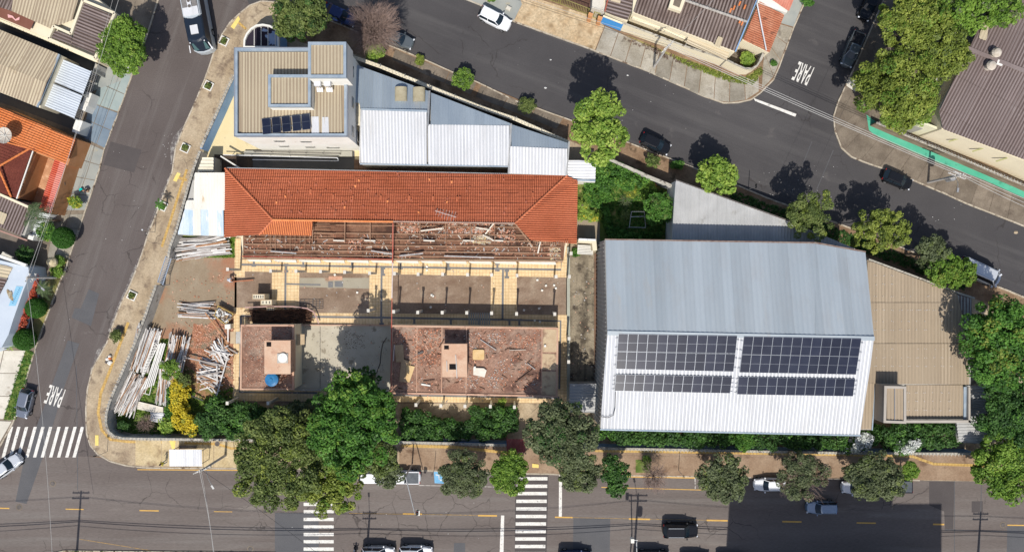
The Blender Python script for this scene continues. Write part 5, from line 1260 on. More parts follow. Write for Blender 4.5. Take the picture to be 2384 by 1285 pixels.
for i, (a, b, lab) in enumerate((((1130, 545), (1150, 520), 'white plank leaning on the last rafter of the stripped roof'), ((1124, 547), (1149, 560), 'white plank lying across the straw heap of the stripped roof'), ((1108, 530), (1142, 536), 'white plank lying under the ridge near the right hip'),
        ((978, 538), (1030, 532), 'long white plank under the ridge of the stripped roof'), ((930, 596), (985, 590), 'grey plank at the wall edge of the stripped roof, right of the pipe'), ((1034, 596), (1150, 600), 'long grey plank along the wall edge of the stripped roof'),
        ((864, 584), (914, 592), 'grey plank along the wall edge, left of the pipe'), ((1233, 566), (1238, 575), 'white plank end under the right hip of the tiled roof'), ((630, 585), (690, 590), 'bundle of dark and green strips near the red pipe of the tiled wing'), ((1252, 590), (1258, 563), 'thin white pole leaning in the last bay of the stripped roof'))):
    MB().beam(g3(*a, 3.5), g3(*b, 3.75), .16, .1).build('plank', [WHT, GRS][i in (4, 5, 6, 8)], label=lab, cat='plank')
for (px, lab) in ((790, 'left'), (862, 'second'), (1000, 'third'), (1092, 'fourth'), (1160, 'right')):
    MB().beam(g3(px - 14, 560, 3.45), g3(px + 12, 561, 3.45), .17, .12).build('white_tie_beam', WHT, label=lab + ' short white beam lying across the purlins of the stripped roof', cat='beam')
# white blocks in the open court
for i, (px, py) in enumerate(((1251, 652), (1271, 665), (1290, 664), (1294, 671), (1262, 676), (1255, 718), (1220, 722), (1005, 687), (994, 621), (994, 629), (1003, 715), (832, 681), (780, 640), (1008, 689), (1245, 746), (1257, 749), (1269, 805))):
    x, y = g(px, py, .2 if i != 16 else SZ + .2); lab = ['right end of the courtyard by the alley kerb, upper', 'right end of the courtyard, a little lower and further right', 'far right of the courtyard near the alley', 'far right of the courtyard just under another block', 'lower right part of the sunny court floor', 'shaded band by the last pillars', 'shaded band left of the last pillars', 'right of the long pipe on the sunny court', 'upper walk right of the pipe, higher one', 'upper walk right of the pipe, lower one', 'shaded band below the sunny court', 'tree shadow edge left of the pipe', 'upper court left of the tree shadow', 'sunny court just right of another block', 'lower walk at right, first of three', 'lower walk at right, second of three', 'pale tan panels of the right slab'][i]; MB().box((x, y, .24 if i != 16 else SZ + .3), (.26, .24, .16), i * .7).build('white_block', WHITEWALL, label='white block, ' + lab, cat='block', group='loose white blocks')

# cabinets, rod heap, crate of scrap
CAB = mat('cream_cabinet', (.68, .63, .5), (.6, .55, .42), 2, fine=.06)
for i, (x0, y0, x1, y1, h, lab) in enumerate(((588, 685, 616, 697, 2.0, 'upper cream steel cabinet standing in the courtyard beside the rusty rods'), (607, 698, 633, 710, 1.9, 'middle cream cabinet standing right below the upper one'), (621, 716, 637, 722, 1.2, 'low cream cabinet at the edge of the rusty rod heap'))):
    w = gp([(x0, y0), (x1, y0), (x1, y1), (x0, y1)], h); c = centroid(w); root = thing('cabinet', lab, 'cabinet', (c[0], c[1], .16), 'cream cabinets in the courtyard')
    MB().prism(w, .16, h).build('carcass', CAB, root); MB().ring_wall(inset(w, -.02), h, h + .04, .08).build('top_rim', ZP, root)
    for k in range(5 if i == 0 else 3):
        t = (k + .7) / (5.4 if i == 0 else 3.4); x = w[0][0] + (w[1][0] - w[0][0]) * t; y = (w[0][1] + w[2][1]) / 2
        MB().box((x, y, h + .015), (.12, .3, .05)).build('slot', IRON, root)
RODM = mat('rusty_rods', (.07, .04, .03), (.15, .085, .055), 1.5, (.28, .19, .14), 2, .66, fine=.2)
mb = MB(); r_ = random.Random(21)
for i in range(330):
    u = r_.random(); px = 590 + 125 * u; py = r_.uniform(722, 750) - 2 * abs(u - .5); L = r_.uniform(.8, 3.2); a = r_.gauss(0.03, .22); z = .25 + .9 * (1 - abs(u - .5) * 1.6) * r_.random()
    x, y = g(px, py, z); dx, dy = math.cos(a) * L / 2, math.sin(a) * L / 2
    mb.tube([(x - dx, y - dy, z), (x, y, z + r_.uniform(-.06, .1)), (x + dx, y + dy, z + r_.uniform(-.15, .15))], r_.uniform(.015, .045), 4, cap=False)
root = thing('rod_heap', 'long heap of rusty rods and roots in the shade above the left slab', 'rod heap', g3(655, 737, .16)); mb.build('rods', RODM, root, kind='stuff')
MB().prism(gp([(582, 722), (728, 720), (726, 752), (590, 752)]), .16, .3).build('heap_base', mat('heap_soil', (.035, .022, .016), (.07, .042, .03), 1.5), root)
pts = [g3(570, 716, 1.0), g3(620, 713.5, 1.05), g3(680, 713.5, 1.05), g3(715, 718, 1.0), g3(730, 726, .9), g3(738, 742, .8), g3(742, 753, .7)]
mb = MB()
for a, b in zip(pts[:-1], pts[1:]): mb.beam(a, b, .14, .05)
mb.build('bent_strip', mat('pink_strip', (.42, .27, .24), (.5, .36, .32), 1), root)
for p in pts[1:-1:2]: MB().beam((p[0], p[1], .16), p, .05, .05).build('strip_stake', IRON, root)
CR = [(507, 711), (543, 730), (525, 756), (497, 735)]; w = gp(CR, 1.1); c = centroid(w)
root = thing('scrap_crate', 'tilted square crate with yellow wooden edges full of white metal scrap', 'crate', (c[0], c[1], .16))
MB().prism(w, .16, .85).build('crate_side', WOOD, root); MB().ring_wall(w, .85, 1.1, .09).build('crate_edge', mat('yellow_wood', (.5, .37, .16), (.42, .3, .12), 2), root)
mb = MB(); r_ = random.Random(4)
for i in range(90):
    s, t = r_.random(), r_.random(); a = Vector(w[0]).lerp(Vector(w[1]), s); b = Vector(w[3]).lerp(Vector(w[2]), s); p = a.lerp(b, .12 + .76 * t)
    mb.box((p.x, p.y, .95 + r_.random() * .22), (r_.uniform(.1, .5), r_.uniform(.05, .2), .03), r_.uniform(0, 3), r_.choice((0, 0, 1, 1, 2)), r_.uniform(-.5, .5), r_.uniform(-.5, .5))
mb.build('metal_scrap', [WHITEWALL, mat('grey_scrap', (.35, .35, .36), (.5, .5, .5), 3, rough=.5, metal=.4), IRON], root, kind='stuff')
x, y = g(530, 760, 1.1); MB().box((x, y, .63), (.72, .62, .94)).box((x, y, 1.12), (.62, .52, .04)).build('white_appliance', WHITEWALL, label='small white square appliance standing below the scrap crate', cat='appliance')

# ------------------------------------------------------------------ timber piles: every plank its own part
PW = [mat('whitewashed_timber', (.66, .645, .62), (.54, .52, .5), 1.5, (.3, .25, .21), 2.5, .6, fine=.15, rv=.18), mat('grey_timber', (.38, .36, .34), (.3, .27, .25), 1.5, (.22, .17, .13), 2.5, .6, fine=.15, rv=.18),
      mat('brown_timber', (.38, .22, .13), (.3, .17, .1), 1.5, (.45, .33, .24), 2.5, .6, fine=.15, rv=.18)]
def pile(label, cx, cy, W, Lr, ang, n, h, seed, mix=(.55, .3, .15), aj=3.0, z0=.16, lenj=.3, w=(.09, .15), name='timber_pile'):
    """n planks about Lr long, side by side over the width W, heaped to the height h"""
    x0, y0 = g(cx, cy, h / 2); root = thing(name, label, 'timber pile', (x0, y0, z0)); r_ = random.Random(seed)
    a0 = math.radians(ang); ux, uy = math.cos(a0), math.sin(a0); vx, vy = -uy, ux
    for i in range(n):
        q = (i * .618034) % 1.0; s = (q - .5) * W; lay = i / n; L = Lr * r_.uniform(1 - lenj, 1 + lenj * .25)
        a = a0 + math.radians(r_.gauss(0, aj)); o = r_.uniform(-.5, .5) * (Lr - L + .35 * Lr * .3)
        z = z0 + .06 + h * lay * (1 - .7 * abs(q - .5) * 2) + r_.uniform(-.03, .03)
        px, py = x0 + vx * s + ux * o, y0 + vy * s + uy * o; dx, dy = math.cos(a) * L / 2, math.sin(a) * L / 2; tz = r_.gauss(0, .07)
        k = r_.random(); m = PW[0] if k < mix[0] else PW[1] if k < mix[0] + mix[1] else PW[2]
        MB().beam((px - dx, py - dy, max(z - tz, z0 + .04)), (px + dx, py + dy, max(z + tz, z0 + .04)), r_.uniform(*w), r_.uniform(.05, .09), roll=r_.uniform(-.3, .3)).build('plank', m, root)
    return root
pile('wide pile of grey and white planks below the striped shed roof', 470, 575, 2.5, 6.8, 8, 70, .9, 31, (.5, .32, .18), 4, w=(.12, .24), lenj=.45)
pile('short stack of dark and white planks on the concrete yard left of the scrap crate', 460, 722, 2.0, 4.6, -3, 26, .5, 32, (.5, .25, .25), 3)
pile('upper left pile of thin whitish poles leaning side by side along the street wall', 332, 812, 2.8, 5.6, 73, 130, 1.3, 33, (.62, .26, .12), 4, w=(.07, .11))
pile('lower left pile of whitish poles beside the rounded wall corner', 300, 915, 3.0, 5.3, 62, 105, 1.2, 34, (.6, .25, .15), 6, w=(.08, .12))
pile('long right pile of poles and reddish planks, upper part', 407, 835, 2.5, 5.9, 77, 100, 1.4, 35, (.45, .25, .3), 4, w=(.09, .14))
pile('long right pile of poles, lower part next to the yellow flowering shrub', 386, 892, 1.9, 5.2, 86, 70, 1.0, 36, (.6, .25, .15), 4, w=(.09, .14))
pile('loose heap of crossed white planks on the red rubble, lower half', 492, 868, 3.6, 3.2, -10, 60, .6, 37, (.6, .2, .2), 22, w=(.12, .18), lenj=.5)
pile('loose heap of brown and white planks against the left slab block, upper half', 515, 818, 2.2, 3.0, -55, 55, .7, 38, (.4, .2, .4), 26, w=(.12, .2), lenj=.5)
for i, (a, b, m, lab) in enumerate((((430, 832), (535, 854), PW[1], 'long grey plank bridging the loose plank heap'), ((478, 728), (532, 800), PW[2], 'long dark plank slanting from the scrap crate down over the rubble'), ((503, 926), (533, 820), PW[0], 'long white plank standing out below the loose plank heap'),
        ((531, 765), (531, 796), PW[0], 'white plank hanging straight down from the small white appliance'), ((505, 852), (506, 900), PW[0], 'white plank upright in the middle of the loose heap'), ((430, 915), (473, 932), WIRE, 'dark bent hose on the grass right of the yellow flowering shrub'))):
    MB().beam(g3(*a, .9), g3(*b, .6), .16, .09).build('plank', m, label=lab, cat='plank')
# white steel trusses lying between the piles
root = thing('roof_truss', 'white steel lattice truss lying between the two pole piles', 'truss', g3(352, 850, .5))
WST = mat('white_steel', (.75, .74, .7), (.66, .64, .6), 2, rough=.5, fine=.05)
for (a, b) in (((370, 800), (329, 884)), ((359, 797), (331, 872))): MB().beam(g3(*a, 1.0), g3(*b, .8), .1, .1).build('chord', WST, root)
for i in range(12):
    t = i / 12; p = (359 + (331 - 359) * t, 797 + 75 * t); q = (370 + (329 - 370) * (t + .05), 800 + 84 * (t + .05)); p2 = (359 - 28 * (t + .085), 797 + 75 * (t + .085))
    MB().beam(g3(*p, .92), g3(*q, .92), .06, .06).build('web_bar', WST, root); MB().beam(g3(*q, .92), g3(*p2, .92), .06, .06).build('web_bar', WST, root)
for i in range(5):
    a = (374 + i * 3.2 - 2, 800 - 2 * (i % 2)); b = (337 + i * 5, 905 - 2 * i); MB().beam(g3(*a, .8), g3(*b, .7), .13, .12).build('steel_beam', WST, label=['first', 'second', 'third', 'fourth', 'fifth'][i] + ' from the left of the white steel beams lying beside the lattice truss', cat='beam', group='white steel beams')
MB().beam(g3(374, 780, 1.3), g3(368, 800, 1.0), .1, .1).build('steel_tube', WST, label='white steel tube end sticking out above the lattice truss', cat='tube')
root = thing('cot_rack', 'empty white steel rack frame on the grass below the truss', 'rack', g3(345, 908, .2))
for a, b in (((325, 912), (348, 919)), ((348, 919), (356, 885)), ((325, 912), (332, 890)), ((338, 915), (344, 890))): MB().beam(g3(*a, .35), g3(*b, .35), .07, .07).build('bar', WST, root)
for i in range(4):
    a = (320, 936 + i * 4.5); b = (380, 950 + i * 4.0); MB().beam(g3(*a, .4 + i * .02), g3(*b, .4), .26, .06).build('white_board', WHT, label=['topmost', 'second', 'third', 'lowest'][i] + ' of the long cream boards lying below the poles', cat='board', group='cream boards by the corner wall')
root = thing('sheet_stack', 'stack of white corrugated sheets lying beside the cream boards', 'metal sheets', g3(366, 972, .2))
for k in range(3):
    z = .35 + k * .09; o = k * 2
    rib_roof(root, 'metal_sheet', P3([(350 + o, 958 + o, z), (384 - o, 960, z), (384, 986 - o, z), (350 - o, 980, z)]), -6, WHITEROOF, .3, .03, 2.2)
# ------------------------------------------------------------------ houses on the left edge
BEIGE = mat('beige_sheet_roof', (.45, .385, .275), (.5, .43, .315), .25, (.38, .31, .21), .7, .6, fine=.06, rough=.6, rv=.03)
SILVER = mat('silver_sheet_roof', (.58, .62, .66), (.64, .68, .71), .25, (.5, .53, .56), .7, .6, fine=.04, rough=.45, metal=.35, rv=.04)
CANG = 66.5     # the left street's own direction: across it, roofs run at about -23 degrees
root = house('house', 'house with beige roof and brown corrugated carport at the top left corner', [(-60, -30, 3.4), (190, -30, 3.4), (268, 32, 3.4), (222, 138, 3.4), (113, 91, 3.4), (-60, 18, 3.4)], CREAMWALL, drop=.5)
rib_roof(root, 'roof_sheet', P3([(-60, -30, 3.4), (31, -30, 3.4), (29, 27, 3.4), (-60, 0, 3.4)]), 66, DARKROOF, .38, .05, 1.14, trough_mat=DGR)
rib_roof(root, 'roof_sheet', P3([(31, -30, 3.6), (192, -30, 3.6), (168, 48, 3.45), (117, 67, 3.4), (28, 27, 3.45)]), 74, BEIGE, .38, .045, 1.14, trough_mat=TGR)
rib_roof(root, 'roof_sheet', P3([(196, 8, 3.5), (262, 35, 3.5), (220, 128, 3.5), (165, 104, 3.5), (176, 62, 3.5)]), -22, DARKROOF2, .38, .05, 1.14, trough_mat=DGR)
rib_roof(root, 'roof_sheet', P3([(128, 72, 3.5), (168, 84, 3.5), (165, 106, 3.5), (120, 88, 3.5)]), -22, DARKROOF2, .38, .05, 1.14, trough_mat=DGR)
for a, b in (((194, 2), (268, 32)), ((268, 32), (222, 137)), ((222, 137), (113, 91)), ((194, 2), (166, 80)), ((166, 80), (126, 62)), ((126, 62), (113, 91))):
    MB().beam(g3(*a, 3.5), g3(*b, 3.5), .3, .3).build('parapet', CREAMWALL, root)
sheet('yard', [(-60, 0), (0, 22), (122, 70), (112, 92), (-60, 20)], 3.36, mat('red_brown_terrace', (.16, .07, .05), (.2, .095, .07), .6, fine=.1), root)
wall('side_wall', 'pale garden wall between the brown carport roof and the second beige roof', [(-60, 25), (0, 48), (113, 95), (225, 143)], 2.6, CREAMWALL, cap=CREAMWALL)
x, y = g(26, 40, 3.4); MB().prism(gp([(18, 34), (30, 38), (36, 46), (46, 40), (45, 47), (36, 49), (28, 42), (19, 42)], 3.42), 3.4, 3.44).build('pink_cloth', mat('pink_cloth', (.7, .4, .38), fine=.1), label='pink cloth lying on the red brown terrace at the top left', cat='cloth')
sheet('yard', [(-60, 40), (225, 143), (178, 305), (-60, 215)], .15, DARKYARD)
root = house('house', 'second house on the left edge, beige two part roof ending at a silver carport', [(-60, 45, 4.2), (0, 70, 4.2), (138, 127, 4.2), (88, 250, 4.2), (-60, 192, 4.2)], CREAMWALL, drop=.4)
rib_roof(root, 'roof_sheet', P3([(-60, 45, 4.2), (138, 127, 4.2), (110, 194, 4.7), (-60, 126, 4.7)]), 66, BEIGE, .38, .045, 1.14, trough_mat=TGR)
rib_roof(root, 'roof_sheet', P3([(-60, 126, 4.7), (110, 194, 4.7), (87, 250, 4.3), (-60, 190, 4.3)]), 66, BEIGE, .38, .045, 1.14, trough_mat=TGR)
MB().beam(g3(138, 127, 4.25), g3(87, 250, 4.3), .22, .14).build('gutter', FLASH, root)
for k in range(2):
    t0, t1 = (0, .49) if k == 0 else (.51, 1)
    pA, pB = (139, 136), (94, 244); qA, qB = (213, 166), (173, 276)
    L_ = lambda p, q, t: (p[0] + (q[0] - p[0]) * t, p[1] + (q[1] - p[1]) * t)
    a, b, c, d = L_(pA, pB, t0), L_(qA, qB, t0), L_(qA, qB, t1), L_(pA, pB, t1)
    r = thing('carport', ('upper' if k == 0 else 'lower') + ' half of the silver ribbed carport roof by the teal pavement', 'carport', g3((a[0] + c[0]) / 2, (a[1] + c[1]) / 2, .1))
    rib_roof(r, 'roof_sheet', P3([(*a, 3.2), (*b, 3.1), (*c, 3.1), (*d, 3.2)]), -22, SILVER, .3, .035, 1.0)
    for p in (a, b, c, d): x, y = g(*p, 3.0); MB().beam((x, y, .1), (x, y, 3.05), .12, .12).build('post', GALV, r)
wall('front_wall', 'low grey street wall with gates in front of the silver carport', [(226, 150), (219, 168)], 2.2, GREYWALL)
wall('front_wall', 'pale garden front wall with rounded end between the two barred gates, at the teal pavement', [(208, 216), (200, 238), (194, 250)], 1.8, WHITEWALL, t=.8, cap=WHITEWALL, capw=.8)
wall('front_wall', 'short pale wall block at the lower end of the silver carport', [(186, 280), (178, 302)], 1.9, WHITEWALL, t=.9, cap=WHITEWALL, capw=.9)
gate('street_gate', 'white barred gate in front of the silver carport, upper one', (229, 178), (214, 222), 1.6, WHITEROOF, 12, th=.05)
gate('street_gate', 'dark barred gate in front of the silver carport, lower one', (203, 238), (190, 280), 1.6, IRON, 12, th=.06)
# third house: orange tiles, dish, maroon roof, terrace
root = house('house', 'third house on the left edge with orange tiles, maroon roof and satellite dish', [(-60, 230, 3.3), (12, 252, 3.3), (176, 324, 3.3), (153, 384, 3.3), (60, 348, 3.3), (75, 352, 3.3), (38, 462, 3.3), (-60, 425, 3.3)], mat('ochre_wall', (.4, .2, .1), (.45, .24, .13), .8, fine=.1), drop=.4)
rib_roof(root, 'roof_tiles', P3([(-60, 226, 3.4), (176, 324, 3.4), (154, 383, 3.9), (-60, 296, 3.9)]), -22, TILE_OR, .3, .05, 2.0, row=.42, lift=.03, stuff=True, step=6)
rib_roof(root, 'roof_tiles', P3([(-60, 300, 4.0), (0, 322, 4.0), (68, 347, 3.7), (0, 386, 4.4), (-60, 400, 4.5)]), 68, TILE_DK, .26, .04, 2.0, row=.36, lift=.05, stuff=True, step=6)
rib_roof(root, 'roof_tiles', P3([(68, 347, 3.7), (76, 352, 3.6), (38, 462, 3.4), (-60, 425, 3.6), (-60, 398, 4.5), (0, 386, 4.4)]), 68, TILE_DK, .26, .04, 2.0, row=.36, lift=.05, stuff=True, step=6)
ridge((-5, 389, 4.5), (68, 347, 3.8), TILE_OR, .13); ridge((-4, 390, 4.5), (26, 458, 3.6), TILE_OR, .13); ridge((10, 330, 4.0), (68, 346, 3.8), TILE_OR, .1)
MB().beam(g3(77, 352, 3.6), g3(39, 463, 3.4), .14, .1).build('gutter', WHITEWALL, root)
sheet('yard', [(78, 352), (135, 378), (108, 478), (40, 464)], .155, mat('sandy_terrace', (.52, .3, .18), (.38, .2, .12), 1.2, (.6, .4, .27), 1.6, .56, fine=.2))
root2 = thing('tiled_wall', 'garden wall capped with bright red tiles beside the sandy terrace', 'wall', g3(122, 430, .1))
MB().prism(gp([(126, 372), (153, 383), (118, 498), (90, 488)], 2.9), .1, 2.75).build('wall_face', MATS['ochre_wall'], root2)
REDT = mat('red_cap_tile', (.5, .09, .05), (.56, .16, .11), .6, fine=.15)
rib_roof(root2, 'cap_tiles', P3([(127, 371, 2.85), (140, 376, 3.1), (104, 494, 3.1), (90, 489, 2.85)]), -20, REDT, .26, .05, 2, stuff=True, step=6)
rib_roof(root2, 'cap_tiles', P3([(140, 376, 3.1), (153, 382, 2.85), (117, 498, 2.85), (104, 494, 3.1)]), -20, mat('pale_red_cap_tile', (.56, .2, .16), (.6, .27, .22), .6, fine=.15), .26, .05, 2, stuff=True, step=6)  # right-hand slope of the cap takes a paler red
dish = thing('satellite_dish', 'large pale mesh satellite dish standing on the orange tiles at the left edge', 'satellite dish', g3(10, 316, 4.0))
x, y = g(10, 316, 5.2); mb = MB(); DR = [(0, 0), (.35, .04), (.7, .15), (1.0, .32)]
for (r0, z0_), (r1, z1_) in zip(DR[:-1], DR[1:]):
    for k in range(20):
        a0, a1 = k * math.pi / 10, (k + 1) * math.pi / 10
        mb.quad((x + r0 * math.cos(a0), y + r0 * math.sin(a0), 5.0 + z0_), (x + r1 * math.cos(a0), y + r1 * math.sin(a0), 5.0 + z1_), (x + r1 * math.cos(a1), y + r1 * math.sin(a1), 5.0 + z1_), (x + r0 * math.cos(a1), y + r0 * math.sin(a1), 5.0 + z0_))
mb.build('dish', mat('dish_mesh', (.5, .46, .4), (.42, .37, .32), 3, fine=.1), dish)
for k in range(8): a = k * math.pi / 4; MB().beam((x, y, 5.06), (x + math.cos(a), y + math.sin(a), 5.36), .04, .03).build('rib', WHITEWALL, dish)
MB().beam((x, y, 4.0), (x, y, 5.05), .1, .1).build('mast', GALV, dish); MB().beam((x, y, 5.0), (x, y, 5.7), .06, .06).build('feed_arm', WHITEWALL, dish)
# fourth: dark corrugated roof with pale slabs and palm
root = house('house', 'low dark corrugated roof with a pale skylight, below the maroon roof at the left edge', [(-60, 420, 3.0), (0, 448, 3.0), (76, 486, 3.0), (52, 552, 3.0), (-60, 500, 3.0)], GREYWALL, drop=.3)
rib_roof(root, 'roof_sheet', P3([(-60, 428, 3.1), (74, 488, 3.1), (50, 550, 3.0), (-60, 504, 3.0)]), 66, DARKROOF2, .38, .05, 1.14, trough_mat=DGR)
rib_roof(root, 'skylight_sheet', P3([(-10, 488, 3.14), (18, 499, 3.14), (10, 524, 3.1), (-18, 514, 3.1)]), 66, BEIGE, .34, .045, 1.6, zoff=.03)
MB().beam(g3(-20, 444, 3.2), g3(75, 486, 3.2), .3, .2).build('parapet', CREAMWALL, root); MB().beam(g3(-20, 530, 3.0), g3(64, 560, 3.0), .18, .2).build('parapet', mat('pink_wall', (.35, .22, .18), fine=.1), root)
root = thing('patio_slabs', 'pale blue-white stepped slabs under the palm at the left edge', 'slabs', g3(95, 515, .15))
for i in range(6): MB().prism(gp([(88 + i * 0 - i * 2, 494 + i * 9), (116 - i * 4, 499 + i * 9), (112 - i * 4, 506 + i * 9), (84 - i * 2, 501 + i * 9)], 1.6), .2, 1.5 + .04 * i).build('slab', mat('pale_slab', (.55, .58, .58), (.62, .64, .63), 1, fine=.06), root)
MB().prism(gp([(68, 544), (80, 548), (76, 560), (64, 556)], 2), .2, 2.0).build('slab', WHITEWALL, root)
sheet('yard', [(-60, 520), (120, 560), (108, 600), (62, 660), (-60, 610)], .152, mat('shaded_yard', (.13, .11, .09), (.18, .155, .13), .6, fine=.12))
sheet('path', [(100, 500), (132, 500), (112, 600), (96, 660), (78, 650), (96, 580)], .153, CONC_DK)
# fifth: white flat roof with a painted blue sign
root = house('house', 'white flat roofed house with a pale blue sign and oval emblem, left edge', [(-60, 590, 3.4), (0, 606, 3.4), (66, 622, 3.4), (68, 643, 3.4), (54, 677, 3.4), (30, 746, 3.4), (20, 778, 3.4), (4, 808, 3.4), (-60, 830, 3.4)], mat('white_blue_roof', (.46, .51, .57), (.5, .55, .6), .5, (.56, .59, .63), .9, .62, fine=.04), drop=0)
rib_roof(root, 'roof_sheet', P3([(-60, 604, 3.6), (30, 622, 3.5), (2, 676, 3.5), (-60, 800, 3.5)]), -10, BEIGE, .42, .05, 1.0)
rib_roof(root, 'roof_sheet', P3([(-60, 640, 3.65), (18, 648, 3.6), (2, 680, 3.55), (-60, 800, 3.55)]), -10, DARKROOF2, .42, .06, 1.0, trough_mat=DGR)
MB().prism(gp([(38, 666), (54, 667), (36, 712), (20, 712)], 3.42), 3.4, 3.43).build('painted_sign', mat('sign_blue', (.22, .42, .56), (.27, .47, .6), 1.5, fine=.05), root)
for i in range(9):
    t = i / 9; a = (44 - 18 * t, 671 + 38 * t); MB().beam(g3(*a, 3.44), g3(a[0] + 3.4, a[1] + 1.2, 3.44), .09, .02).build('sign_stroke', mat('sign_dark_blue', (.1, .25, .4), fine=0), root)
cx, cy = g(23, 687, 3.46); MB().prism([(cx + .42 * math.cos(a) * math.cos(1.2) - .7 * math.sin(a) * math.sin(1.2) * -1 * -.6, cy + .68 * math.sin(a) + .2 * math.cos(a)) for a in np.linspace(0, 6.0, 20)], 3.4, 3.46).build('emblem', mat('emblem_brown', (.2, .14, .08), (.4, .34, .24), 3), root)
cx, cy = g(24, 686, 3.48); MB().prism([(cx + .24 * math.cos(a), cy + .46 * math.sin(a) + .1 * math.cos(a)) for a in np.linspace(0, 6.0, 16)], 3.46, 3.49).build('emblem_centre', mat('emblem_pale', (.45, .42, .33), (.2, .15, .09), 5), root)
MB().beam(g3(0, 596, 3.6), g3(62, 618, 3.6), .35, .3).build('parapet', WHITEWALL, root)
MB().beam(g3(6, 590, 2.6), g3(28, 602, 2.6), .5, .3).build('stone_bench', CONC_LT, label='pale stone block in the shaded yard above the white flat roof', cat='bench')
MB().prism(gp([(-60, 788), (14, 782), (10, 812), (-60, 815)], 2.2), .1, 2.2).build('garage_block', GREYWALL, label='grey garage block at the left edge below the white flat roof', cat='building')
FAB = mat('straw_parasol', (.45, .38, .24), (.56, .49, .34), 2, (.3, .25, .15), 3, .6, fine=.2)
x, y = g(116, 610, 1.9); root = thing('round_straw_topiary', 'round pale woven basket shade on the left verge', 'parasol', (x, y, .14)); mb = MB()
for k in range(20):
    a0, a1 = k * math.pi / 10, (k + 1) * math.pi / 10
    for (r0, z0_), (r1, z1_) in (((.02, 2.0), (.35, 1.9)), ((.35, 1.9), (.62, 1.6)), ((.62, 1.6), (.64, 1.3))):
        mb.quad((x + r0 * math.cos(a0), y + r0 * math.sin(a0), z0_), (x + r1 * math.cos(a0), y + r1 * math.sin(a0), z1_), (x + r1 * math.cos(a1), y + r1 * math.sin(a1), z1_), (x + r0 * math.cos(a1), y + r0 * math.sin(a1), z0_))
mb.build('shade_top', FAB, root); MB().tube([(x, y, .14), (x, y, 1.9)], .05, 6).build('pole', WOOD, root)

# ------------------------------------------------------------------ houses along the top
root = house('corner_house', 'corner house with a large dark corrugated roof and pale ridge, top of photo', [(1480, -60, 4.3), (1785, -60, 4.3), (1759, 2, 4.3), (1711, 121, 4.3), (1473, 28, 4.3)], CREAMWALL, drop=.3)
rib_roof(root, 'roof_sheet', P3([(1508, -60, 4.6), (1590, -60, 4.8), (1590, 0, 4.8), (1738, 52, 4.8), (1711, 121, 4.3), (1473, 28, 4.3)]), 71, DARKROOF, .42, .06, 1.26, jit=.01, trough_mat=DGR)
rib_roof(root, 'roof_sheet', P3([(1590, -60, 4.6), (1788, -60, 4.4), (1760, 2, 4.4), (1740, 52, 4.8), (1590, 0, 4.85)]), 71, DARKROOF, .42, .06, 1.26, jit=.01, trough_mat=DGR)
ridge((1588, -1, 4.85), (1738, 51, 4.85), mat('lime_ridge', (.42, .4, .37), (.3, .28, .25), 1.5, fine=.2), .17)
MB().beam(g3(1762, 0, 4.4), g3(1712, 121, 4.35), .16, .12).build('gutter', BLUEWALL, root)
rib_roof(root, 'skylight_sheet', P3([(1672, 85, 4.6), (1685, 90, 4.6), (1676, 112, 4.5), (1661, 107, 4.5)]), 71, BEIGE, .36, .05, 1.6, zoff=.06)
for (px, py) in ((1699, 30), (1707, 24), (1720, 14), (1732, 22), (1721, 55), (1726, 60)):
    MB().beam(g3(px, py, 4.78), g3(px + 4, py - 10, 4.78), .2, .08).build('patch_tile', TILE_OR, root)
MB().prism(gp([(1565, -10), (1596, 0), (1586, 27), (1557, 17)], 5.3), 4.5, 5.2).build('roof_tank_box', CREAMWALL, root)
MB().prism(gp([(1572, -6), (1588, 0), (1582, 18), (1567, 12)], 5.3), 5.2, 5.24).build('roof_tank_top', CONC_DK, root)
r2 = thing('awning_roof', 'pale ribbed fibreglass awning between the dark roof and the cream front wall', 'awning', g3(1647, 110, .1))
rib_roof(r2, 'roof_sheet', P3([(1604, 80, 3.4), (1699, 118, 3.4), (1692, 141, 3.2), (1596, 104, 3.2)]), -22, BEIGE, .36, .05, 1.0)
for p in ((1598, 102), (1692, 139)): x, y = g(*p, 3.1); MB().beam((x, y, .1), (x, y, 3.1), .1, .1).build('post', GALV, r2)
MB().prism(gp([(1478, 31), (1599, 80), (1594, 92), (1471, 44)], 3.0), 2.8, 3.0).build('door_canopy', CREAMWALL, root)
sheet('yard', [(1462, 36), (1600, 94), (1594, 108), (1456, 54)], .15, mat('olive_yard', (.06, .055, .035), (.1, .09, .06), .8, fine=.15))
sheet('yard', [(1712, 92), (1770, 110), (1775, 140), (1762, 154), (1690, 142)], .152, CONC_DK)
wall('front_wall', 'long cream painted front wall curving round the upper street corner', [(1449, 54), (1520, 80), (1591, 107), (1650, 126), (1694, 141), (1718, 153), (1735, 160), (1750, 160), (1762, 154), (1770, 142)], 2.5, CREAMWALL, t=.16, cap=COPING, capw=.2)
wall('front_wall', 'thin grey end of the corner wall beside the reddish tile roof', [(1770, 142), (1776, 128), (1781, 114)], 2.5, GREYWALL, t=.14)
x0, y0 = g(1405, 38, 2.4); x1, y1 = g(1449, 55, 2.4)
r3 = wall('painted_wall', 'bright blue painted wall piece left of the long cream front wall', [(1404, 38), (1450, 56)], 2.4, mat('bright_blue_paint', (.07, .25, .55), (.09, .3, .62), 1, fine=.06), t=.16, cap=CREAMWALL, capw=.22)
root = house('tiled_porch', 'reddish tile roof with a white ridge pole at the upper street corner', [(1762, 12, 3.6), (1824, 34, 3.5), (1791, 122, 3.4), (1730, 92, 3.5)], CREAMWALL, drop=.3)
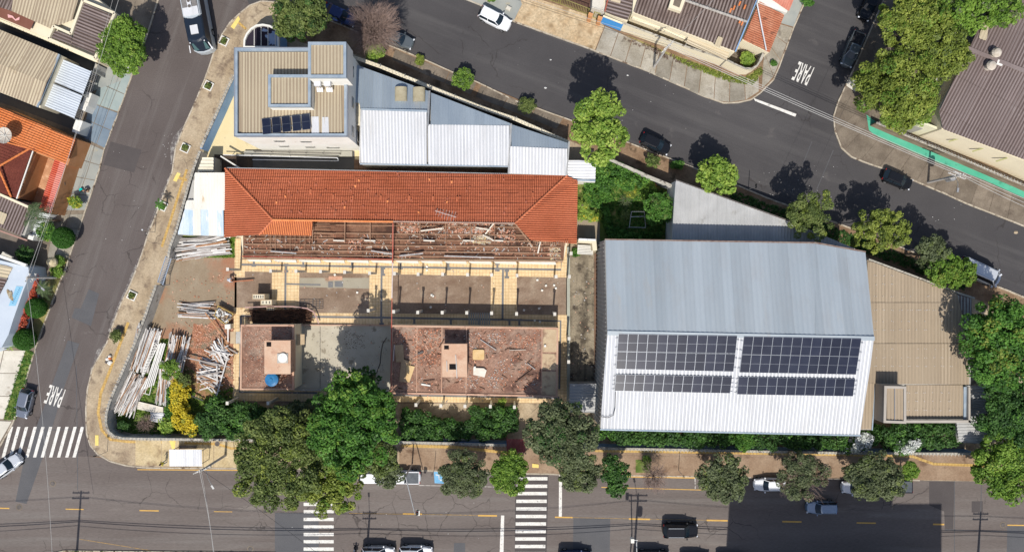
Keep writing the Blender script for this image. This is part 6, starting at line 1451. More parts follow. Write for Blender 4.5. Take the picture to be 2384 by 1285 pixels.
rib_roof(root, 'roof_tiles', P3([(1768, 4, 3.7), (1826, 36, 3.6), (1791, 124, 3.5), (1730, 93, 3.6)]), -22, mat('pinkish_roof_tile', (.33, .12, .07), (.42, .2, .13), .6, (.2, .09, .06), 1, .6, fine=.2, fscale=5), .26, .05, 2.0, row=.4, lift=.04, stuff=True, step=6)
MB().beam(g3(1762, 8, 4.0), g3(1784, 118, 3.8), .14, .12).build('ridge_pole', WHITEROOF, root)
root = house('side_house', 'salmon ribbed roof with a white parapet at the top, by the side street', [(1775, -60, 3.8), (1872, -60, 3.8), (1832, 30, 3.8), (1764, 6, 3.8)], WHITEWALL, drop=.1)
rib_roof(root, 'roof_sheet', P3([(1788, -60, 4.0), (1870, -60, 4.0), (1838, 28, 4.0), (1794, -2, 4.0)]), 68, mat('salmon_roof', (.5, .18, .13), (.58, .27, .2), .8, fine=.1), .3, .04, 1.0)
root = house('neighbour_house', 'house with brown ribbed roof behind the blue wall piece at the top', [(1400, -60, 3.4), (1480, -60, 3.4), (1481, 0, 3.4), (1461, 50, 3.2), (1410, 28, 3.2)], CREAMWALL, drop=.2)
rib_roof(root, 'roof_sheet', P3([(1412, -60, 3.6), (1481, -60, 3.6), (1481, 2, 3.5), (1460, 50, 3.3), (1409, 29, 3.3)]), -16, DARKROOF2, .42, .06, 1.26, trough_mat=DGR)
rib_roof(root, 'skylight_sheet', P3([(1428, -30, 3.6), (1450, -24, 3.6), (1443, 12, 3.5), (1421, 4, 3.5)]), -16, BEIGE, .36, .05, 1.4, zoff=.06)
MB().beam(g3(1415, 0, 3.5), g3(1408, 28, 3.4), .16, .14).build('gutter', mat('brick_red', (.3, .1, .07)), root)
MB().prism(gp([(1384, -60), (1412, -60), (1408, 27), (1378, 18)], 3.0), .1, 3.0).build('garage_roof', CONC_LT, label='pale concrete garage roof at the top, left of the brown ribbed roof', cat='building')
sheet('yard', [(1195, -60), (1384, -60), (1384, 20), (1340, 20), (1225, -20)], .152, mat('brick_yard', (.1, .06, .045), (.15, .09, .07), .8, fine=.15))
OLIVE = mat('olive_steel', (.33, .3, .12), (.27, .25, .1), 2, rough=.5)
gate('street_railing', 'olive yellow barred railing along the top house, left of the orange gateposts', (1240, -12), (1300, 10), 2.0, OLIVE, 16, 'railing', th=.045)
gate('street_railing', 'wider olive barred vehicle gate at the top, right part', (1303, 11), (1368, 36), 2.0, OLIVE, 18, 'gate', th=.045)
gate('street_gate', 'small olive gate between two orange posts at the top', (1380, 42), (1393, 47), 1.9, OLIVE, 5, th=.045)
for i, (px, py) in enumerate(((1375, 35), (1397, 43))):
    x, y = g(px, py, 2.2); MB().box((x, y, 1.15), (.5, .35, 2.1), -.35).box((x, y, 2.25), (.58, .42, .1), -.35).build('gatepost', mat('orange_post', (.5, .25, .12), (.55, .3, .16), 2), label=('left' if i == 0 else 'right') + ' orange plastered gatepost beside the small olive gate', cat='gatepost')
mb = MB().box((*g(1184, 19, .5), .3), (.62, .5, .3), -.5).box((*g(1184, 19, .6), .48), (.5, .38, .06), -.5)
mb.build('meter_box', CONC_LT, label='small pale concrete box on the pavement beside the white car', cat='box')

# ------------------------------------------------------------------ building at the upper right
root = house('warehouse', 'big brown corrugated roof with two vent domes at the upper right edge', [(2262, 108, 5.4), (2480, 190, 5.4), (2480, 420, 5.4), (2384, 372, 5.4), (2196, 300, 5.4), (2190, 248, 5.4)], CREAMWALL, drop=.3)
rib_roof(root, 'roof_sheet', P3([(2254, 116, 5.7), (2480, 205, 5.9), (2480, 420, 5.4), (2384, 372, 5.4), (2196, 301, 5.4), (2186, 260, 5.4)]), 63, DARKROOF2, .38, .05, 1.14, row=4.5, lift=.03, trough_mat=mat('brown_roof_valley', (.1, .075, .068), (.13, .1, .092), .2, fine=.15))
rib_roof(root, 'roof_sheet', P3([(2256, 112, 5.72), (2290, 40, 5.5), (2330, -40, 5.3), (2480, -40, 5.3), (2480, 202, 5.9)]), 63, DARKROOF2, .38, .05, 1.14, row=4.5, lift=.03, trough_mat=mat('brown_roof_valley', (.1, .075, .068), (.13, .1, .092), .2, fine=.15))
MB().prism(gp([(2275, -60), (2322, -40), (2255, 118), (2186, 250), (2150, 300), (2120, 290)], 3.0), .1, 2.9).build('side_block', mat('olive_grey_wall', (.3, .3, .26), (.36, .355, .31), .6, fine=.08), root)
for (px, py, py2) in ((2322, 122, 0), (2310, 152, 1)):
    x, y = g(px, py, 6.6); mb = MB(); n = 14
    pr = [(.42, 5.6), (.42, 6.0), (.36, 6.2), (.56, 6.3), (.6, 6.5), (.42, 6.75), (.15, 6.85), (.001, 6.87)]
    for (r0, z0_), (r1, z1_) in zip(pr[:-1], pr[1:]):
        for k in range(n):
            a0, a1 = 2 * math.pi * k / n, 2 * math.pi * (k + 1) / n
            mb.quad((x + r0 * math.cos(a0), y + r0 * math.sin(a0), z0_), (x + r0 * math.cos(a1), y + r0 * math.sin(a1), z0_), (x + r1 * math.cos(a1), y + r1 * math.sin(a1), z1_), (x + r1 * math.cos(a0), y + r1 * math.sin(a0), z1_))
    mb.build('roof_vent', mat('vent_metal', (.42, .37, .3), (.55, .5, .43), 2, rough=.6), root, smooth=True)
MB().prism(gp([(2324, 139), (2337, 144), (2333, 154), (2320, 149)], 5.95), 5.6, 5.95).build('roof_hatch', WHITEWALL, root)
rib_roof(root, 'skylight_sheet', P3([(2288, 52, 5.7), (2302, 58, 5.7), (2296, 96, 5.8), (2278, 90, 5.8)]), 63, BEIGE, .36, .045, 1.6, zoff=.05)
MB().beam(g3(2250, 112, 5.85), g3(2480, 204, 6.0), .5, .1).build('ridge_cap', DARKROOF2, root)
# cream inner wall strip along its foot with braces
wall('boundary_wall', 'tall pale yellow wall with braces between the brown roof and the green strip', [(2110, 272), (2160, 290), (2202, 306), (2300, 345), (2384, 380), (2480, 425)], 4.2, mat('lemon_wall', (.66, .64, .46), (.7, .68, .52), .8, (.5, .48, .36), 1, .64, fine=.06), t=.25, cap=None)
sheet('yard', [(2080, 280), (2480, 445), (2480, 478), (2384, 440), (2180, 350), (2060, 300)], .149, mat('dry_soil_shade', (.2, .14, .09), (.27, .2, .14), .8, fine=.2))
for i, p in enumerate(((2235, 322), (2290, 345), (2345, 368))):
    a = g3(p[0], p[1], 4.2); b = g3(p[0] - 26, p[1] + 8, 3.2); MB().beam(a, b, .16, .2).build('wall_brace', mat('olive_brace', (.4, .4, .2), fine=.1), label=['first', 'second', 'third'][i] + ' olive brace from the left on the pale yellow wall, upper right', cat='brace')
wall('street_wall', 'brown garden wall with wire behind the green painted strip, upper right', [(2040, 286), (2100, 312), (2180, 345), (2290, 392), (2384, 432), (2480, 475)], 1.6, mat('brown_wall', (.2, .15, .11), (.27, .21, .16), .8, fine=.15), t=.2, coil=True, cap=COPING, capw=.24)
# blocks that stand south of the avenue, outside the frame: their shadow lies across the road
BK = mat('tower_block_wall', (.4, .38, .34), (.46, .44, .4), .5, fine=.05)
hgt = 26.0; k = math.tan(SUN_EL)
def tower(name, label, px0, px1, py, d, hh):
    x0 = (px0 - CXP) / 18.0; x1 = (px1 - CXP) / 18.0; yt = (CYP - py) / 18.0; sh = hh / k
    ox = -SUN_DX * sh
    root = thing(name, label, 'building', ((x0 + x1) / 2, yt - sh - d / 2, 0))
    MB().prism([(x0 + ox, yt - sh - d), (x1 + ox, yt - sh - d), (x1 + ox, yt - sh), (x0 + ox, yt - sh)], 0, hh).build('wall', BK, root)
    for i in range(int((x1 - x0) / 3)):
        for j in range(int(hh / 3) - 1):
            MB().box((x0 + ox + 1.5 + i * 3, yt - sh + .02, 2 + j * 3), (1.5, .1, 1.3)).build('window', DGLASS, root)
    MB().ring_wall([(x0 + ox, yt - sh - d), (x1 + ox, yt - sh - d), (x1 + ox, yt - sh), (x0 + ox, yt - sh)], hh, hh + .02, .3).build('parapet', BK, root)
tower('apartment_tower', 'tall apartment block standing beyond the lower edge of the view', 1702, 2078, 1110, 9, 27)
tower('apartment_tower', 'slightly lower apartment wing beyond the lower right edge of the view', 2079, 2192, 1171, 6, 25.5)
# ------------------------------------------------------------------ vegetation
LM = dict(
    bright=leafmat('leaf_bright', (.06, .13, .02), (.15, .27, .035), (.28, .42, .07)),
    lime=leafmat('leaf_lime', (.11, .2, .03), (.25, .38, .06), (.44, .54, .11)),
    olive=leafmat('leaf_olive', (.055, .085, .025), (.14, .19, .05), (.27, .32, .1)),
    dusty=leafmat('leaf_dusty', (.06, .08, .035), (.13, .16, .075), (.22, .26, .13)),
    deep=leafmat('leaf_deep', (.025, .065, .018), (.055, .13, .03), (.12, .24, .055)),
    rich=leafmat('leaf_rich', (.03, .09, .016), (.08, .2, .03), (.17, .35, .06)),
    ygreen=leafmat('leaf_yellow_green', (.1, .14, .025), (.21, .27, .045), (.37, .42, .085)),
    yellow=leafmat('leaf_yellow', (.4, .34, .03), (.7, .56, .04), (.85, .7, .07)),
    red=leafmat('petal_red', (.1, .07, .03), (.55, .1, .05), (.75, .2, .12)),
    white=leafmat('petal_white', (.5, .55, .45), (.72, .74, .7), (.85, .85, .83)),
    twig=leafmat('dry_twig_leaf', (.12, .08, .06), (.2, .14, .11), (.3, .22, .18)),
    palm=leafmat('palm_leaf', (.05, .08, .035), (.1, .15, .06), (.2, .26, .13)),
    top=leafmat('leaf_topiary', (.02, .07, .008), (.04, .13, .015), (.08, .2, .03)))
BARK = mat('bark', (.13, .1, .075), (.2, .16, .125), 2, fine=.2); BARKP = mat('bark_pale', (.24, .19, .16), (.32, .26, .22), 2, fine=.2)

def tree(name, label, px, py, r, h, leaf, ry=None, cat='tree', n=None, size=.2, gap=0.0, thick=.55, base=.14, lobes=9, group=None, seed=None, clump=.16, density=1.0,
         bare=0, lean=(0, 0), lens=None, trunk_r=None, up=.35, edge=.25):
    """crown of clumps round (px,py) seen at crown height; r, ry in pixels of the photograph"""
    zc = max(.5, h - r / 18.0 * thick * .6); x, y = g(px, py, zc); sc = (CAM_H - zc) / CAM_F
    rx = r * sc; ry_ = (ry or r) * sc; rz = max(.4, min(h * .48, rx * thick))
    seed = seed if seed is not None else int(px * 7 + py)
    rs = np.random.RandomState(seed)
    root = thing(name, label, cat, (x + lean[0], y + lean[1], base), group)
    # lobes give an uneven outline, clumps fill them
    ang = (np.arange(lobes) + rs.rand(lobes) * .7) * 6.283 / lobes; lr = .4 + .14 * rs.rand(lobes); ld = .5 + .14 * rs.rand(lobes)
    L = [(0, 0, 0, .62)] + [(math.cos(a) * d, math.sin(a) * d, rs.uniform(-.25, .35), q) for a, q, d in zip(ang, lr, ld)]
    area = math.pi * rx * ry_; cr = max(.22, clump * min(rx, ry_) ** .75 * 1.35)
    size *= .68; ncl = int(area / (cr * cr * 2.0) * 2.7 * (1 - gap) * density) + 10
    cs = []; rad = []
    while len(cs) < ncl:
        lx, ly, lz, q = L[rs.randint(len(L))]
        d = rs.normal(size=3); d /= np.linalg.norm(d)
        if d[2] < -.35: d[2] *= -1
        k = (.5 + .5 * rs.rand() ** .5) * q
        p = (lx + d[0] * k, ly + d[1] * k, lz + d[2] * k * 1.1)
        if len(cs) < 9: p = (rs.normal() * .13, rs.normal() * .13, .5)
        if p[0] ** 2 + p[1] ** 2 > 1.0 - (edge * .2): continue
        cs.append((x + p[0] * rx, y + p[1] * ry_, max(.35 + base, zc + p[2] * rz)))
        rad.append(cr * rs.uniform(.65, 1.25))
    nl = n or max(10, int(cr * cr * 12.6 / (size * size) * .4))
    if bare < 1:
        v, t = leaf_cloud(cs, rad, nl, size, seed, up=up)
        leaf_object('crown', v, t, LM[leaf], root)
    if lens:
        k = max(1, int(len(cs) * .16)); idx = rs.choice(len(cs), k, replace=False)
        v, t = leaf_cloud([cs[i] for i in idx], [rad[i] * 1.05 for i in idx], nl, size, seed + 1, up=up)
        leaf_object('blossom' if lens in ('white', 'yellow', 'red') else 'new_leaves', v, t, LM[lens], root)
    # trunk and limbs
    tr = trunk_r or max(.05, min(.38, h * .03)); mb = MB()
    zb = max(base + .3, zc - rz * 1.15); bx, by = x + lean[0], y + lean[1]
    mb.tube([(bx, by, base - .05), (bx + (x - bx) * .5, by + (y - by) * .5, (base + zb) / 2), (x, y, zb)], tr * 1.25, 8, r1=tr * .8)
    nb = min(len(cs), 26 if h > 3 else 8)
    for i in rs.choice(len(cs), nb, replace=False):
        c = Vector(cs[i]) - Vector((0, 0, rad[i] * .8)); m_ = Vector((x + (c.x - x) * .45, y + (c.y - y) * .45, zb + (c.z - zb) * .25))
        mb.tube([(x, y, zb), m_, c], tr * .42, 5, r1=.02, cap=False)
    mb.build('trunk', BARKP if bare else BARK, root)
    if bare:
        tb = MB(); nn = int(260 * bare * (r / 45.0) ** 1.4)
        for i in range(nn):
            a = rs.rand() * 6.283; d = rs.rand() ** .5; el = rs.uniform(-.1, .9)
            p0 = Vector((x + math.cos(a) * d * .5 * rx, y + math.sin(a) * d * .5 * ry_, zc + rs.uniform(-.5, .2) * rz))
            p1 = Vector((x + math.cos(a + rs.normal() * .3) * d * rx, y + math.sin(a + rs.normal() * .3) * d * ry_, zc + el * rz * (1.2 - d)))
            mid = (p0 + p1) / 2 + Vector((rs.normal() * .12, rs.normal() * .12, .1))
            tb.tube([p0, mid, p1], .022, 3, r1=.007, cap=False)
            for q in range(2):
                e = p1 + Vector((rs.normal() * .28, rs.normal() * .28, rs.normal() * .2)); tb.tube([mid.lerp(p1, rs.rand()), e], .011, 3, r1=.005, cap=False)
        tb.build('twigs', mat('twig_grey', (.2, .145, .12), (.28, .21, .18), 2, fine=.15) , root)
    return root

# street trees along the top and left
tree('street_tree', 'dense round bright green tree on the pavement at the top left, beside the bus', 290, 110, 57, 6.0, 'bright', lens='lime', size=.17, ry=66, lobes=6, clump=.13, thick=.6)
tree('street_tree', 'dark olive tree at the top over the corner, above the tall block', 697, 42, 66, 7.0, 'olive', ry=58, size=.2, lobes=10, lens='deep')
tree('bare_tree', 'leafless reddish brown tree at the top, over the parked dark car', 872, 66, 62, 6.0, 'twig', bare=3.2, ry=62, density=.12, size=.1)
tree('young_tree', 'small bright green regrowth under the leafless tree', 873, 122, 22, 2.4, 'lime', size=.14, bare=.2)
tree('street_tree', 'tall bright green tree beside the white roofed annex, casting a long shadow over the road', 1395, 300, 62, 11.5, 'lime', ry=84, size=.26, lobes=12, gap=.12, lens='bright', thick=.8, lean=(-.6, .8), clump=.2)
tree('street_tree', 'big leaved bright tree above the point of the wedge shaped roof', 1670, 412, 50, 5.4, 'lime', ry=46, size=.3, lobes=8, lens='bright', gap=.05, thick=.8)
tree('street_tree', 'sparse olive tree with reddish heart above the wedge roof, first of the verge row', 1885, 502, 60, 6.5, 'olive', size=.15, gap=.58, lobes=9, lens='ygreen', lean=(-.3, .7), clump=.15)
tree('street_tree', 'yellowish green open tree, second of the verge row over the dark road', 2047, 540, 76, 6.6, 'ygreen', ry=54, size=.16, gap=.52, lobes=11, lens='olive', lean=(-.8, .8), clump=.14)
tree('street_tree', 'small round greyish green tree left of the pale van', 2166, 590, 42, 6.2, 'dusty', ry=40, size=.16, gap=.4, lens='olive', clump=.16)
tree('street_tree', 'broad green tree half covering the rear of the pale van', 2212, 632, 62, 6.4, 'bright', ry=40, size=.17, gap=.25, lens='ygreen', lobes=10)
tree('street_tree', 'large yellow green tree in the upper right over the black car', 2130, 55, 92, 8.0, 'ygreen', ry=70, size=.2, gap=.2, lens='bright', lobes=12)
tree('street_tree', 'green tree crown at the upper right corner over the roof edge', 2268, 28, 112, 8.5, 'bright', ry=48, size=.22, gap=.12, lens='dusty', lobes=12)
tree('street_tree', 'wide spreading yellow green tree over the street corner, right of the PARE marking', 2090, 210, 105, 8.2, 'ygreen', ry=92, size=.2, gap=.25, lens='bright', lobes=14, clump=.16)
tree('street_tree', 'yellowish tree between the two larger crowns at the upper right, next to the olive wall', 2190, 130, 66, 7.2, 'ygreen', ry=58, size=.2, gap=.15, lobes=8, lens='olive')
tree('street_tree', 'light green lower branch mass above the green painted strip', 2110, 262, 70, 5.4, 'lime', ry=36, size=.2, gap=.3, lobes=8, lens='olive')
# right edge masses
tree('shade_tree', 'large dark green tree at the right edge with a yellowish left side', 2330, 800, 98, 10.0, 'rich', ry=112, size=.24, lens='ygreen', lobes=14, clump=.18)
tree('shade_tree', 'deep shaded tree in the middle of the right edge', 2356, 960, 84, 7.0, 'deep', ry=80, size=.24, lens='rich', lobes=12)
tree('shade_tree', 'bright green tree at the lower right edge overhanging the road', 2345, 1078, 84, 6.4, 'bright', ry=86, size=.22, lens='lime', lobes=12, gap=.08)
# avenue trees
tree('shade_tree', 'large open tree with small olive leaves over the avenue, left of the big round tree', 660, 1062, 112, 9.0, 'olive', ry=122, size=.2, gap=.25, lens='ygreen', lobes=16, clump=.15)
tree('shade_tree', 'lower lobe of olive green tree reaching over the left crosswalk of the avenue', 775, 1130, 72, 7.6, 'ygreen', ry=66, size=.2, gap=.12, lens='bright', lobes=9)
tree('shade_tree', 'huge dense round green tree in front of the grey court, the largest of the avenue', 828, 985, 104, 13.0, 'rich', ry=122, size=.24, lens='bright', lobes=14, clump=.15, thick=.8, lean=(.6, 1.5))
tree('shade_tree', 'darker back part of the large round tree, over the middle court', 836, 900, 62, 9.5, 'deep', ry=44, size=.22, gap=.55, lobes=8, lens='rich')
tree('shade_tree', 'lower dusty crown filling in below the huge round tree, over the white car', 868, 1064, 62, 8.0, 'olive', ry=44, size=.2, lens='dusty', lobes=9)
tree('street_tree', 'thin greyish tree over the white pickup on the avenue', 906, 1100, 34, 5.4, 'dusty', ry=40, size=.16, gap=.3)
tree('shade_tree', 'large dark grey-green tree between the entrance path and the white hall', 1308, 1012, 88, 9.6, 'dusty', ry=78, size=.2, lobes=12, lens='deep', clump=.15)
tree('street_tree', 'dusty green tree on the pavement right of the middle crosswalk', 1348, 1096, 50, 5.8, 'dusty', ry=48, size=.17, lens='olive', lobes=8)
tree('street_tree', 'round dusty tree over the blue parking bay marking', 1080, 1102, 56, 5.6, 'dusty', ry=58, size=.14, gap=.2, bare=.3, lobes=9, lens='olive')
tree('street_tree', 'fresh green compact tree left of the middle crosswalk', 1185, 1098, 45, 5.4, 'bright', ry=52, size=.16, lobes=8, lens='lime')
tree('street_tree', 'narrow dark green ragged tree beside the yellow parking line', 1430, 1106, 36, 5.2, 'deep', ry=52, size=.22, gap=.3, lens='rich', lobes=9)
tree('bare_tree', 'small nearly leafless grey tree beside the green plant bed of the pavement', 1524, 1110, 34, 4.2, 'twig', bare=1.8, ry=40, density=.1, size=.1)
tree('street_tree', 'dark dusty tree just left of the large shadow on the avenue', 1682, 1110, 60, 6.0, 'dusty', ry=56, size=.19, gap=.15, lobes=9, lens='olive')
tree('street_tree', 'thin brownish tree over the parked white car, inside the large shadow', 1866, 1108, 58, 6.0, 'dusty', ry=58, size=.15, gap=.3, lens='twig', lobes=9, bare=.6)
tree('street_tree', 'broad dusty green tree under the white flowering shrubs, over the dark pickup', 2033, 1108, 70, 5.4, 'dusty', ry=58, size=.17, lobes=11, lens='olive')
tree('young_tree', 'small bright shrub beside the dark pickup on the right pavement', 2118, 1096, 19, 2.6, 'bright', ry=24, size=.15, lens='lime')
# hedges and shrubs inside the grounds
def hedge(name, label, px, r, h, leaf, size=.17, lens=None, seed=3, cat='hedge', gap=0.0, dens=1.0, zmin=.3, ch=.42):
    """leafy mass over a polygon given in pixels"""
    z = h * .8; poly = gp(px, z); xs = [p[0] for p in poly]; ys = [p[1] for p in poly]; rs = np.random.RandomState(seed)
    c = centroid(poly); root = thing(name, label, cat, (c[0], c[1], .15))
    def inside(x, y):
        r_ = False; j = len(poly) - 1
        for i in range(len(poly)):
            if (poly[i][1] > y) != (poly[j][1] > y) and x < (poly[j][0] - poly[i][0]) * (y - poly[i][1]) / (poly[j][1] - poly[i][1]) + poly[i][0]: r_ = not r_
            j = i
        return r_
    A = abs(sum(poly[i - 1][0] * poly[i][1] - poly[i][0] * poly[i - 1][1] for i in range(len(poly)))) / 2
    n = int(A / (r * r) * 1.5 * dens * (1 - gap)) + 6; cs = []; tries = 0; size *= .85
    while len(cs) < n and tries < 60000:
        tries += 1; x = rs.uniform(min(xs), max(xs)); y = rs.uniform(min(ys), max(ys))
        if inside(x, y): cs.append((x, y, max(zmin, h - r * .8 - rs.rand() ** 1.5 * h * ch)))
    rad = [r * rs.uniform(.7, 1.25) for _ in cs]; nl = max(10, int(r * r * 12.6 / size ** 2 * .42))
    v, t = leaf_cloud(cs, rad, nl, size, seed); leaf_object('foliage', v, t, LM[leaf], root)
    if lens:
        idx = rs.choice(len(cs), max(1, int(len(cs) * .15)), replace=False)
        v, t = leaf_cloud([cs[i] for i in idx], [rad[i] * 1.05 for i in idx], nl, size, seed + 5); leaf_object('new_leaves', v, t, LM[lens], root)
    mb = MB()
    for i in range(0, len(cs), max(1, len(cs) // 12)):
        mb.tube([(cs[i][0], cs[i][1], .12), cs[i]], .05, 5, r1=.02)
    mb.build('stems', BARK, root)
    return root
hedge('hedge', 'dark green shrub mass right of the yellow flowering shrub, behind the avenue wall', [(462, 955), (500, 932), (560, 945), (620, 950), (655, 965), (650, 1010), (560, 1018), (470, 1014), (455, 990)], .62, 3.4, 'deep', lens='rich', seed=3)
hedge('hedge', 'dark shrubs with greyish tops between the left slab and the open olive tree', [(640, 950), (730, 940), (745, 985), (700, 1010), (640, 1005)], .6, 3.6, 'dusty', lens='deep', seed=4)
hedge('hedge', 'green hedge behind the avenue wall, left part next to the huge tree', [(935, 955), (990, 962), (1000, 975), (1080, 985), (1085, 1018), (1030, 1028), (935, 1022)], .5, 2.4, 'deep', lens='rich', seed=5)
hedge('hedge', 'green hedge behind the avenue wall, right part next to the entrance path', [(1098, 952), (1205, 950), (1208, 1000), (1150, 1022), (1085, 1018), (1082, 985), (1100, 975)], .5, 2.5, 'deep', lens='rich', seed=6)
hedge('hedge', 'long dark hedge in the shade between the white hall and the avenue wall', [(1392, 998), (1700, 1005), (1960, 1012), (1965, 1040), (1700, 1036), (1480, 1030), (1392, 1020)], .6, 3.4, 'deep', lens='rich', seed=7)
hedge('hedge', 'dark bushy hedge below the tan roofed wing', [(2030, 985), (2060, 990), (2230, 985), (2240, 1020), (2215, 1036), (2120, 1040), (2030, 1036)], .6, 3.2, 'deep', lens='rich', seed=8)
tree('shrub', 'small bluish green shrub in the long hedge under the white hall roof', 1733, 1026, 24, 3.8, 'rich', size=.16, cat='shrub', lens='bright')
hedge('flowering_shrub', 'white flowering shrub at the lower right corner of the white hall', [(2002, 1004), (2030, 1010), (2024, 1034), (1996, 1050), (1958, 1052), (1950, 1044), (1985, 1030)], .42, 3.2, 'rich', size=.15, lens='white', seed=9, cat='shrub')
hedge('blossom_mass', 'dense white blossom on the right end of the hall corner shrub', [(2006, 1008), (2028, 1012), (2022, 1032), (1998, 1046), (1975, 1048), (1990, 1030)], .36, 3.9, 'white', size=.17, seed=10, cat='shrub', dens=1.6)
hedge('flowering_shrub', 'second white flowering shrub further right, over the avenue wall', [(2112, 1020), (2140, 1024), (2138, 1042), (2100, 1056), (2080, 1052), (2078, 1036)], .38, 3.0, 'rich', size=.15, lens='white', seed=11, cat='shrub')
hedge('blossom_mass', 'white blossom of the second flowering shrub', [(2118, 1022), (2138, 1026), (2136, 1042), (2104, 1054), (2098, 1046)], .32, 3.5, 'white', size=.17, seed=12, cat='shrub', dens=1.5)
hedge('flowering_shrub', 'bright yellow flowering shrub bending between the pole piles and the dark hedge', [(404, 890), (425, 888), (436, 905), (432, 945), (440, 965), (458, 985), (454, 1010), (430, 1002), (405, 985), (398, 950), (402, 915)], .4, 2.6, 'yellow', size=.13, lens='ygreen', seed=13, cat='shrub')
hedge('shrub', 'dark green top of the yellow flowering shrub', [(412, 872), (436, 872), (440, 896), (418, 900)], .4, 2.4, 'olive', size=.14, seed=14, cat='shrub')
tree('shrub', 'light green leafy sapling growing through the right pole pile', 398, 862, 26, 2.9, 'bright', size=.13, gap=.5, cat='shrub')
tree('shrub', 'bright big leaved shrub at the foot of the white sheet stack', 388, 990, 20, 1.8, 'lime', size=.22, cat='shrub')
tree('bare_shrub', 'leafless grey shrub on the grass behind the rounded wall corner', 340, 985, 22, 1.8, 'twig', bare=1.6, density=.03, cat='shrub', size=.08)
tree('shrub', 'dark little conifer behind the rounded wall corner', 288, 990, 13, 1.4, 'deep', cat='shrub', size=.12)
hedge('shrub', 'row of dark shrubs between the pole pile and the yellow shrub', [(392, 905), (404, 905), (402, 985), (384, 960)], .34, 1.8, 'rich', size=.14, seed=15, cat='shrub')
# garden right of the tiled wing
sheet('garden_lawn', [(1344, 425), (1400, 365), (1572, 437), (1562, 590), (1400, 562), (1344, 512)], .155, GRASS)
sheet('path', [(1344, 512), (1396, 514), (1396, 575), (1344, 575)], .158, mat('garden_path', (.27, .22, .16), (.33, .28, .21), .6, fine=.12))
hedge('creeper', 'bright green creeper mass along the garden wall', [(1390, 372), (1420, 374), (1500, 405), (1512, 425), (1470, 440), (1430, 430), (1400, 445), (1370, 440), (1365, 425), (1388, 415)], .4, 2.4, 'rich', size=.14, lens='bright', seed=16, cat='creeper')
hedge('creeper', 'lower green ground cover mass beside the tiled roof corner', [(1362, 445), (1420, 445), (1425, 468), (1390, 480), (1360, 470)], .34, 1.2, 'rich', size=.14, lens='bright', seed=17, cat='creeper')
hedge('hedge', 'yellow green clipped hedge along the path beside the tiled roof', [(1346, 470), (1366, 478), (1372, 492), (1396, 495), (1396, 512), (1348, 512)], .3, 1.2, 'lime', size=.12, lens='yellow', seed=18)
tree('shrub', 'round glossy dark green citrus tree in the shaded part of the garden', 1531, 487, 37, 4.2, 'rich', size=.17, lens='olive', cat='tree')
tree('shrub', 'golden ornamental shrub in the middle of the garden', 1471, 443, 17, 1.2, 'ygreen', size=.1, cat='shrub', lens='yellow')
tree('shrub', 'green shrub against the white garden wall', 1505, 440, 22, 1.8, 'bright', size=.14, cat='shrub')
tree('shrub', 'thin olive shrub beside the white pergola frame in the garden', 1458, 500, 13, 1.8, 'olive', size=.11, cat='shrub', gap=.4)
hedge('hedge', 'dark shaded hedge at the foot of the garden, above the hall roof', [(1400, 480), (1412, 480), (1425, 530), (1470, 545), (1540, 545), (1540, 556), (1420, 556)], .34, 1.4, 'rich', size=.14, seed=19)
MB().tube([(*g(1520, 432, 1.0), .15), (*g(1520, 432, 1.0), .9)], .38, 12, r1=.5).build('flower_pot', mat('terracotta', (.5, .2, .1), (.56, .26, .15), 3, fine=.1), label='terracotta pot by the white garden wall', cat='pot')
root = thing('pergola_frame', 'thin white rectangular pergola frame in the shaded garden', 'pergola', g3(1484, 512, .15))
F = [(1470, 493), (1500, 493), (1503, 530), (1465, 529)]
for a, b in zip(F, F[1:] + F[:1]): MB().beam(g3(*a, 2.3), g3(*b, 2.3), .05, .05).build('bar', GALV, root)
MB().beam(g3(1469, 505, 2.3), g3(1501, 504, 2.3), .05, .05).build('bar', WHITEROOF, root)
for p in F: x, y = g(*p, 2.3); MB().beam((x, y, .15), (x, y, 2.3), .06, .06).build('post', GALV, root)

def palm(name, label, px, py, r, h, nf=14, leaf='palm', cat='palm', w=.34, droop=.5, base=.14, seed=None, trunk=True):
    x, y = g(px, py, h); R_ = r * (CAM_H - h) / CAM_F; root = thing(name, label, cat, (x, y, base)); rs = np.random.RandomState(seed or int(px + py)); V = []; T = []
    for i in range(nf):
        a = i * 6.283 / nf + rs.normal() * .15; L = R_ * rs.uniform(.75, 1.05); k = 9 if w > .2 else 4; tn = rs.rand()
        for s in range(1, k + 1):
            t = s / k; p = Vector((x + math.cos(a) * L * t, y + math.sin(a) * L * t, h + .5 * math.sin(t * 2.4) * min(1, R_ * .4) - droop * t * t * min(1.0, R_ * .6)))
            for sg in (-1, 1):
                d = Vector((math.cos(a + sg * 1.0), math.sin(a + sg * 1.0), -.25)).normalized(); l_ = w * (1.15 - .7 * abs(t - .35)); e = Vector((math.cos(a), math.sin(a), 0)) * .045
                q = p + d * l_
                V += [p - e, q, q + e * .5, p + e]; T.append(.4 * tn + .5 * rs.rand())
    leaf_object('fronds', np.array([tuple(v) for v in V]), np.array(T), LM[leaf], root)
    if trunk: MB().tube([(x, y, base), (x, y, h)], .14 if h > 2 else .1, 8, r1=.1).build('trunk', BARK, root)
    return root
palm('palm', 'feathery grey-green palm hanging over the pale slabs at the left edge', 84, 508, 36, 4.6, 13, w=.5)
palm('palm', 'second thinner palm crown just above the pale slabs at the left edge', 80, 486, 18, 4.4, 8, w=.3)
palm('agave', 'pale spiky agave rosette on the garden lawn', 1456, 468, 17, 1.0, 26, 'dusty', 'agave', w=.12, droop=.2, trunk=False)
palm('yucca', 'small spiky palm beside the utility pole base on the left verge', 98, 670, 17, 1.8, 14, 'palm', 'palm', w=.22)
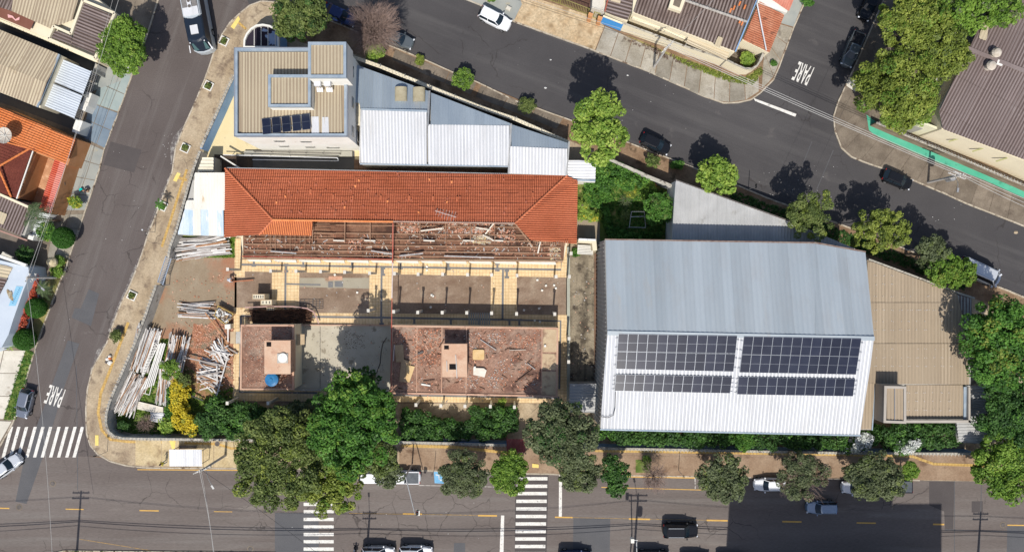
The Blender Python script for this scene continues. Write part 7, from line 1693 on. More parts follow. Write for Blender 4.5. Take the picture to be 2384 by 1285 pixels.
palm('fern_palm', 'loose green feathery plant below the utility pole on the left verge', 103, 676, 22, 1.6, 10, 'palm', 'palm', w=.3)
palm('spiky_plant', 'pale ornamental grass at the white roof corner beside the pole', 62, 628, 19, 2.2, 22, 'ygreen', 'plant', w=.16)
palm('yucca', 'yellowish leafy plant under the long tiled roof end in the garden', 1356, 478, 15, 1.4, 12, 'lime', 'plant', w=.2)
palm('yucca', 'banana like plant at the foot of the topiary balls, left edge', 22, 798, 18, 1.4, 10, 'lime', 'plant', w=.24)
def topiary(label, px, py, r, h):
    z = h - r / 18; x, y = g(px, py, z); R_ = r * (CAM_H - z) / CAM_F; root = thing('topiary_ball', label, 'topiary', (x, y, .14), 'clipped topiary balls on the left verge')
    rs = np.random.RandomState(int(px)); n = 5200; d = rs.normal(size=(n, 3)); d /= np.linalg.norm(d, axis=1)[:, None]; d[:, 2] = np.abs(d[:, 2]) * np.where(rs.rand(n) < .85, 1, -1)
    cs = np.array([x, y, z]) + d * R_ * np.array([1, 1, .82]) * (.93 + .07 * rs.rand(n))[:, None]
    v, t = leaf_cloud(cs, np.full(n, .06), 2, .07, int(px), up=.5); leaf_object('crown', v, t, LM['top'], root)
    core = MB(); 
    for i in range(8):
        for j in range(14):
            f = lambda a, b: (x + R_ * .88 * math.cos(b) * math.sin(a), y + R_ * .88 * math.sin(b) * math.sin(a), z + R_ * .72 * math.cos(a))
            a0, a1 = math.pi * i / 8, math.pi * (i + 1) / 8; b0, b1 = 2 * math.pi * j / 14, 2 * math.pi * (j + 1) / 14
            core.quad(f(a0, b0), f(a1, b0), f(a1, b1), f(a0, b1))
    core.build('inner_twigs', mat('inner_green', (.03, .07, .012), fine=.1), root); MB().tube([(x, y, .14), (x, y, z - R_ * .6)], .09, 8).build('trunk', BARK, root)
topiary('uppermost clipped round ball tree on the left verge, near the dark round shadow', 148, 554, 25, 3.2)
topiary('middle clipped round ball tree, beside the red flower hedge', 85, 717, 23, 3.0)
topiary('lowest clipped round ball tree, at the end of the red flower hedge', 59, 790, 25, 3.0)
hedge('flower_hedge', 'narrow red flowering hedge along the white flat roofed house', [(68, 645), (86, 641), (80, 678), (66, 718), (56, 755), (44, 786), (22, 782), (33, 746), (56, 680)], .3, 2.2, 'red', size=.13, lens='red', seed=22, dens=1.8)
tree('shrub', 'small yellow green clipped bush on the teal pavement, beside the kneeling worker', 176, 471, 15, 1.5, 'lime', size=.12, cat='shrub', lens='yellow')
tree('shrub', 'dark green shrub in the shaded yard above the white flat roof', 60, 595, 22, 2.0, 'deep', size=.15, cat='shrub')
tree('shrub', 'mixed green shrub beneath the palm and power wires', 112, 540, 22, 1.8, 'rich', size=.14, cat='shrub', lens='lime')
tree('shrub', 'feathery light green verge shrub beside the round straw shade', 138, 608, 14, 1.0, 'bright', size=.12, cat='shrub', gap=.3)
tree('shrub', 'second light green verge shrub, lower, at the left kerb', 134, 632, 14, .9, 'bright', size=.12, cat='shrub', gap=.3)
tree('shrub', 'yellow green shrub in the courtyard of the upper corner house', 1740, 139, 17, 1.8, 'lime', size=.14, cat='shrub')
tree('bare_shrub', 'thin brown shrub on the concrete of the upper corner yard', 1733, 108, 12, 1.2, 'twig', bare=1.2, density=.05, cat='shrub', size=.08)
tree('shrub', 'spiky bluish plant with green base on the upper verge', 1078, 184, 25, 1.8, 'bright', size=.14, cat='shrub', gap=.2, lens='palm')
tree('shrub', 'straggly olive shrub on the shaded upper verge', 1228, 246, 21, 1.5, 'olive', size=.12, cat='shrub', gap=.4)
tree('shrub', 'yellowish weed clump on the upper verge, left of the spiky plant', 978, 140, 12, .6, 'ygreen', size=.1, cat='shrub', gap=.3)
tree('shrub', 'ragged green shrub beside the rear of the parked black car', 1520, 374, 17, 1.8, 'olive', size=.13, cat='shrub', gap=.3, lens='bright')
tree('shrub', 'low green bush on the bare verge near the kerb, right of the black car', 1578, 384, 17, .7, 'rich', ry=9, size=.12, cat='shrub')
tree('shrub', 'pile of greenery on the sandy pavement beside the curved street, lower left', 270, 783, 14, 1.1, 'olive', size=.12, cat='shrub', gap=.3)
tree('shrub', 'slender green plant in the bed of the avenue pavement', 1506, 1078, 9, 1.4, 'bright', ry=20, size=.12, cat='shrub')
tree('shrub', 'small plant next to the tile kerb of the alley', 1340, 588, 9, .7, 'rich', size=.1, cat='shrub')
tree('shrub', 'small leafy plant at the top edge of the photo on the pale pavement', 1143, -2, 9, .9, 'bright', size=.12, cat='shrub')
tree('shrub', 'green shrub at the top right of the side street driveway', 1880, 4, 14, 1.2, 'rich', size=.13, cat='shrub')
tree('shrub', 'tuft of weeds at the side street kerb by the corner wall', 1801, 148, 6, .4, 'rich', size=.08, cat='shrub')
tree('shrub', 'young green sapling at the hedge edge under the right slab', 1168, 936, 9, 1.2, 'lime', size=.12, cat='shrub')
MB().prism(gp([(1480, 1070), (1515, 1070), (1515, 1100), (1480, 1100)], .2), .12, .17).build('plant_bed', GRASS, kind='structure')
# pavement planters
for i, (px, py, lab) in enumerate(((521, 96, 'uppermost square white edged planter on the curved sandy pavement'), (485, 200, 'second square planter down the curved pavement'), (431, 345, 'third square planter, beside the chalky spill'),
                                  (378, 480, 'fourth square planter, with a young palm sapling'), (307, 688, 'fifth square planter, near the street gate'))):
    x, y = g(px, py, .3); root = thing('planter', lab, 'planter', (x, y, .12), 'square planters along the curved street'); a = math.radians(-25)
    for k in range(4):
        aa = a + k * math.pi / 2; MB().box((x + math.cos(aa) * .5, y + math.sin(aa) * .5, .22), (.12, 1.12 if k % 2 == 0 else .9, .2), aa).build('rim_board', WHITEWALL, root)
    MB().box((x, y, .15), (.9, .9, .08), a).build('soil', SOIL, root)
    cs = [(x + random.uniform(-.25, .25), y + random.uniform(-.25, .25), .4) for _ in range(8)]; v, t = leaf_cloud(cs, [.2] * 8, 26, .11, 50 + i); leaf_object('plants', v, t, LM['olive' if i != 3 else 'rich'], root)
palm('young_palm', 'young palm sapling growing out of the fourth planter', 372, 476, 14, 2.0, 7, 'rich', 'palm', w=.22)
# grass tufts: verges, lawn, yard
def tufts(label, px, n, leaf, size, seed, z=.15):
    poly = gp(px); rs = np.random.RandomState(seed); xs = [p[0] for p in poly]; ys = [p[1] for p in poly]; cs = []
    while len(cs) < n:
        x = rs.uniform(min(xs), max(xs)); y = rs.uniform(min(ys), max(ys)); ins = False; j = len(poly) - 1
        for i in range(len(poly)):
            if (poly[i][1] > y) != (poly[j][1] > y) and x < (poly[j][0] - poly[i][0]) * (y - poly[i][1]) / (poly[j][1] - poly[i][1]) + poly[i][0]: ins = not ins
            j = i
        if ins: cs.append((x, y, z + .04))
    v, t = leaf_cloud(cs, [.14] * n, 9, size, seed, flat=.5, up=.5); leaf_object('grass', v, t, LM[leaf], None, kind='stuff', label=label, cat='grass', origin=(*centroid(poly), z))
tufts('short green grass of the garden lawn', [(1362, 430), (1500, 430), (1555, 450), (1560, 550), (1410, 550), (1396, 505)], 1400, 'rich', .08, 1)
tufts('grass growing between the timber piles and the corner wall', [(275, 900), (400, 780), (420, 860), (460, 930), (545, 900), (545, 1000), (460, 950), (400, 1010), (275, 1010), (258, 980)], 1500, 'bright', .09, 2)
tufts('grass patch beside the tiled corridor, left of the stripped roof', [(520, 556), (547, 556), (547, 599), (405, 599), (500, 592)], 300, 'bright', .08, 3)
tufts('grass of the left verge beside the parked grey car', [(82, 822), (70, 858), (38, 976), (10, 976), (46, 850), (62, 810)], 260, 'rich', .06, 4)
tufts('dry yellow grass at the foot of the cream corner wall', [(1560, 130), (1706, 180), (1735, 182), (1770, 158), (1775, 170), (1752, 198), (1700, 192), (1600, 155)], 420, 'ygreen', .07, 5)
tufts('dark weeds on the shaded verge under the street trees', [(1700, 442), (1970, 540), (2130, 605), (2250, 660), (2240, 675), (2100, 620), (1900, 545), (1700, 470)], 1300, 'deep', .1, 6)
tufts('strip of dry grass at the lower edge of the avenue', [(150, 1283), (640, 1287), (640, 1300), (150, 1300)], 600, 'ygreen', .09, 8)
tufts('dry leaves and weeds in the strip along the upper cream wall', [(1453, 84), (1556, 126), (1640, 158), (1640, 166), (1540, 135), (1452, 94)], 110, 'twig', .07, 9, .14)
# ------------------------------------------------------------------ vehicles
TYRE = mat('tyre', (.02, .02, .02), rough=.9, fine=0); RIMM = mat('wheel_rim', (.45, .45, .46), rough=.35, metal=.7, fine=0)
CGLASS = mat('car_glass', (.012, .02, .028), rough=.08, spec=.45, fine=0); TGLASS = mat('teal_glass', (.05, .11, .12), rough=.08, spec=.8, fine=0)
HLAMP = mat('headlight', (.7, .72, .75), rough=.15, fine=0); TLAMP = mat('tail_light', (.4, .02, .02), rough=.2, fine=0); TRIM = mat('black_trim', (.025, .025, .027), rough=.6, fine=0)
def cpaint(name, c, metal=.3, rough=.25):
    m = mat('car_paint_' + name, c, rough=rough, metal=metal, fine=.02, spec=.5); m.node_tree.nodes['Principled BSDF'].inputs['Coat Weight'].default_value = .35; m.node_tree.nodes['Principled BSDF'].inputs['Coat Roughness'].default_value = .08
    if max(c) < .05: m.node_tree.nodes['Principled BSDF'].inputs['Coat Weight'].default_value = 0; m.node_tree.nodes['Principled BSDF'].inputs['Roughness'].default_value = .12; m.node_tree.nodes['Principled BSDF'].inputs['Specular IOR Level'].default_value = .3
    return m
PT = dict(white=cpaint('white', (.78, .79, .8), 0), silver=cpaint('silver', (.6, .62, .64), .3), grey=cpaint('grey', (.25, .27, .31), .6), black=cpaint('black', (.012, .013, .016), .1), navy=cpaint('navy', (.02, .035, .11), .3),
          bluegrey=cpaint('bluegrey', (.2, .26, .34), .5), dark=cpaint('dark', (.03, .035, .045), .3), greygreen=cpaint('greygreen', (.14, .16, .17), .4))
KIND = {  # length, width, height, belt z, (x back roof, front roof), (x back base, windscreen base)
    'hatch': (3.95, 1.7, 1.48, .92, (-1.45, .25), (-1.85, .95)), 'suv': (4.4, 1.8, 1.66, 1.02, (-1.75, .35), (-2.08, 1.0)), 'sedan': (4.4, 1.74, 1.46, .92, (-1.05, .3), (-1.65, 1.0)),
    'pickup': (5.1, 1.85, 1.78, 1.08, (-.35, .75), (-.6, 1.35)), 'smallpickup': (4.5, 1.68, 1.55, .98, (-.15, .75), (-.35, 1.3)), 'van': (4.9, 1.85, 2.0, 1.05, (-2.3, 1.15), (-2.4, 1.95))}
def outline(L, W, n=36, e=4.0, nose=.86, tail=.93):
    pts = []
    for i in range(n):
        a = 2 * math.pi * i / n; c, s = math.cos(a), math.sin(a)
        x = L / 2 * math.copysign(abs(c) ** (2 / e), c); y = W / 2 * math.copysign(abs(s) ** (2 / e), s)
        t = x / (L / 2); y *= 1 - (1 - (nose if t > 0 else tail)) * abs(t) ** 4
        pts.append((x, y))
    return pts
def loft(mb, rings, cap=True, mi=0, bottom=False):
    n = len(rings[0]); vs = [v for r in rings for v in r]; fs = []
    for k in range(len(rings) - 1):
        for i in range(n): fs.append((k * n + i, k * n + (i + 1) % n, (k + 1) * n + (i + 1) % n, (k + 1) * n + i))
    if cap: fs.append(tuple(range((len(rings) - 1) * n, len(rings) * n)))
    if bottom: fs.append(tuple(reversed(range(n))))
    return mb.add(vs, fs, mi)
def car(kind, label, px, py, deg, paint, group=None, z=0.0, scale=1.0, cat='car', name=None, cover=None, tint=None):
    L, W, Hh, B, (rb, rf), (bb, bf) = KIND[kind]
    x, y = g(px, py, Hh * .75); root = thing(name or ('parked_' + ('pickup' if 'pickup' in kind else 'van' if kind == 'van' else 'car')), label, cat, (x, y, z), group, math.radians(deg)); root.scale = (scale,) * 3
    M_ = PT[paint]; G_ = tint or CGLASS
    def R(l, w, z_, dx=0, **k): return [(a + dx, b, z_) for a, b in outline(l, w, **k)]
    mb = MB(); loft(mb, [R(L * .96, W * .94, .2), R(L * .995, W, .38), R(L, W * 1.0, .58), R(L * .985, W * .985, B - .2), R(L * .955, W * .95, B - .06), R(L * .93, W * .9, B)], bottom=True)
    # bonnet crown
    hx0, hx1 = bf - .05, L * .455
    if kind != 'van':
        loft(mb, [[(hx0, -W * .42, B), (hx1, -W * .36, B - .02), (hx1, W * .36, B - .02), (hx0, W * .42, B)], [(hx0, -W * .38, B + .07), (hx1 - .12, -W * .3, B + .015), (hx1 - .12, W * .3, B + .015), (hx0, W * .38, B + .07)]])
    mb.build('body', M_, root, local=True, smooth=False)
    for sy in (-1, 1):                                       # creases of the bonnet
        if kind != 'van': MB().beam((hx0 + .05, sy * W * .3, B + .075), (hx1 - .2, sy * W * .22, B + .03), .03, .015).build('bonnet_crease', M_, root, local=True)
    # greenhouse: glass ring then roof
    def ring(xb, xf, wb, wf, z_, n=5, bow=.1):
        r = [(xb, -wb / 2, z_)] + [(xb + (xf - xb) * .5, -(wb + wf) / 4 * 1.03, z_)] + [(xf, -wf / 2, z_), (xf + bow, -wf / 4, z_), (xf + bow * 1.3, 0, z_), (xf + bow, wf / 4, z_), (xf, wf / 2, z_)]
        r += [(xb + (xf - xb) * .5, (wb + wf) / 4 * 1.03, z_), (xb, wb / 2, z_), (xb - bow * .6, wb / 4, z_), (xb - bow * .8, 0, z_), (xb - bow * .6, -wb / 4, z_)]
        return r
    gl = MB(); loft(gl, [ring(bb, bf, W * .86, W * .84, B - .02, bow=.12), ring(rb, rf, W * .7, W * .68, Hh - .07, bow=.08)]); gl.build('windows', G_, root, local=True)
    rf_ = MB(); loft(rf_, [ring(rb - .03, rf + .03, W * .725, W * .705, Hh - .1, bow=.08), ring(rb, rf, W * .7, W * .68, Hh - .035, bow=.08), ring(rb + .12, rf - .12, W * .58, W * .56, Hh, bow=.06)]); rf_.build('roof', M_, root, local=True)
    for sy in (-1, 1):
        p = MB(); p.beam((bf, sy * W * .42, B), (rf, sy * W * .345, Hh - .08), .07, .05); p.beam((bb, sy * W * .43, B), (rb, sy * W * .35, Hh - .08), .12, .05)
        xm = (rb + rf) / 2; p.beam((xm + .05, sy * W * .435, B), (xm, sy * W * .355, Hh - .08), .08, .04); p.build('pillar', M_, root, local=True)
        MB().box((bf - .25, sy * (W / 2 + .07), B + .06), (.14, .2, .13)).build('mirror', M_ if paint != 'black' else TRIM, root, local=True)
        MB().box((L * .455, sy * W * .33, B - .22), (.16, W * .2, .14), sy * -.35).build('headlight', HLAMP, root, local=True)
        MB().box((-L * .468, sy * W * .37, B - .1), (.12, W * .12, .2), sy * .2).build('tail_light', TLAMP, root, local=True)
        if kind in ('suv', 'van'): MB().beam((rb + .1, sy * W * .3, Hh + .03), (rf - .1, sy * W * .3, Hh + .03), .04, .04).build('roof_rail', PFRAME if paint != 'white' else WHITEROOF, root, local=True)
        for wx in (L * .31, -L * .3):
            w_ = MB().tube([(wx, sy * (W / 2 - .2), .32), (wx, sy * (W / 2 + .015), .32)], .32, 16); wo = w_.build('wheel', TYRE, root, local=True)
            MB().tube([(wx, sy * (W / 2), .32), (wx, sy * (W / 2 + .025), .32)], .2, 12).build('rim', RIMM, wo, local=True)
    MB().box((L * .47, 0, .42), (.1, W * .6, .2)).build('grille', TRIM, root, local=True)
    if 'pickup' in kind:
        x1 = bb - .06; x0 = -L * .455; c = MB()
        if cover == 'open':
            c.box(((x0 + x1) / 2, 0, B + .005), (x1 - x0, W * .78, .03), mi=0); c.build('bed_floor', TRIM, root, local=True)
        else: c.box(((x0 + x1) / 2, 0, B + .03), (x1 - x0, W * .82, .05)); c.build('bed_cover', mat('bed_tarp', (.07, .08, .09), (.11, .12, .13), 2, rough=.5), root, local=True)
        r = MB()
        for sy in (-1, 1): r.box(((x0 + x1) / 2, sy * W * .44, B + .05), (x1 - x0, .09, .1))
        r.box((x0, 0, B + .05), (.09, W * .9, .1)); r.build('bed_rail', M_, root, local=True)
    return root
def arrow(x0, y0, x1, y1): return math.degrees(math.atan2(-(y1 - y0), x1 - x0))
car('suv', 'white SUV parked at the upper kerb of the dark street', 1152, 41, arrow(1120, 24, 1185, 57), 'white')
car('sedan', 'dark blue car parked under the trees at the top, rear of the two', 790, 33, arrow(750, 18, 820, 50), 'navy', scale=1.05)
car('sedan', 'dark green-grey car parked under the leafless tree', 924, 88, arrow(890, 72, 960, 100), 'greygreen')
car('hatch', 'black hatchback parked by the verge right of the tall green tree', 1527, 334, arrow(1492, 318, 1560, 350), 'black', scale=1.03)
car('hatch', 'black hatchback parked at the kerb below the green painted strip', 2093, 417, arrow(2058, 402, 2126, 430), 'black', scale=1.0, tint=None)
car('pickup', 'dark grey pickup in tree shade on the side street, beside the PARE marking', 1990, 112, arrow(2006, 70, 1972, 152), 'greygreen', scale=.95, cover='open')
car('sedan', 'black car at the top edge of the side street', 2028, 8, arrow(2045, -30, 2015, 40), 'black')
car('van', 'long pale silver van parked in the tree shade at the right', 2287, 633, arrow(2235, 606, 2330, 650), 'silver', scale=1.16, cat='van')
car('suv', 'black SUV driving on the avenue left of the large shadow', 1586, 1237, 0, 'black', name='suv', scale=1.04)
car('suv', 'blue-grey wagon driving left inside the large shadow of the avenue', 1917, 1184, 180, 'bluegrey', name='suv', scale=.92)
car('smallpickup', 'white pickup with dark bed cover parked under the avenue trees', 938, 1113, 180, 'white', cat='pickup')
car('hatch', 'white car mostly hidden under the huge avenue tree', 868, 1112, 0, 'white')
car('sedan', 'white car parked under the thin brownish tree in the large shadow', 1795, 1130, 180, 'white', scale=.95)
car('hatch', 'dark silver car half hidden at the left of the broad dusty tree', 1998, 1136, 180, 'silver')
car('smallpickup', 'dark pickup parked under the broad dusty tree, near the right pavement', 2088, 1134, 180, 'dark', cat='pickup')
car('suv', 'first silver car from the left along the lower edge of the avenue', 879, 1291, 0, 'silver', 'cars along the lower edge of the avenue')
car('suv', 'white-silver car second from the left along the lower edge', 967, 1290, 0, 'white', 'cars along the lower edge of the avenue')
car('suv', 'dark blue car at the lower edge, right of the middle crosswalk', 1340, 1301, 0, 'navy', 'cars along the lower edge of the avenue')
car('suv', 'dark car at the lower edge beside the lower signal mast', 1522, 1301, 0, 'dark', 'cars along the lower edge of the avenue')
car('hatch', 'dark car showing only its top edge below the black SUV', 1621, 1308, 0, 'black', 'cars along the lower edge of the avenue')
car('hatch', 'dark car at the lower edge just inside the large shadow', 1706, 1308, 0, 'dark', 'cars along the lower edge of the avenue')
car('hatch', 'grey-blue hatchback parked at the left kerb above the zebra crossing', 53, 940, arrow(64, 903, 46, 975), 'grey', scale=.98)
car('sedan', 'silver car turning at the lower left corner, leaving the zebra crossing', 10, 1088, arrow(36, 1064, -30, 1112) + 180, 'silver', name='sedan')
# bus
root = thing('bus', 'grey and black articulated looking bus coming down the left street', 'bus', (*g(447, 40, 3.2), 0), rz=math.radians(arrow(440, 0, 461, 112)))
BUSG = mat('bus_silver', (.5, .54, .57), (.44, .48, .51), 2, rough=.4, metal=.2, fine=.04); BUSD = mat('bus_dark_paint', (.015, .022, .035), rough=.3, spec=.3, fine=0)
BL, BW = 11.5, 2.5; xo = -2.0
mb = MB()
def rr(x0, x1, w0, w1, z_, c=.3): return [(x0, -w0 / 2 + c, z_), (x0 + c, -w0 / 2, z_), (x1 - c, -w1 / 2, z_), (x1, -w1 / 2 + c * 1.6, z_), (x1 + .12, 0, z_), (x1, w1 / 2 - c * 1.6, z_), (x1 - c, w1 / 2, z_), (x0 + c, w0 / 2, z_), (x0, w0 / 2 - c, z_)]
loft(mb, [rr(xo - BL / 2, xo + BL / 2, BW, BW, .35), rr(xo - BL / 2, xo + BL / 2 + .05, BW, BW, 1.3), rr(xo - BL / 2, xo + BL / 2 - .05, BW, BW * .98, 1.5)], bottom=True); mb.build('body', BUSG, root, local=True)
mb = MB(); loft(mb, [rr(xo - BL / 2 + .02, xo + BL / 2 - .05, BW * .985, BW * .97, 1.5), rr(xo - BL / 2 + .05, xo + BL / 2 - .75, BW * .94, BW * .9, 3.0)]); mb.build('windows', BUSD, root, local=True)
mb = MB(); loft(mb, [rr(xo - BL / 2 + .04, xo + 2.05, BW * .95, BW * .95, 2.95), rr(xo - BL / 2 + .1, xo + 2.05, BW * .86, BW * .86, 3.2)]); mb.build('roof', BUSG, root, local=True)
mb = MB(); loft(mb, [rr(xo + 1.9, xo + BL / 2 - .72, BW * .95, BW * .9, 2.96), rr(xo + 1.95, xo + BL / 2 - .95, BW * .84, BW * .78, 3.14)]); mb.build('front_roof', BUSD, root, local=True)
ws = MB().quad((xo + 5.66, -.95, 1.7), (xo + 5.12, -.85, 2.75), (xo + 5.12, .85, 2.75), (xo + 5.66, .95, 1.7)); ws.build('windscreen', TGLASS, root, local=True)
MB().box((xo + 3.6, 0, 3.2), (1.1, .95, .16)).build('air_conditioner', WHITEROOF, root, local=True)
MB().box((xo + 1.3, 0, 3.26), (1.0, 1.9, .2)).build('roof_unit', WHITEROOF, root, local=True)
fan = MB().box((xo - .9, 0, 3.3), (3.8, .5, .2)).build('fan_strip', WHITEROOF, root, local=True)
for i in range(6): MB().tube([(xo + .7 - i * .68, 0, 3.38), (xo + .7 - i * .68, 0, 3.43)], .2, 14).build('fan', IRON, fan, local=True)
for sy in (-1, 1):
    MB().box((xo - .9, sy * .62, 3.26), (3.8, .66, .1)).build('roof_grille', mat('bus_grille', (.16, .15, .145), (.22, .21, .2), 3), root, local=True)
    MB().beam((xo + 5.2, sy * 1.2, 2.6), (xo + 5.95, sy * 1.42, 2.1), .1, .14).build('mirror_arm', WHITEROOF, root, local=True)
    MB().box((xo + 5.1, sy * .9, 3.02), (.12, .12, .08)).build('marker_lamp', HLAMP, root, local=True)
    for wx in (3.3, -3.4):
        wo = MB().tube([(xo + wx, sy * 1.0, .5), (xo + wx, sy * 1.27, .5)], .5, 18).build('wheel', TYRE, root, local=True)
        MB().tube([(xo + wx, sy * 1.2, .5), (xo + wx, sy * 1.285, .5)], .3, 12).build('rim', RIMM, wo, local=True)

# ------------------------------------------------------------------ poles, lamps, wires
POLE = mat('pole_concrete', (.42, .4, .37), (.5, .48, .45), 1.5, fine=.1)
def pole(label, bx, by, h, arm=2.0, arm_deg=0.0, transformer=False, lamp=None, tilt=(0, 0)):
    root = thing('utility_pole', label, 'utility pole', (bx, by, .1)); tx, ty = bx + tilt[0], by + tilt[1]
    MB().tube([(bx, by, .1), (tx, ty, h)], .17, 10, r1=.11).build('shaft', POLE, root)
    a = math.radians(arm_deg)
    for dz in (.3, 1.3):
        MB().beam((tx - math.cos(a) * arm / 2, ty - math.sin(a) * arm / 2, h - dz), (tx + math.cos(a) * arm / 2, ty + math.sin(a) * arm / 2, h - dz), .12, .1).build('cross_arm', POLE, root)
        for k in (-.9, -.3, .3, .9):
            x, y = tx + math.cos(a) * arm / 2 * k, ty + math.sin(a) * arm / 2 * k; MB().tube([(x, y, h - dz + .04), (x, y, h - dz + .24)], .05, 6).build('insulator', WHITEWALL, root)
    if transformer:
        x, y = tx + .35, ty - .1; MB().tube([(x, y, h - 3.6), (x, y, h - 2.5)], .34, 14).build('transformer', GALV, root)
        for k in range(3): MB().tube([(x - .2 + .2 * k, y, h - 2.5), (x - .2 + .2 * k, y, h - 2.2)], .045, 6).build('bushing', WHITEWALL, root)
    if lamp:
        e = Vector((tx + lamp[0], ty + lamp[1], h - .6)); MB().tube([(tx, ty, h - 1.6), (tx + lamp[0] * .5, ty + lamp[1] * .5, h - .8), e], .035, 6).build('lamp_arm', GALV, root)
        MB().box(e, (.5, .22, .12), math.atan2(lamp[1], lamp[0])).build('lamp_head', GALV, root)
    return (tx, ty, h)
bx, by = g(132, 646); p1 = pole('pale utility pole leaning over the left verge, beside the white flat roofed house', bx, by, 5.6, 1.2, 60, lamp=(1.6, -1.4))
bx, by = g(526, 1059); p2 = pole('utility pole on the pavement beside the bus shelter', bx, by, 7.6, 1.8, 20, lamp=(1.3, -2.0))
bx, by = g(1522, 157); p3 = pole('utility pole on the slab pavement under the cream corner wall', bx, by, 8.6, 1.4, 40)
bx, by = g(2159, 425); p4 = pole('utility pole with grey transformer on the right pavement, by the green strip', bx, by, 7.2, 2.2, -20, True, lamp=(-.3, -1.8))
px_, py_ = g3(178, 1292)[0], -36.6; p5 = pole('tall utility pole at the lower left whose shadow crosses the road', px_, py_, 12.4, 2.2, 0)
p6 = pole('tall utility pole beyond the lower edge beside the silver cars', (853 - CXP) / 18, -36.8, 9.0, 1.8, 0, lamp=(-.1, 2.6))
p7 = pole('tall utility pole with transformer beyond the lower edge, left of the black SUV', (1468 - CXP) / 18 + .4, -36.8, 12.2, 2.4, 0, True, lamp=(-.5, 2.2))
p8 = pole('utility pole beyond the lower right edge', (2275 - CXP) / 18, -37.2, 9.4, 2.0, 0)
def wire(label, a, b, sag=.5, r=.022, m=WIRE, n=14, group=None, name='power_line'):
    a = Vector(a); b = Vector(b); pts = []
    for i in range(n + 1):
        t = i / n; p = a.lerp(b, t); p.z -= sag * 4 * t * (1 - t); pts.append(p)
    return MB().tube(pts, r, 4, cap=False).build(name, m, label=label, cat='power line', group=group)
def off(p, dx=0, dy=0, dz=0): return (p[0] + dx, p[1] + dy, p[2] + dz)
G1 = 'overhead wires along the lower edge of the avenue'
poles = [(-95, -37.2, 11.5), (p5[0], p5[1], 11.9), (p6[0], p6[1], 9.0), (p7[0], p7[1], 11.6), (p8[0], p8[1], 9.2), (100, -37, 9)]
for i, (a, b) in enumerate(zip(poles[:-1], poles[1:])):
    lab = ['span left of the lower left pole', 'span from the lower left pole to the silver cars', 'span over the middle crosswalk', 'span right of the transformer pole', 'span at the lower right corner'][i]
    for k, (dy, dz, r, s) in enumerate(((-.3, 0, .02, .7), (-.1, -.4, .02, .8), (.1, -4.9 if a[2] > 10 else -3.2, .05, .5), (.2, -5.3 if a[2] > 10 else -3.5, .06, .7), (0, -5.8 if a[2] > 10 else -3.9, .035, .9))):
        dz2 = dz if k < 2 else (-4.9 - .4 * (k - 2) if b[2] > 10 else -3.2 - .35 * (k - 2))
        wire(['upper thin', 'second thin', 'upper thick', 'thickest', 'lowest'][k] + ' cable of the ' + lab, off(a, 0, dy, dz), off(b, 0, dy, dz2), s, r, group=G1)
wire('pale wire from the left pole up past the maroon roof to the top edge', off(p1), (*g(285, -30, 7), 7), .4, .02, WIREL); wire('second wire from the left pole up to the top edge', off(p1, .2, .2, -.4), (*g(270, -30, 6), 6), .5, .015, WIREL)
wire('long pale wire from the left pole down the street to the lower edge', off(p1, 0, -.1, 0), (*g(122, 1300, 7.5), 7.5), .5, .022, WIREL)
wire('pale wire crossing the avenue from the bus shelter pole to the lower edge', off(p2), (*g(501, 1310, 8), 8), .3, .03, WIREL); wire('thin second wire beside the avenue crossing wire', off(p2, .2), (*g(499, 1310, 7.4), 7.4), .3, .018, WIREL)
wire('diagonal wire from the bus shelter pole to the pole by the silver cars', off(p2, 0, 0, -.6), off(p6, 0, 0, -2.6), .5, .02); wire('thin wire from the bus shelter pole to the boundary wall', off(p2, 0, 0, -1), (*g(470, 1012, 2.4), 2.4), .2, .02)
for k, (dx, dz) in enumerate(((-.3, 0), (0, -.1), (.25, -.2))):
    wire(['upper', 'middle', 'lower'][k] + ' strand of the pale cable bundle crossing the side street mouth', off(p3, dx * .5, -dx, dz), off(p4, dx * .5, -dx, dz), .4, .03 if k else .022, WIREL, 20, 'cable bundle over the side street mouth')
    wire(['upper', 'middle', 'lower'][k] + ' strand of the cables continuing to the right edge', off(p4, dx * .5, -dx, dz), (*g(2430, 480 + 10 * k, 7), 7 + dz), .2, .026, WIREL, 10, 'cables at the right edge over the green strip')
    wire(['upper', 'middle', 'lower'][k] + ' strand running left along the upper pavement from the slab pavement pole', off(p3, dx * .5, -dx, dz), (*g(1120, -40 + 5 * k, 8), 8 + dz), .4, .018, WIREL if k == 0 else WIRE, 16, 'wires along the upper pavement')
wire('thin wire over the dark roof of the corner house', off(p3), (*g(1700, -40, 7), 7), .6, .015, WIREL)
# shadow casting wires of the side street
wire('dark thin wire crossing the right side street', (*g(1992, 200, 7), 7), (*g(1850, 500, 7), 7), .3, .012)
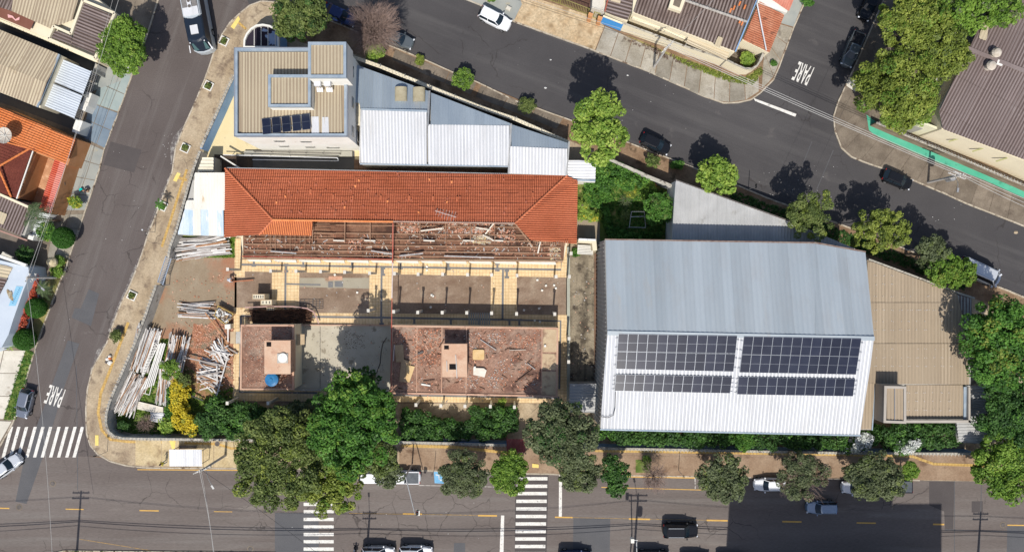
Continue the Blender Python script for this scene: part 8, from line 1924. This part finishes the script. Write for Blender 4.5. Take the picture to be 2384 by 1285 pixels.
# street signs and lamps
def lamp(label, bx, by, h, dx, dy, head=(.55, .25, .12), cat='street lamp', name='street_lamp', r=.06, hm=None):
    root = thing(name, label, cat, (bx, by, .1)); e = (bx + dx, by + dy, h)
    MB().tube([(bx, by, .1), (bx, by, h - .5), (bx + dx * .15, by + dy * .15, h - .1), e], r, 8).build('mast', GALV, root)
    MB().box(e, head, math.atan2(dy, dx)).build('lamp_head', hm or WHITEROOF, root); return root
bx, by = g(960, 1079); root = thing('traffic_signal', 'long arm traffic signal reaching from the pavement over the avenue', 'traffic signal', (bx, by, .12))
e = g3(966, 1197, 5.6); MB().tube([(bx, by, .12), (bx, by, 5.3), (bx, by - .3, 5.6)], .09, 8).build('mast', GALV, root); MB().tube([(bx, by - .1, 5.6), e], .075, 8, r1=.05).build('arm', GALV, root)
MB().box((e[0] + .28, e[1] + .12, 5.35), (.3, .34, .95)).build('signal_head', TRIM, root); MB().box((e[0] + .4, e[1] + .12, 5.5), (.34, .6, .04)).build('back_plate', WHITEWALL, root)
for k in range(3): MB().tube([(e[0] + .28, e[1] + .3, 5.05 + .3 * k), (e[0] + .28, e[1] + .36, 5.05 + .3 * k)], .1, 10).build('lens', [TLAMP, mat('amber_lens', (.5, .3, .02), fine=0), mat('green_lens', (.02, .3, .12), fine=0)][2 - k], root)
e = g3(1480, 1257, 5.4); bx, by = e[0] + .2, -37.0; root = thing('traffic_signal', 'traffic signal arm with a white head reaching in from the lower edge', 'traffic signal', (bx, by, .12))
MB().tube([(bx, by, .12), (bx, by, 5.3)], .09, 8).build('mast', GALV, root); MB().tube([(bx, by, 5.4), (e[0] + .1, e[1], 5.4)], .075, 8).build('arm', GALV, root); MB().box((e[0] - .4, e[1] - .05, 5.2), (.4, .5, .7)).build('signal_head', WHITEWALL, root); MB().box((e[0] - .1, e[1], 5.4), (.7, .1, .1)).build('bracket', WHITEWALL, root)
lamp('short sign post with a round plate at the kerb under the wedge shaped roof', *g(1742, 441), 2.9, 0, 0.05, (.5, .05, .5), 'sign post', 'sign_post', .04, TRIM)
lamp('thin street sign post on the pavement left of the fresh green tree', *g(1012, 1090), 3.0, 0, .05, (.35, .04, .35), 'sign post', 'sign_post', .035, TRIM)
lamp('thin street sign post on the pavement near the small leafless tree', *g(1579, 1094), 3.0, 0, .05, (.3, .04, .3), 'sign post', 'sign_post', .035, TRIM)
lamp('thin post with small white cap at the curved kerb, left street', *g(362, 541), 3.2, 0, .1, (.16, .16, .12), 'post', 'kerb_post', .035)
lamp('black sign post at the zebra crossing corner of the curved pavement', *g(251, 1050), 2.8, 0, .1, (.1, .3, .3), 'sign post', 'sign_post', .035, TRIM)
# bus shelter
root = thing('bus_shelter', 'bus shelter with white corrugated roof at the avenue corner', 'bus shelter', g3(432, 1066, .14))
rib_roof(root, 'roof_sheet', P3([(393, 1046, 2.6), (471, 1046, 2.6), (471, 1085, 2.5), (393, 1085, 2.5)]), 90, WHITEROOF, .3, .035, 1.1)
for p in ((396, 1050), (468, 1050), (396, 1080), (468, 1080)): x, y = g(*p, 2.5); MB().beam((x, y, .14), (x, y, 2.5), .08, .08).build('post', GALV, root)
MB().beam(g3(396, 1048, 2.5), g3(468, 1048, 2.5), .08, .1).build('frame_beam', GALV, root)
root = thing('bench', 'metal bench in the shade behind the bus shelter', 'bench', g3(435, 1042, .14))
for k in range(3): MB().beam(g3(416, 1038 + 2.5 * k, .5), g3(458, 1038 + 2.5 * k, .5), .1, .05).build('slat', IRON, root)
for px in (420, 454): MB().beam(g3(px, 1041, .14), g3(px, 1041, .48), .4, .06).build('leg', IRON, root)
# garbage bags on the sandy pavement
root = thing('rubbish_pile', 'pile of white sacks and rubbish at the kerb of the curved pavement', 'rubbish', g3(252, 838, .13)); r_ = random.Random(6)
for i in range(7):
    x, y = g(252 + r_.uniform(-5, 5), 838 + r_.uniform(-10, 10), .3); s = r_.uniform(.2, .34); mb = MB(); n = 8
    loft(mb, [[(x + s * q * math.cos(a) * r_.uniform(.85, 1.1), y + s * q * math.sin(a) * r_.uniform(.85, 1.1), .13 + zz) for a in np.linspace(0, 5.5, n)] for q, zz in ((.8, 0), (1, .15), (.8, .3), (.3, .38))]); mb.build('sack', [WHITEWALL, IRON, TILE_OR][0 if i % 3 else (i // 3) % 3], root)

# ------------------------------------------------------------------ people
SKIN = mat('skin', (.32, .17, .11), rough=.6, fine=.03)
def person(label, px, py, joints, cloth, z=.14, deg=0.0, hat=None):
    """joints: dict of body points in metres, x forward; one continuous skinned body"""
    x, y = g(px, py, z + .8); root = thing('person', label, 'person', (x, y, z), None, math.radians(deg))
    J = dict(joints)
    names = list(J); vid = {n_: i for i, n_ in enumerate(names)}
    E_ = [('pelvis', 'chest'), ('chest', 'neck'), ('neck', 'head'), ('head', 'crown')]
    for s in 'lr': E_ += [('pelvis', 'hip' + s), ('hip' + s, 'knee' + s), ('knee' + s, 'foot' + s), ('foot' + s, 'toe' + s), ('chest', 'sh' + s), ('sh' + s, 'el' + s), ('el' + s, 'hand' + s), ('hand' + s, 'tip' + s)]
    me = bpy.data.meshes.new('body'); me.from_pydata([J[n_] for n_ in names], [(vid[a], vid[b]) for a, b in E_], []); me.update()
    o = bpy.data.objects.new('body', me); COL.objects.link(o)
    md = o.modifiers.new('skin', 'SKIN'); md.use_smooth_shade = True
    rad = dict(pelvis=.15, chest=.17, neck=.06, head=.1, crown=.085, hip=.1, knee=.065, foot=.045, toe=.035, sh=.075, el=.05, hand=.038, tip=.022)
    sk = me.skin_vertices[0].data
    for n_ in names:
        k = n_[:-1] if n_[-1] in 'lr' and n_[:-1] in rad else n_; sk[vid[n_]].radius = (rad[k], rad[k]); sk[vid[n_]].use_root = (n_ == 'pelvis')
    o.modifiers.new('sub', 'SUBSURF').levels = 1
    bpy.context.view_layer.update(); bake(o)
    ms = [cloth[0], cloth[1], SKIN]
    for m_ in ms: o.data.materials.append(m_)
    hz, pz = Vector(J['head']), J['pelvis'][2]
    hands = [Vector(J['handl']), Vector(J['handr'])]; legs = [Vector(J[k]) for k in ('kneel', 'kneer', 'footl', 'footr', 'hipl', 'hipr')]; tor = [Vector(J[k]) for k in ('chest', 'shl', 'shr', 'ell', 'elr', 'pelvis')]
    for p in o.data.polygons:
        c = p.center
        if (c - hz).length < .2 or min((c - h_).length for h_ in hands) < .13: p.material_index = 2
        else: p.material_index = 1 if min((c - l_).length for l_ in legs) < min((c - t_).length for t_ in tor) else 0
    o.parent = root
    hc = Vector(J['crown']); hd = MB(); n = 12
    loft(hd, [[(hc.x + r0 * math.cos(a), hc.y + r0 * math.sin(a), hc.z + z0_) for a in np.linspace(0, 2 * math.pi * (1 - 1 / n), n)] for r0, z0_ in ((.108, -.1), (.115, -.02), (.1, .06), (.05, .1))])
    hd.build('hat' if hat else 'hair', hat or mat('hair', (.03, .02, .015), fine=0), root, local=True, smooth=True)
    for s in 'lr':      # fingers
        h_ = Vector(J['hand' + s]); t_ = Vector(J['tip' + s]); d = (t_ - h_).normalized(); sd_ = d.cross(Vector((0, 0, 1))); sd_ = sd_.normalized() if sd_.length > .1 else Vector((0, 1, 0)); fb = MB()
        for k, (f, l_) in enumerate(((-.03, .07), (-.01, .085), (.01, .08), (.03, .06))): fb.tube([h_ + sd_ * f + d * .03, h_ + sd_ * f + d * (.05 + l_), h_ + sd_ * f * .8 + d * (.05 + l_ * 1.3) - Vector((0, 0, .02))], .009, 5)
        fb.tube([h_ + sd_ * -.035, h_ + sd_ * -.06 + d * .05], .011, 5); fb.build('fingers', SKIN, root, local=True)
    return root
BEND = dict(pelvis=(0, 0, .82), chest=(.36, 0, 1.02), neck=(.52, 0, 1.02), head=(.6, 0, .98), crown=(.68, 0, .98), hipl=(0, .1, .78), kneel=(.12, .12, .44), footl=(-.02, .13, .07), toel=(.14, .14, .04), hipr=(0, -.1, .78), kneer=(.14, -.12, .44),
            footr=(-.02, -.13, .07), toer=(.14, -.14, .04), shl=(.4, .2, 1.0), ell=(.5, .24, .74), handl=(.62, .18, .52), tipl=(.67, .16, .48), shr=(.4, -.2, 1.0), elr=(.5, -.24, .74), handr=(.62, -.18, .52), tipr=(.67, -.16, .48))
STAND = dict(pelvis=(0, 0, .94), chest=(.02, 0, 1.32), neck=(.02, 0, 1.48), head=(.04, 0, 1.6), crown=(.04, 0, 1.7), hipl=(0, .1, .9), kneel=(.04, .11, .5), footl=(-.02, .12, .08), toel=(.14, .14, .04), hipr=(0, -.1, .9), kneer=(.1, -.11, .5), footr=(.06, -.12, .08),
             toer=(.22, -.14, .04), shl=(.02, .2, 1.4), ell=(.0, .28, 1.12), handl=(.12, .3, .88), tipl=(.15, .3, .8), shr=(.02, -.2, 1.4), elr=(.02, -.28, 1.12), handr=(.16, -.28, .9), tipr=(.2, -.28, .83))
KNEEL = dict(BEND); KNEEL.update(pelvis=(0, 0, .42), chest=(.3, 0, .68), neck=(.44, 0, .74), head=(.52, 0, .76), crown=(.6, 0, .8), hipl=(0, .12, .4), kneel=(.32, .18, .3), footl=(.1, .18, .06), toel=(.24, .2, .04), hipr=(0, -.12, .4), kneer=(.3, -.2, .1), footr=(-.1, -.2, .06), toer=(-.2, -.2, .03),
             shl=(.34, .2, .66), ell=(.46, .24, .42), handl=(.6, .18, .26), tipl=(.66, .16, .2), shr=(.34, -.2, .66), elr=(.46, -.24, .42), handr=(.6, -.18, .26), tipr=(.66, -.16, .2))
CL = lambda n_, c: mat('cloth_' + n_, c, fine=.05)
person('worker in pale clothes bending over a long reddish beam on the concrete yard', 530, 651, BEND, (CL('pale', (.5, .52, .56)), CL('blue_grey', (.2, .25, .33))), .16, -8)
MB().beam(g3(538, 656, .5), g3(590, 652, .5), .14, .12).build('steel_beam', mat('rust_beam', (.4, .17, .1), (.3, .12, .07), 2, fine=.2), label='long reddish beam lying beside the bending worker', cat='beam')
person('worker in a yellow shirt leaning at the red tiled wall, left pavement', 133, 450, dict(BEND), (CL('yellow', (.65, .6, .12)), CL('grey', (.3, .3, .3))), .14, -30, CL('whitecap', (.7, .7, .68)))
person('person crouching on the teal pavement beside a turquoise bucket', 200, 441, KNEEL, (CL('dark', (.06, .05, .05)), CL('brown', (.3, .2, .14))), .15, 200)
x, y = g(190, 442, .3); MB().tube([(x, y, .15), (x, y, .5)], .16, 12, r1=.21).build('bucket', mat('turquoise_plastic', (.03, .45, .42), rough=.4, fine=0), label='turquoise bucket beside the crouching person', cat='bucket')
root = thing('wheelbarrow', 'pale wheelbarrow with handles at the foot of the red tiled wall', 'wheelbarrow', g3(150, 462, .14)); w = gp([(143, 459), (158, 461), (158, 466), (146, 464)], .6); MB().prism(inset(w, .06), .35, .6, bottom=True).build('tray', WHITEWALL, root)
for k in (460, 465): MB().beam(g3(158, k, .45), g3(135, k - 12, .6), .04, .04).build('handle', GALV, root)
x, y = g(160, 464, .2); MB().tube([(x, y - .05, .33), (x, y + .05, .33)], .18, 12).build('wheel', TYRE, root)
root = thing('ladder', 'dark metal ladder leaning against the red tiled wall', 'ladder', g3(150, 445, .14))
for dx in (-.2, .2):
    a = g3(156, 458, .2); b = g3(146, 425, 2.2); MB().beam((a[0] + dx, a[1], a[2]), (b[0] + dx, b[1], b[2]), .05, .05).build('rail', IRON, root)
for k in range(9):
    a = Vector(g3(156, 458, .2)).lerp(Vector(g3(146, 425, 2.2)), (k + .5) / 9); MB().beam((a.x - .2, a.y, a.z), (a.x + .2, a.y, a.z), .04, .04).build('rung', IRON, root)
person('person in a yellow and blue outfit stepping off the kerb beside the bus shelter', 381, 1077, STAND, (CL('yellow', (1, 1, 1)), CL('blue', (.15, .25, .4))), .14, 200)
# motorcycle with rider at the lower edge
bx, by = g(828, 1284); root = thing('motorcycle', 'motorcycle waiting at the lower edge beside the first silver car', 'motorcycle', (bx, by, .02), rz=math.radians(88))
for wx in (-.62, .65): wo = MB().tube([(wx, -.06, .3), (wx, .06, .3)], .3, 14).build('wheel', TYRE, root, local=True); MB().tube([(wx, -.065, .3), (wx, .065, .3)], .16, 10).build('rim', RIMM, wo, local=True)
mb = MB(); loft(mb, [[(-.5, -.1, .5), (.4, -.12, .5), (.4, .12, .5), (-.5, .1, .5)], [(-.6, -.12, .75), (.3, -.16, .85), (.3, .16, .85), (-.6, .12, .75)]], bottom=True); mb.build('body', PT['black'], root, local=True)
MB().box((-.3, 0, .82), (.6, .26, .1)).build('seat', TRIM, root, local=True); MB().beam((.35, -.36, 1.02), (.35, .36, 1.02), .035, .035).build('handlebar', GALV, root, local=True); MB().beam((.62, 0, .35), (.35, 0, 1.0), .07, .07).build('fork', GALV, root, local=True); MB().box((.5, 0, .85), (.12, .16, .14)).build('headlight', HLAMP, root, local=True)
RIDE = dict(STAND); RIDE.update(pelvis=(-.3, 0, .95), chest=(-.15, 0, 1.28), neck=(-.06, 0, 1.42), head=(-.02, 0, 1.52), crown=(0, 0, 1.62), hipl=(-.28, .12, .92), kneel=(.1, .24, .8), footl=(.02, .24, .4), toel=(.14, .25, .36), hipr=(-.28, -.12, .92), kneer=(.1, -.24, .8), footr=(.02, -.24, .4), toer=(.14, -.25, .36),
            shl=(-.12, .2, 1.34), ell=(.08, .32, 1.15), handl=(.32, .3, 1.06), tipl=(.38, .28, 1.04), shr=(-.12, -.2, 1.34), elr=(.08, -.32, 1.15), handr=(.32, -.3, 1.06), tipr=(.38, -.28, 1.04))
r_ = person('motorcycle rider in dark clothes and helmet at the lower edge', 828, 1286, RIDE, (CL('dark', (1, 1, 1)), CL('jeans', (.06, .08, .13))), .02, 88, PT['black']); r_.location.x = bx; r_.location.y = by
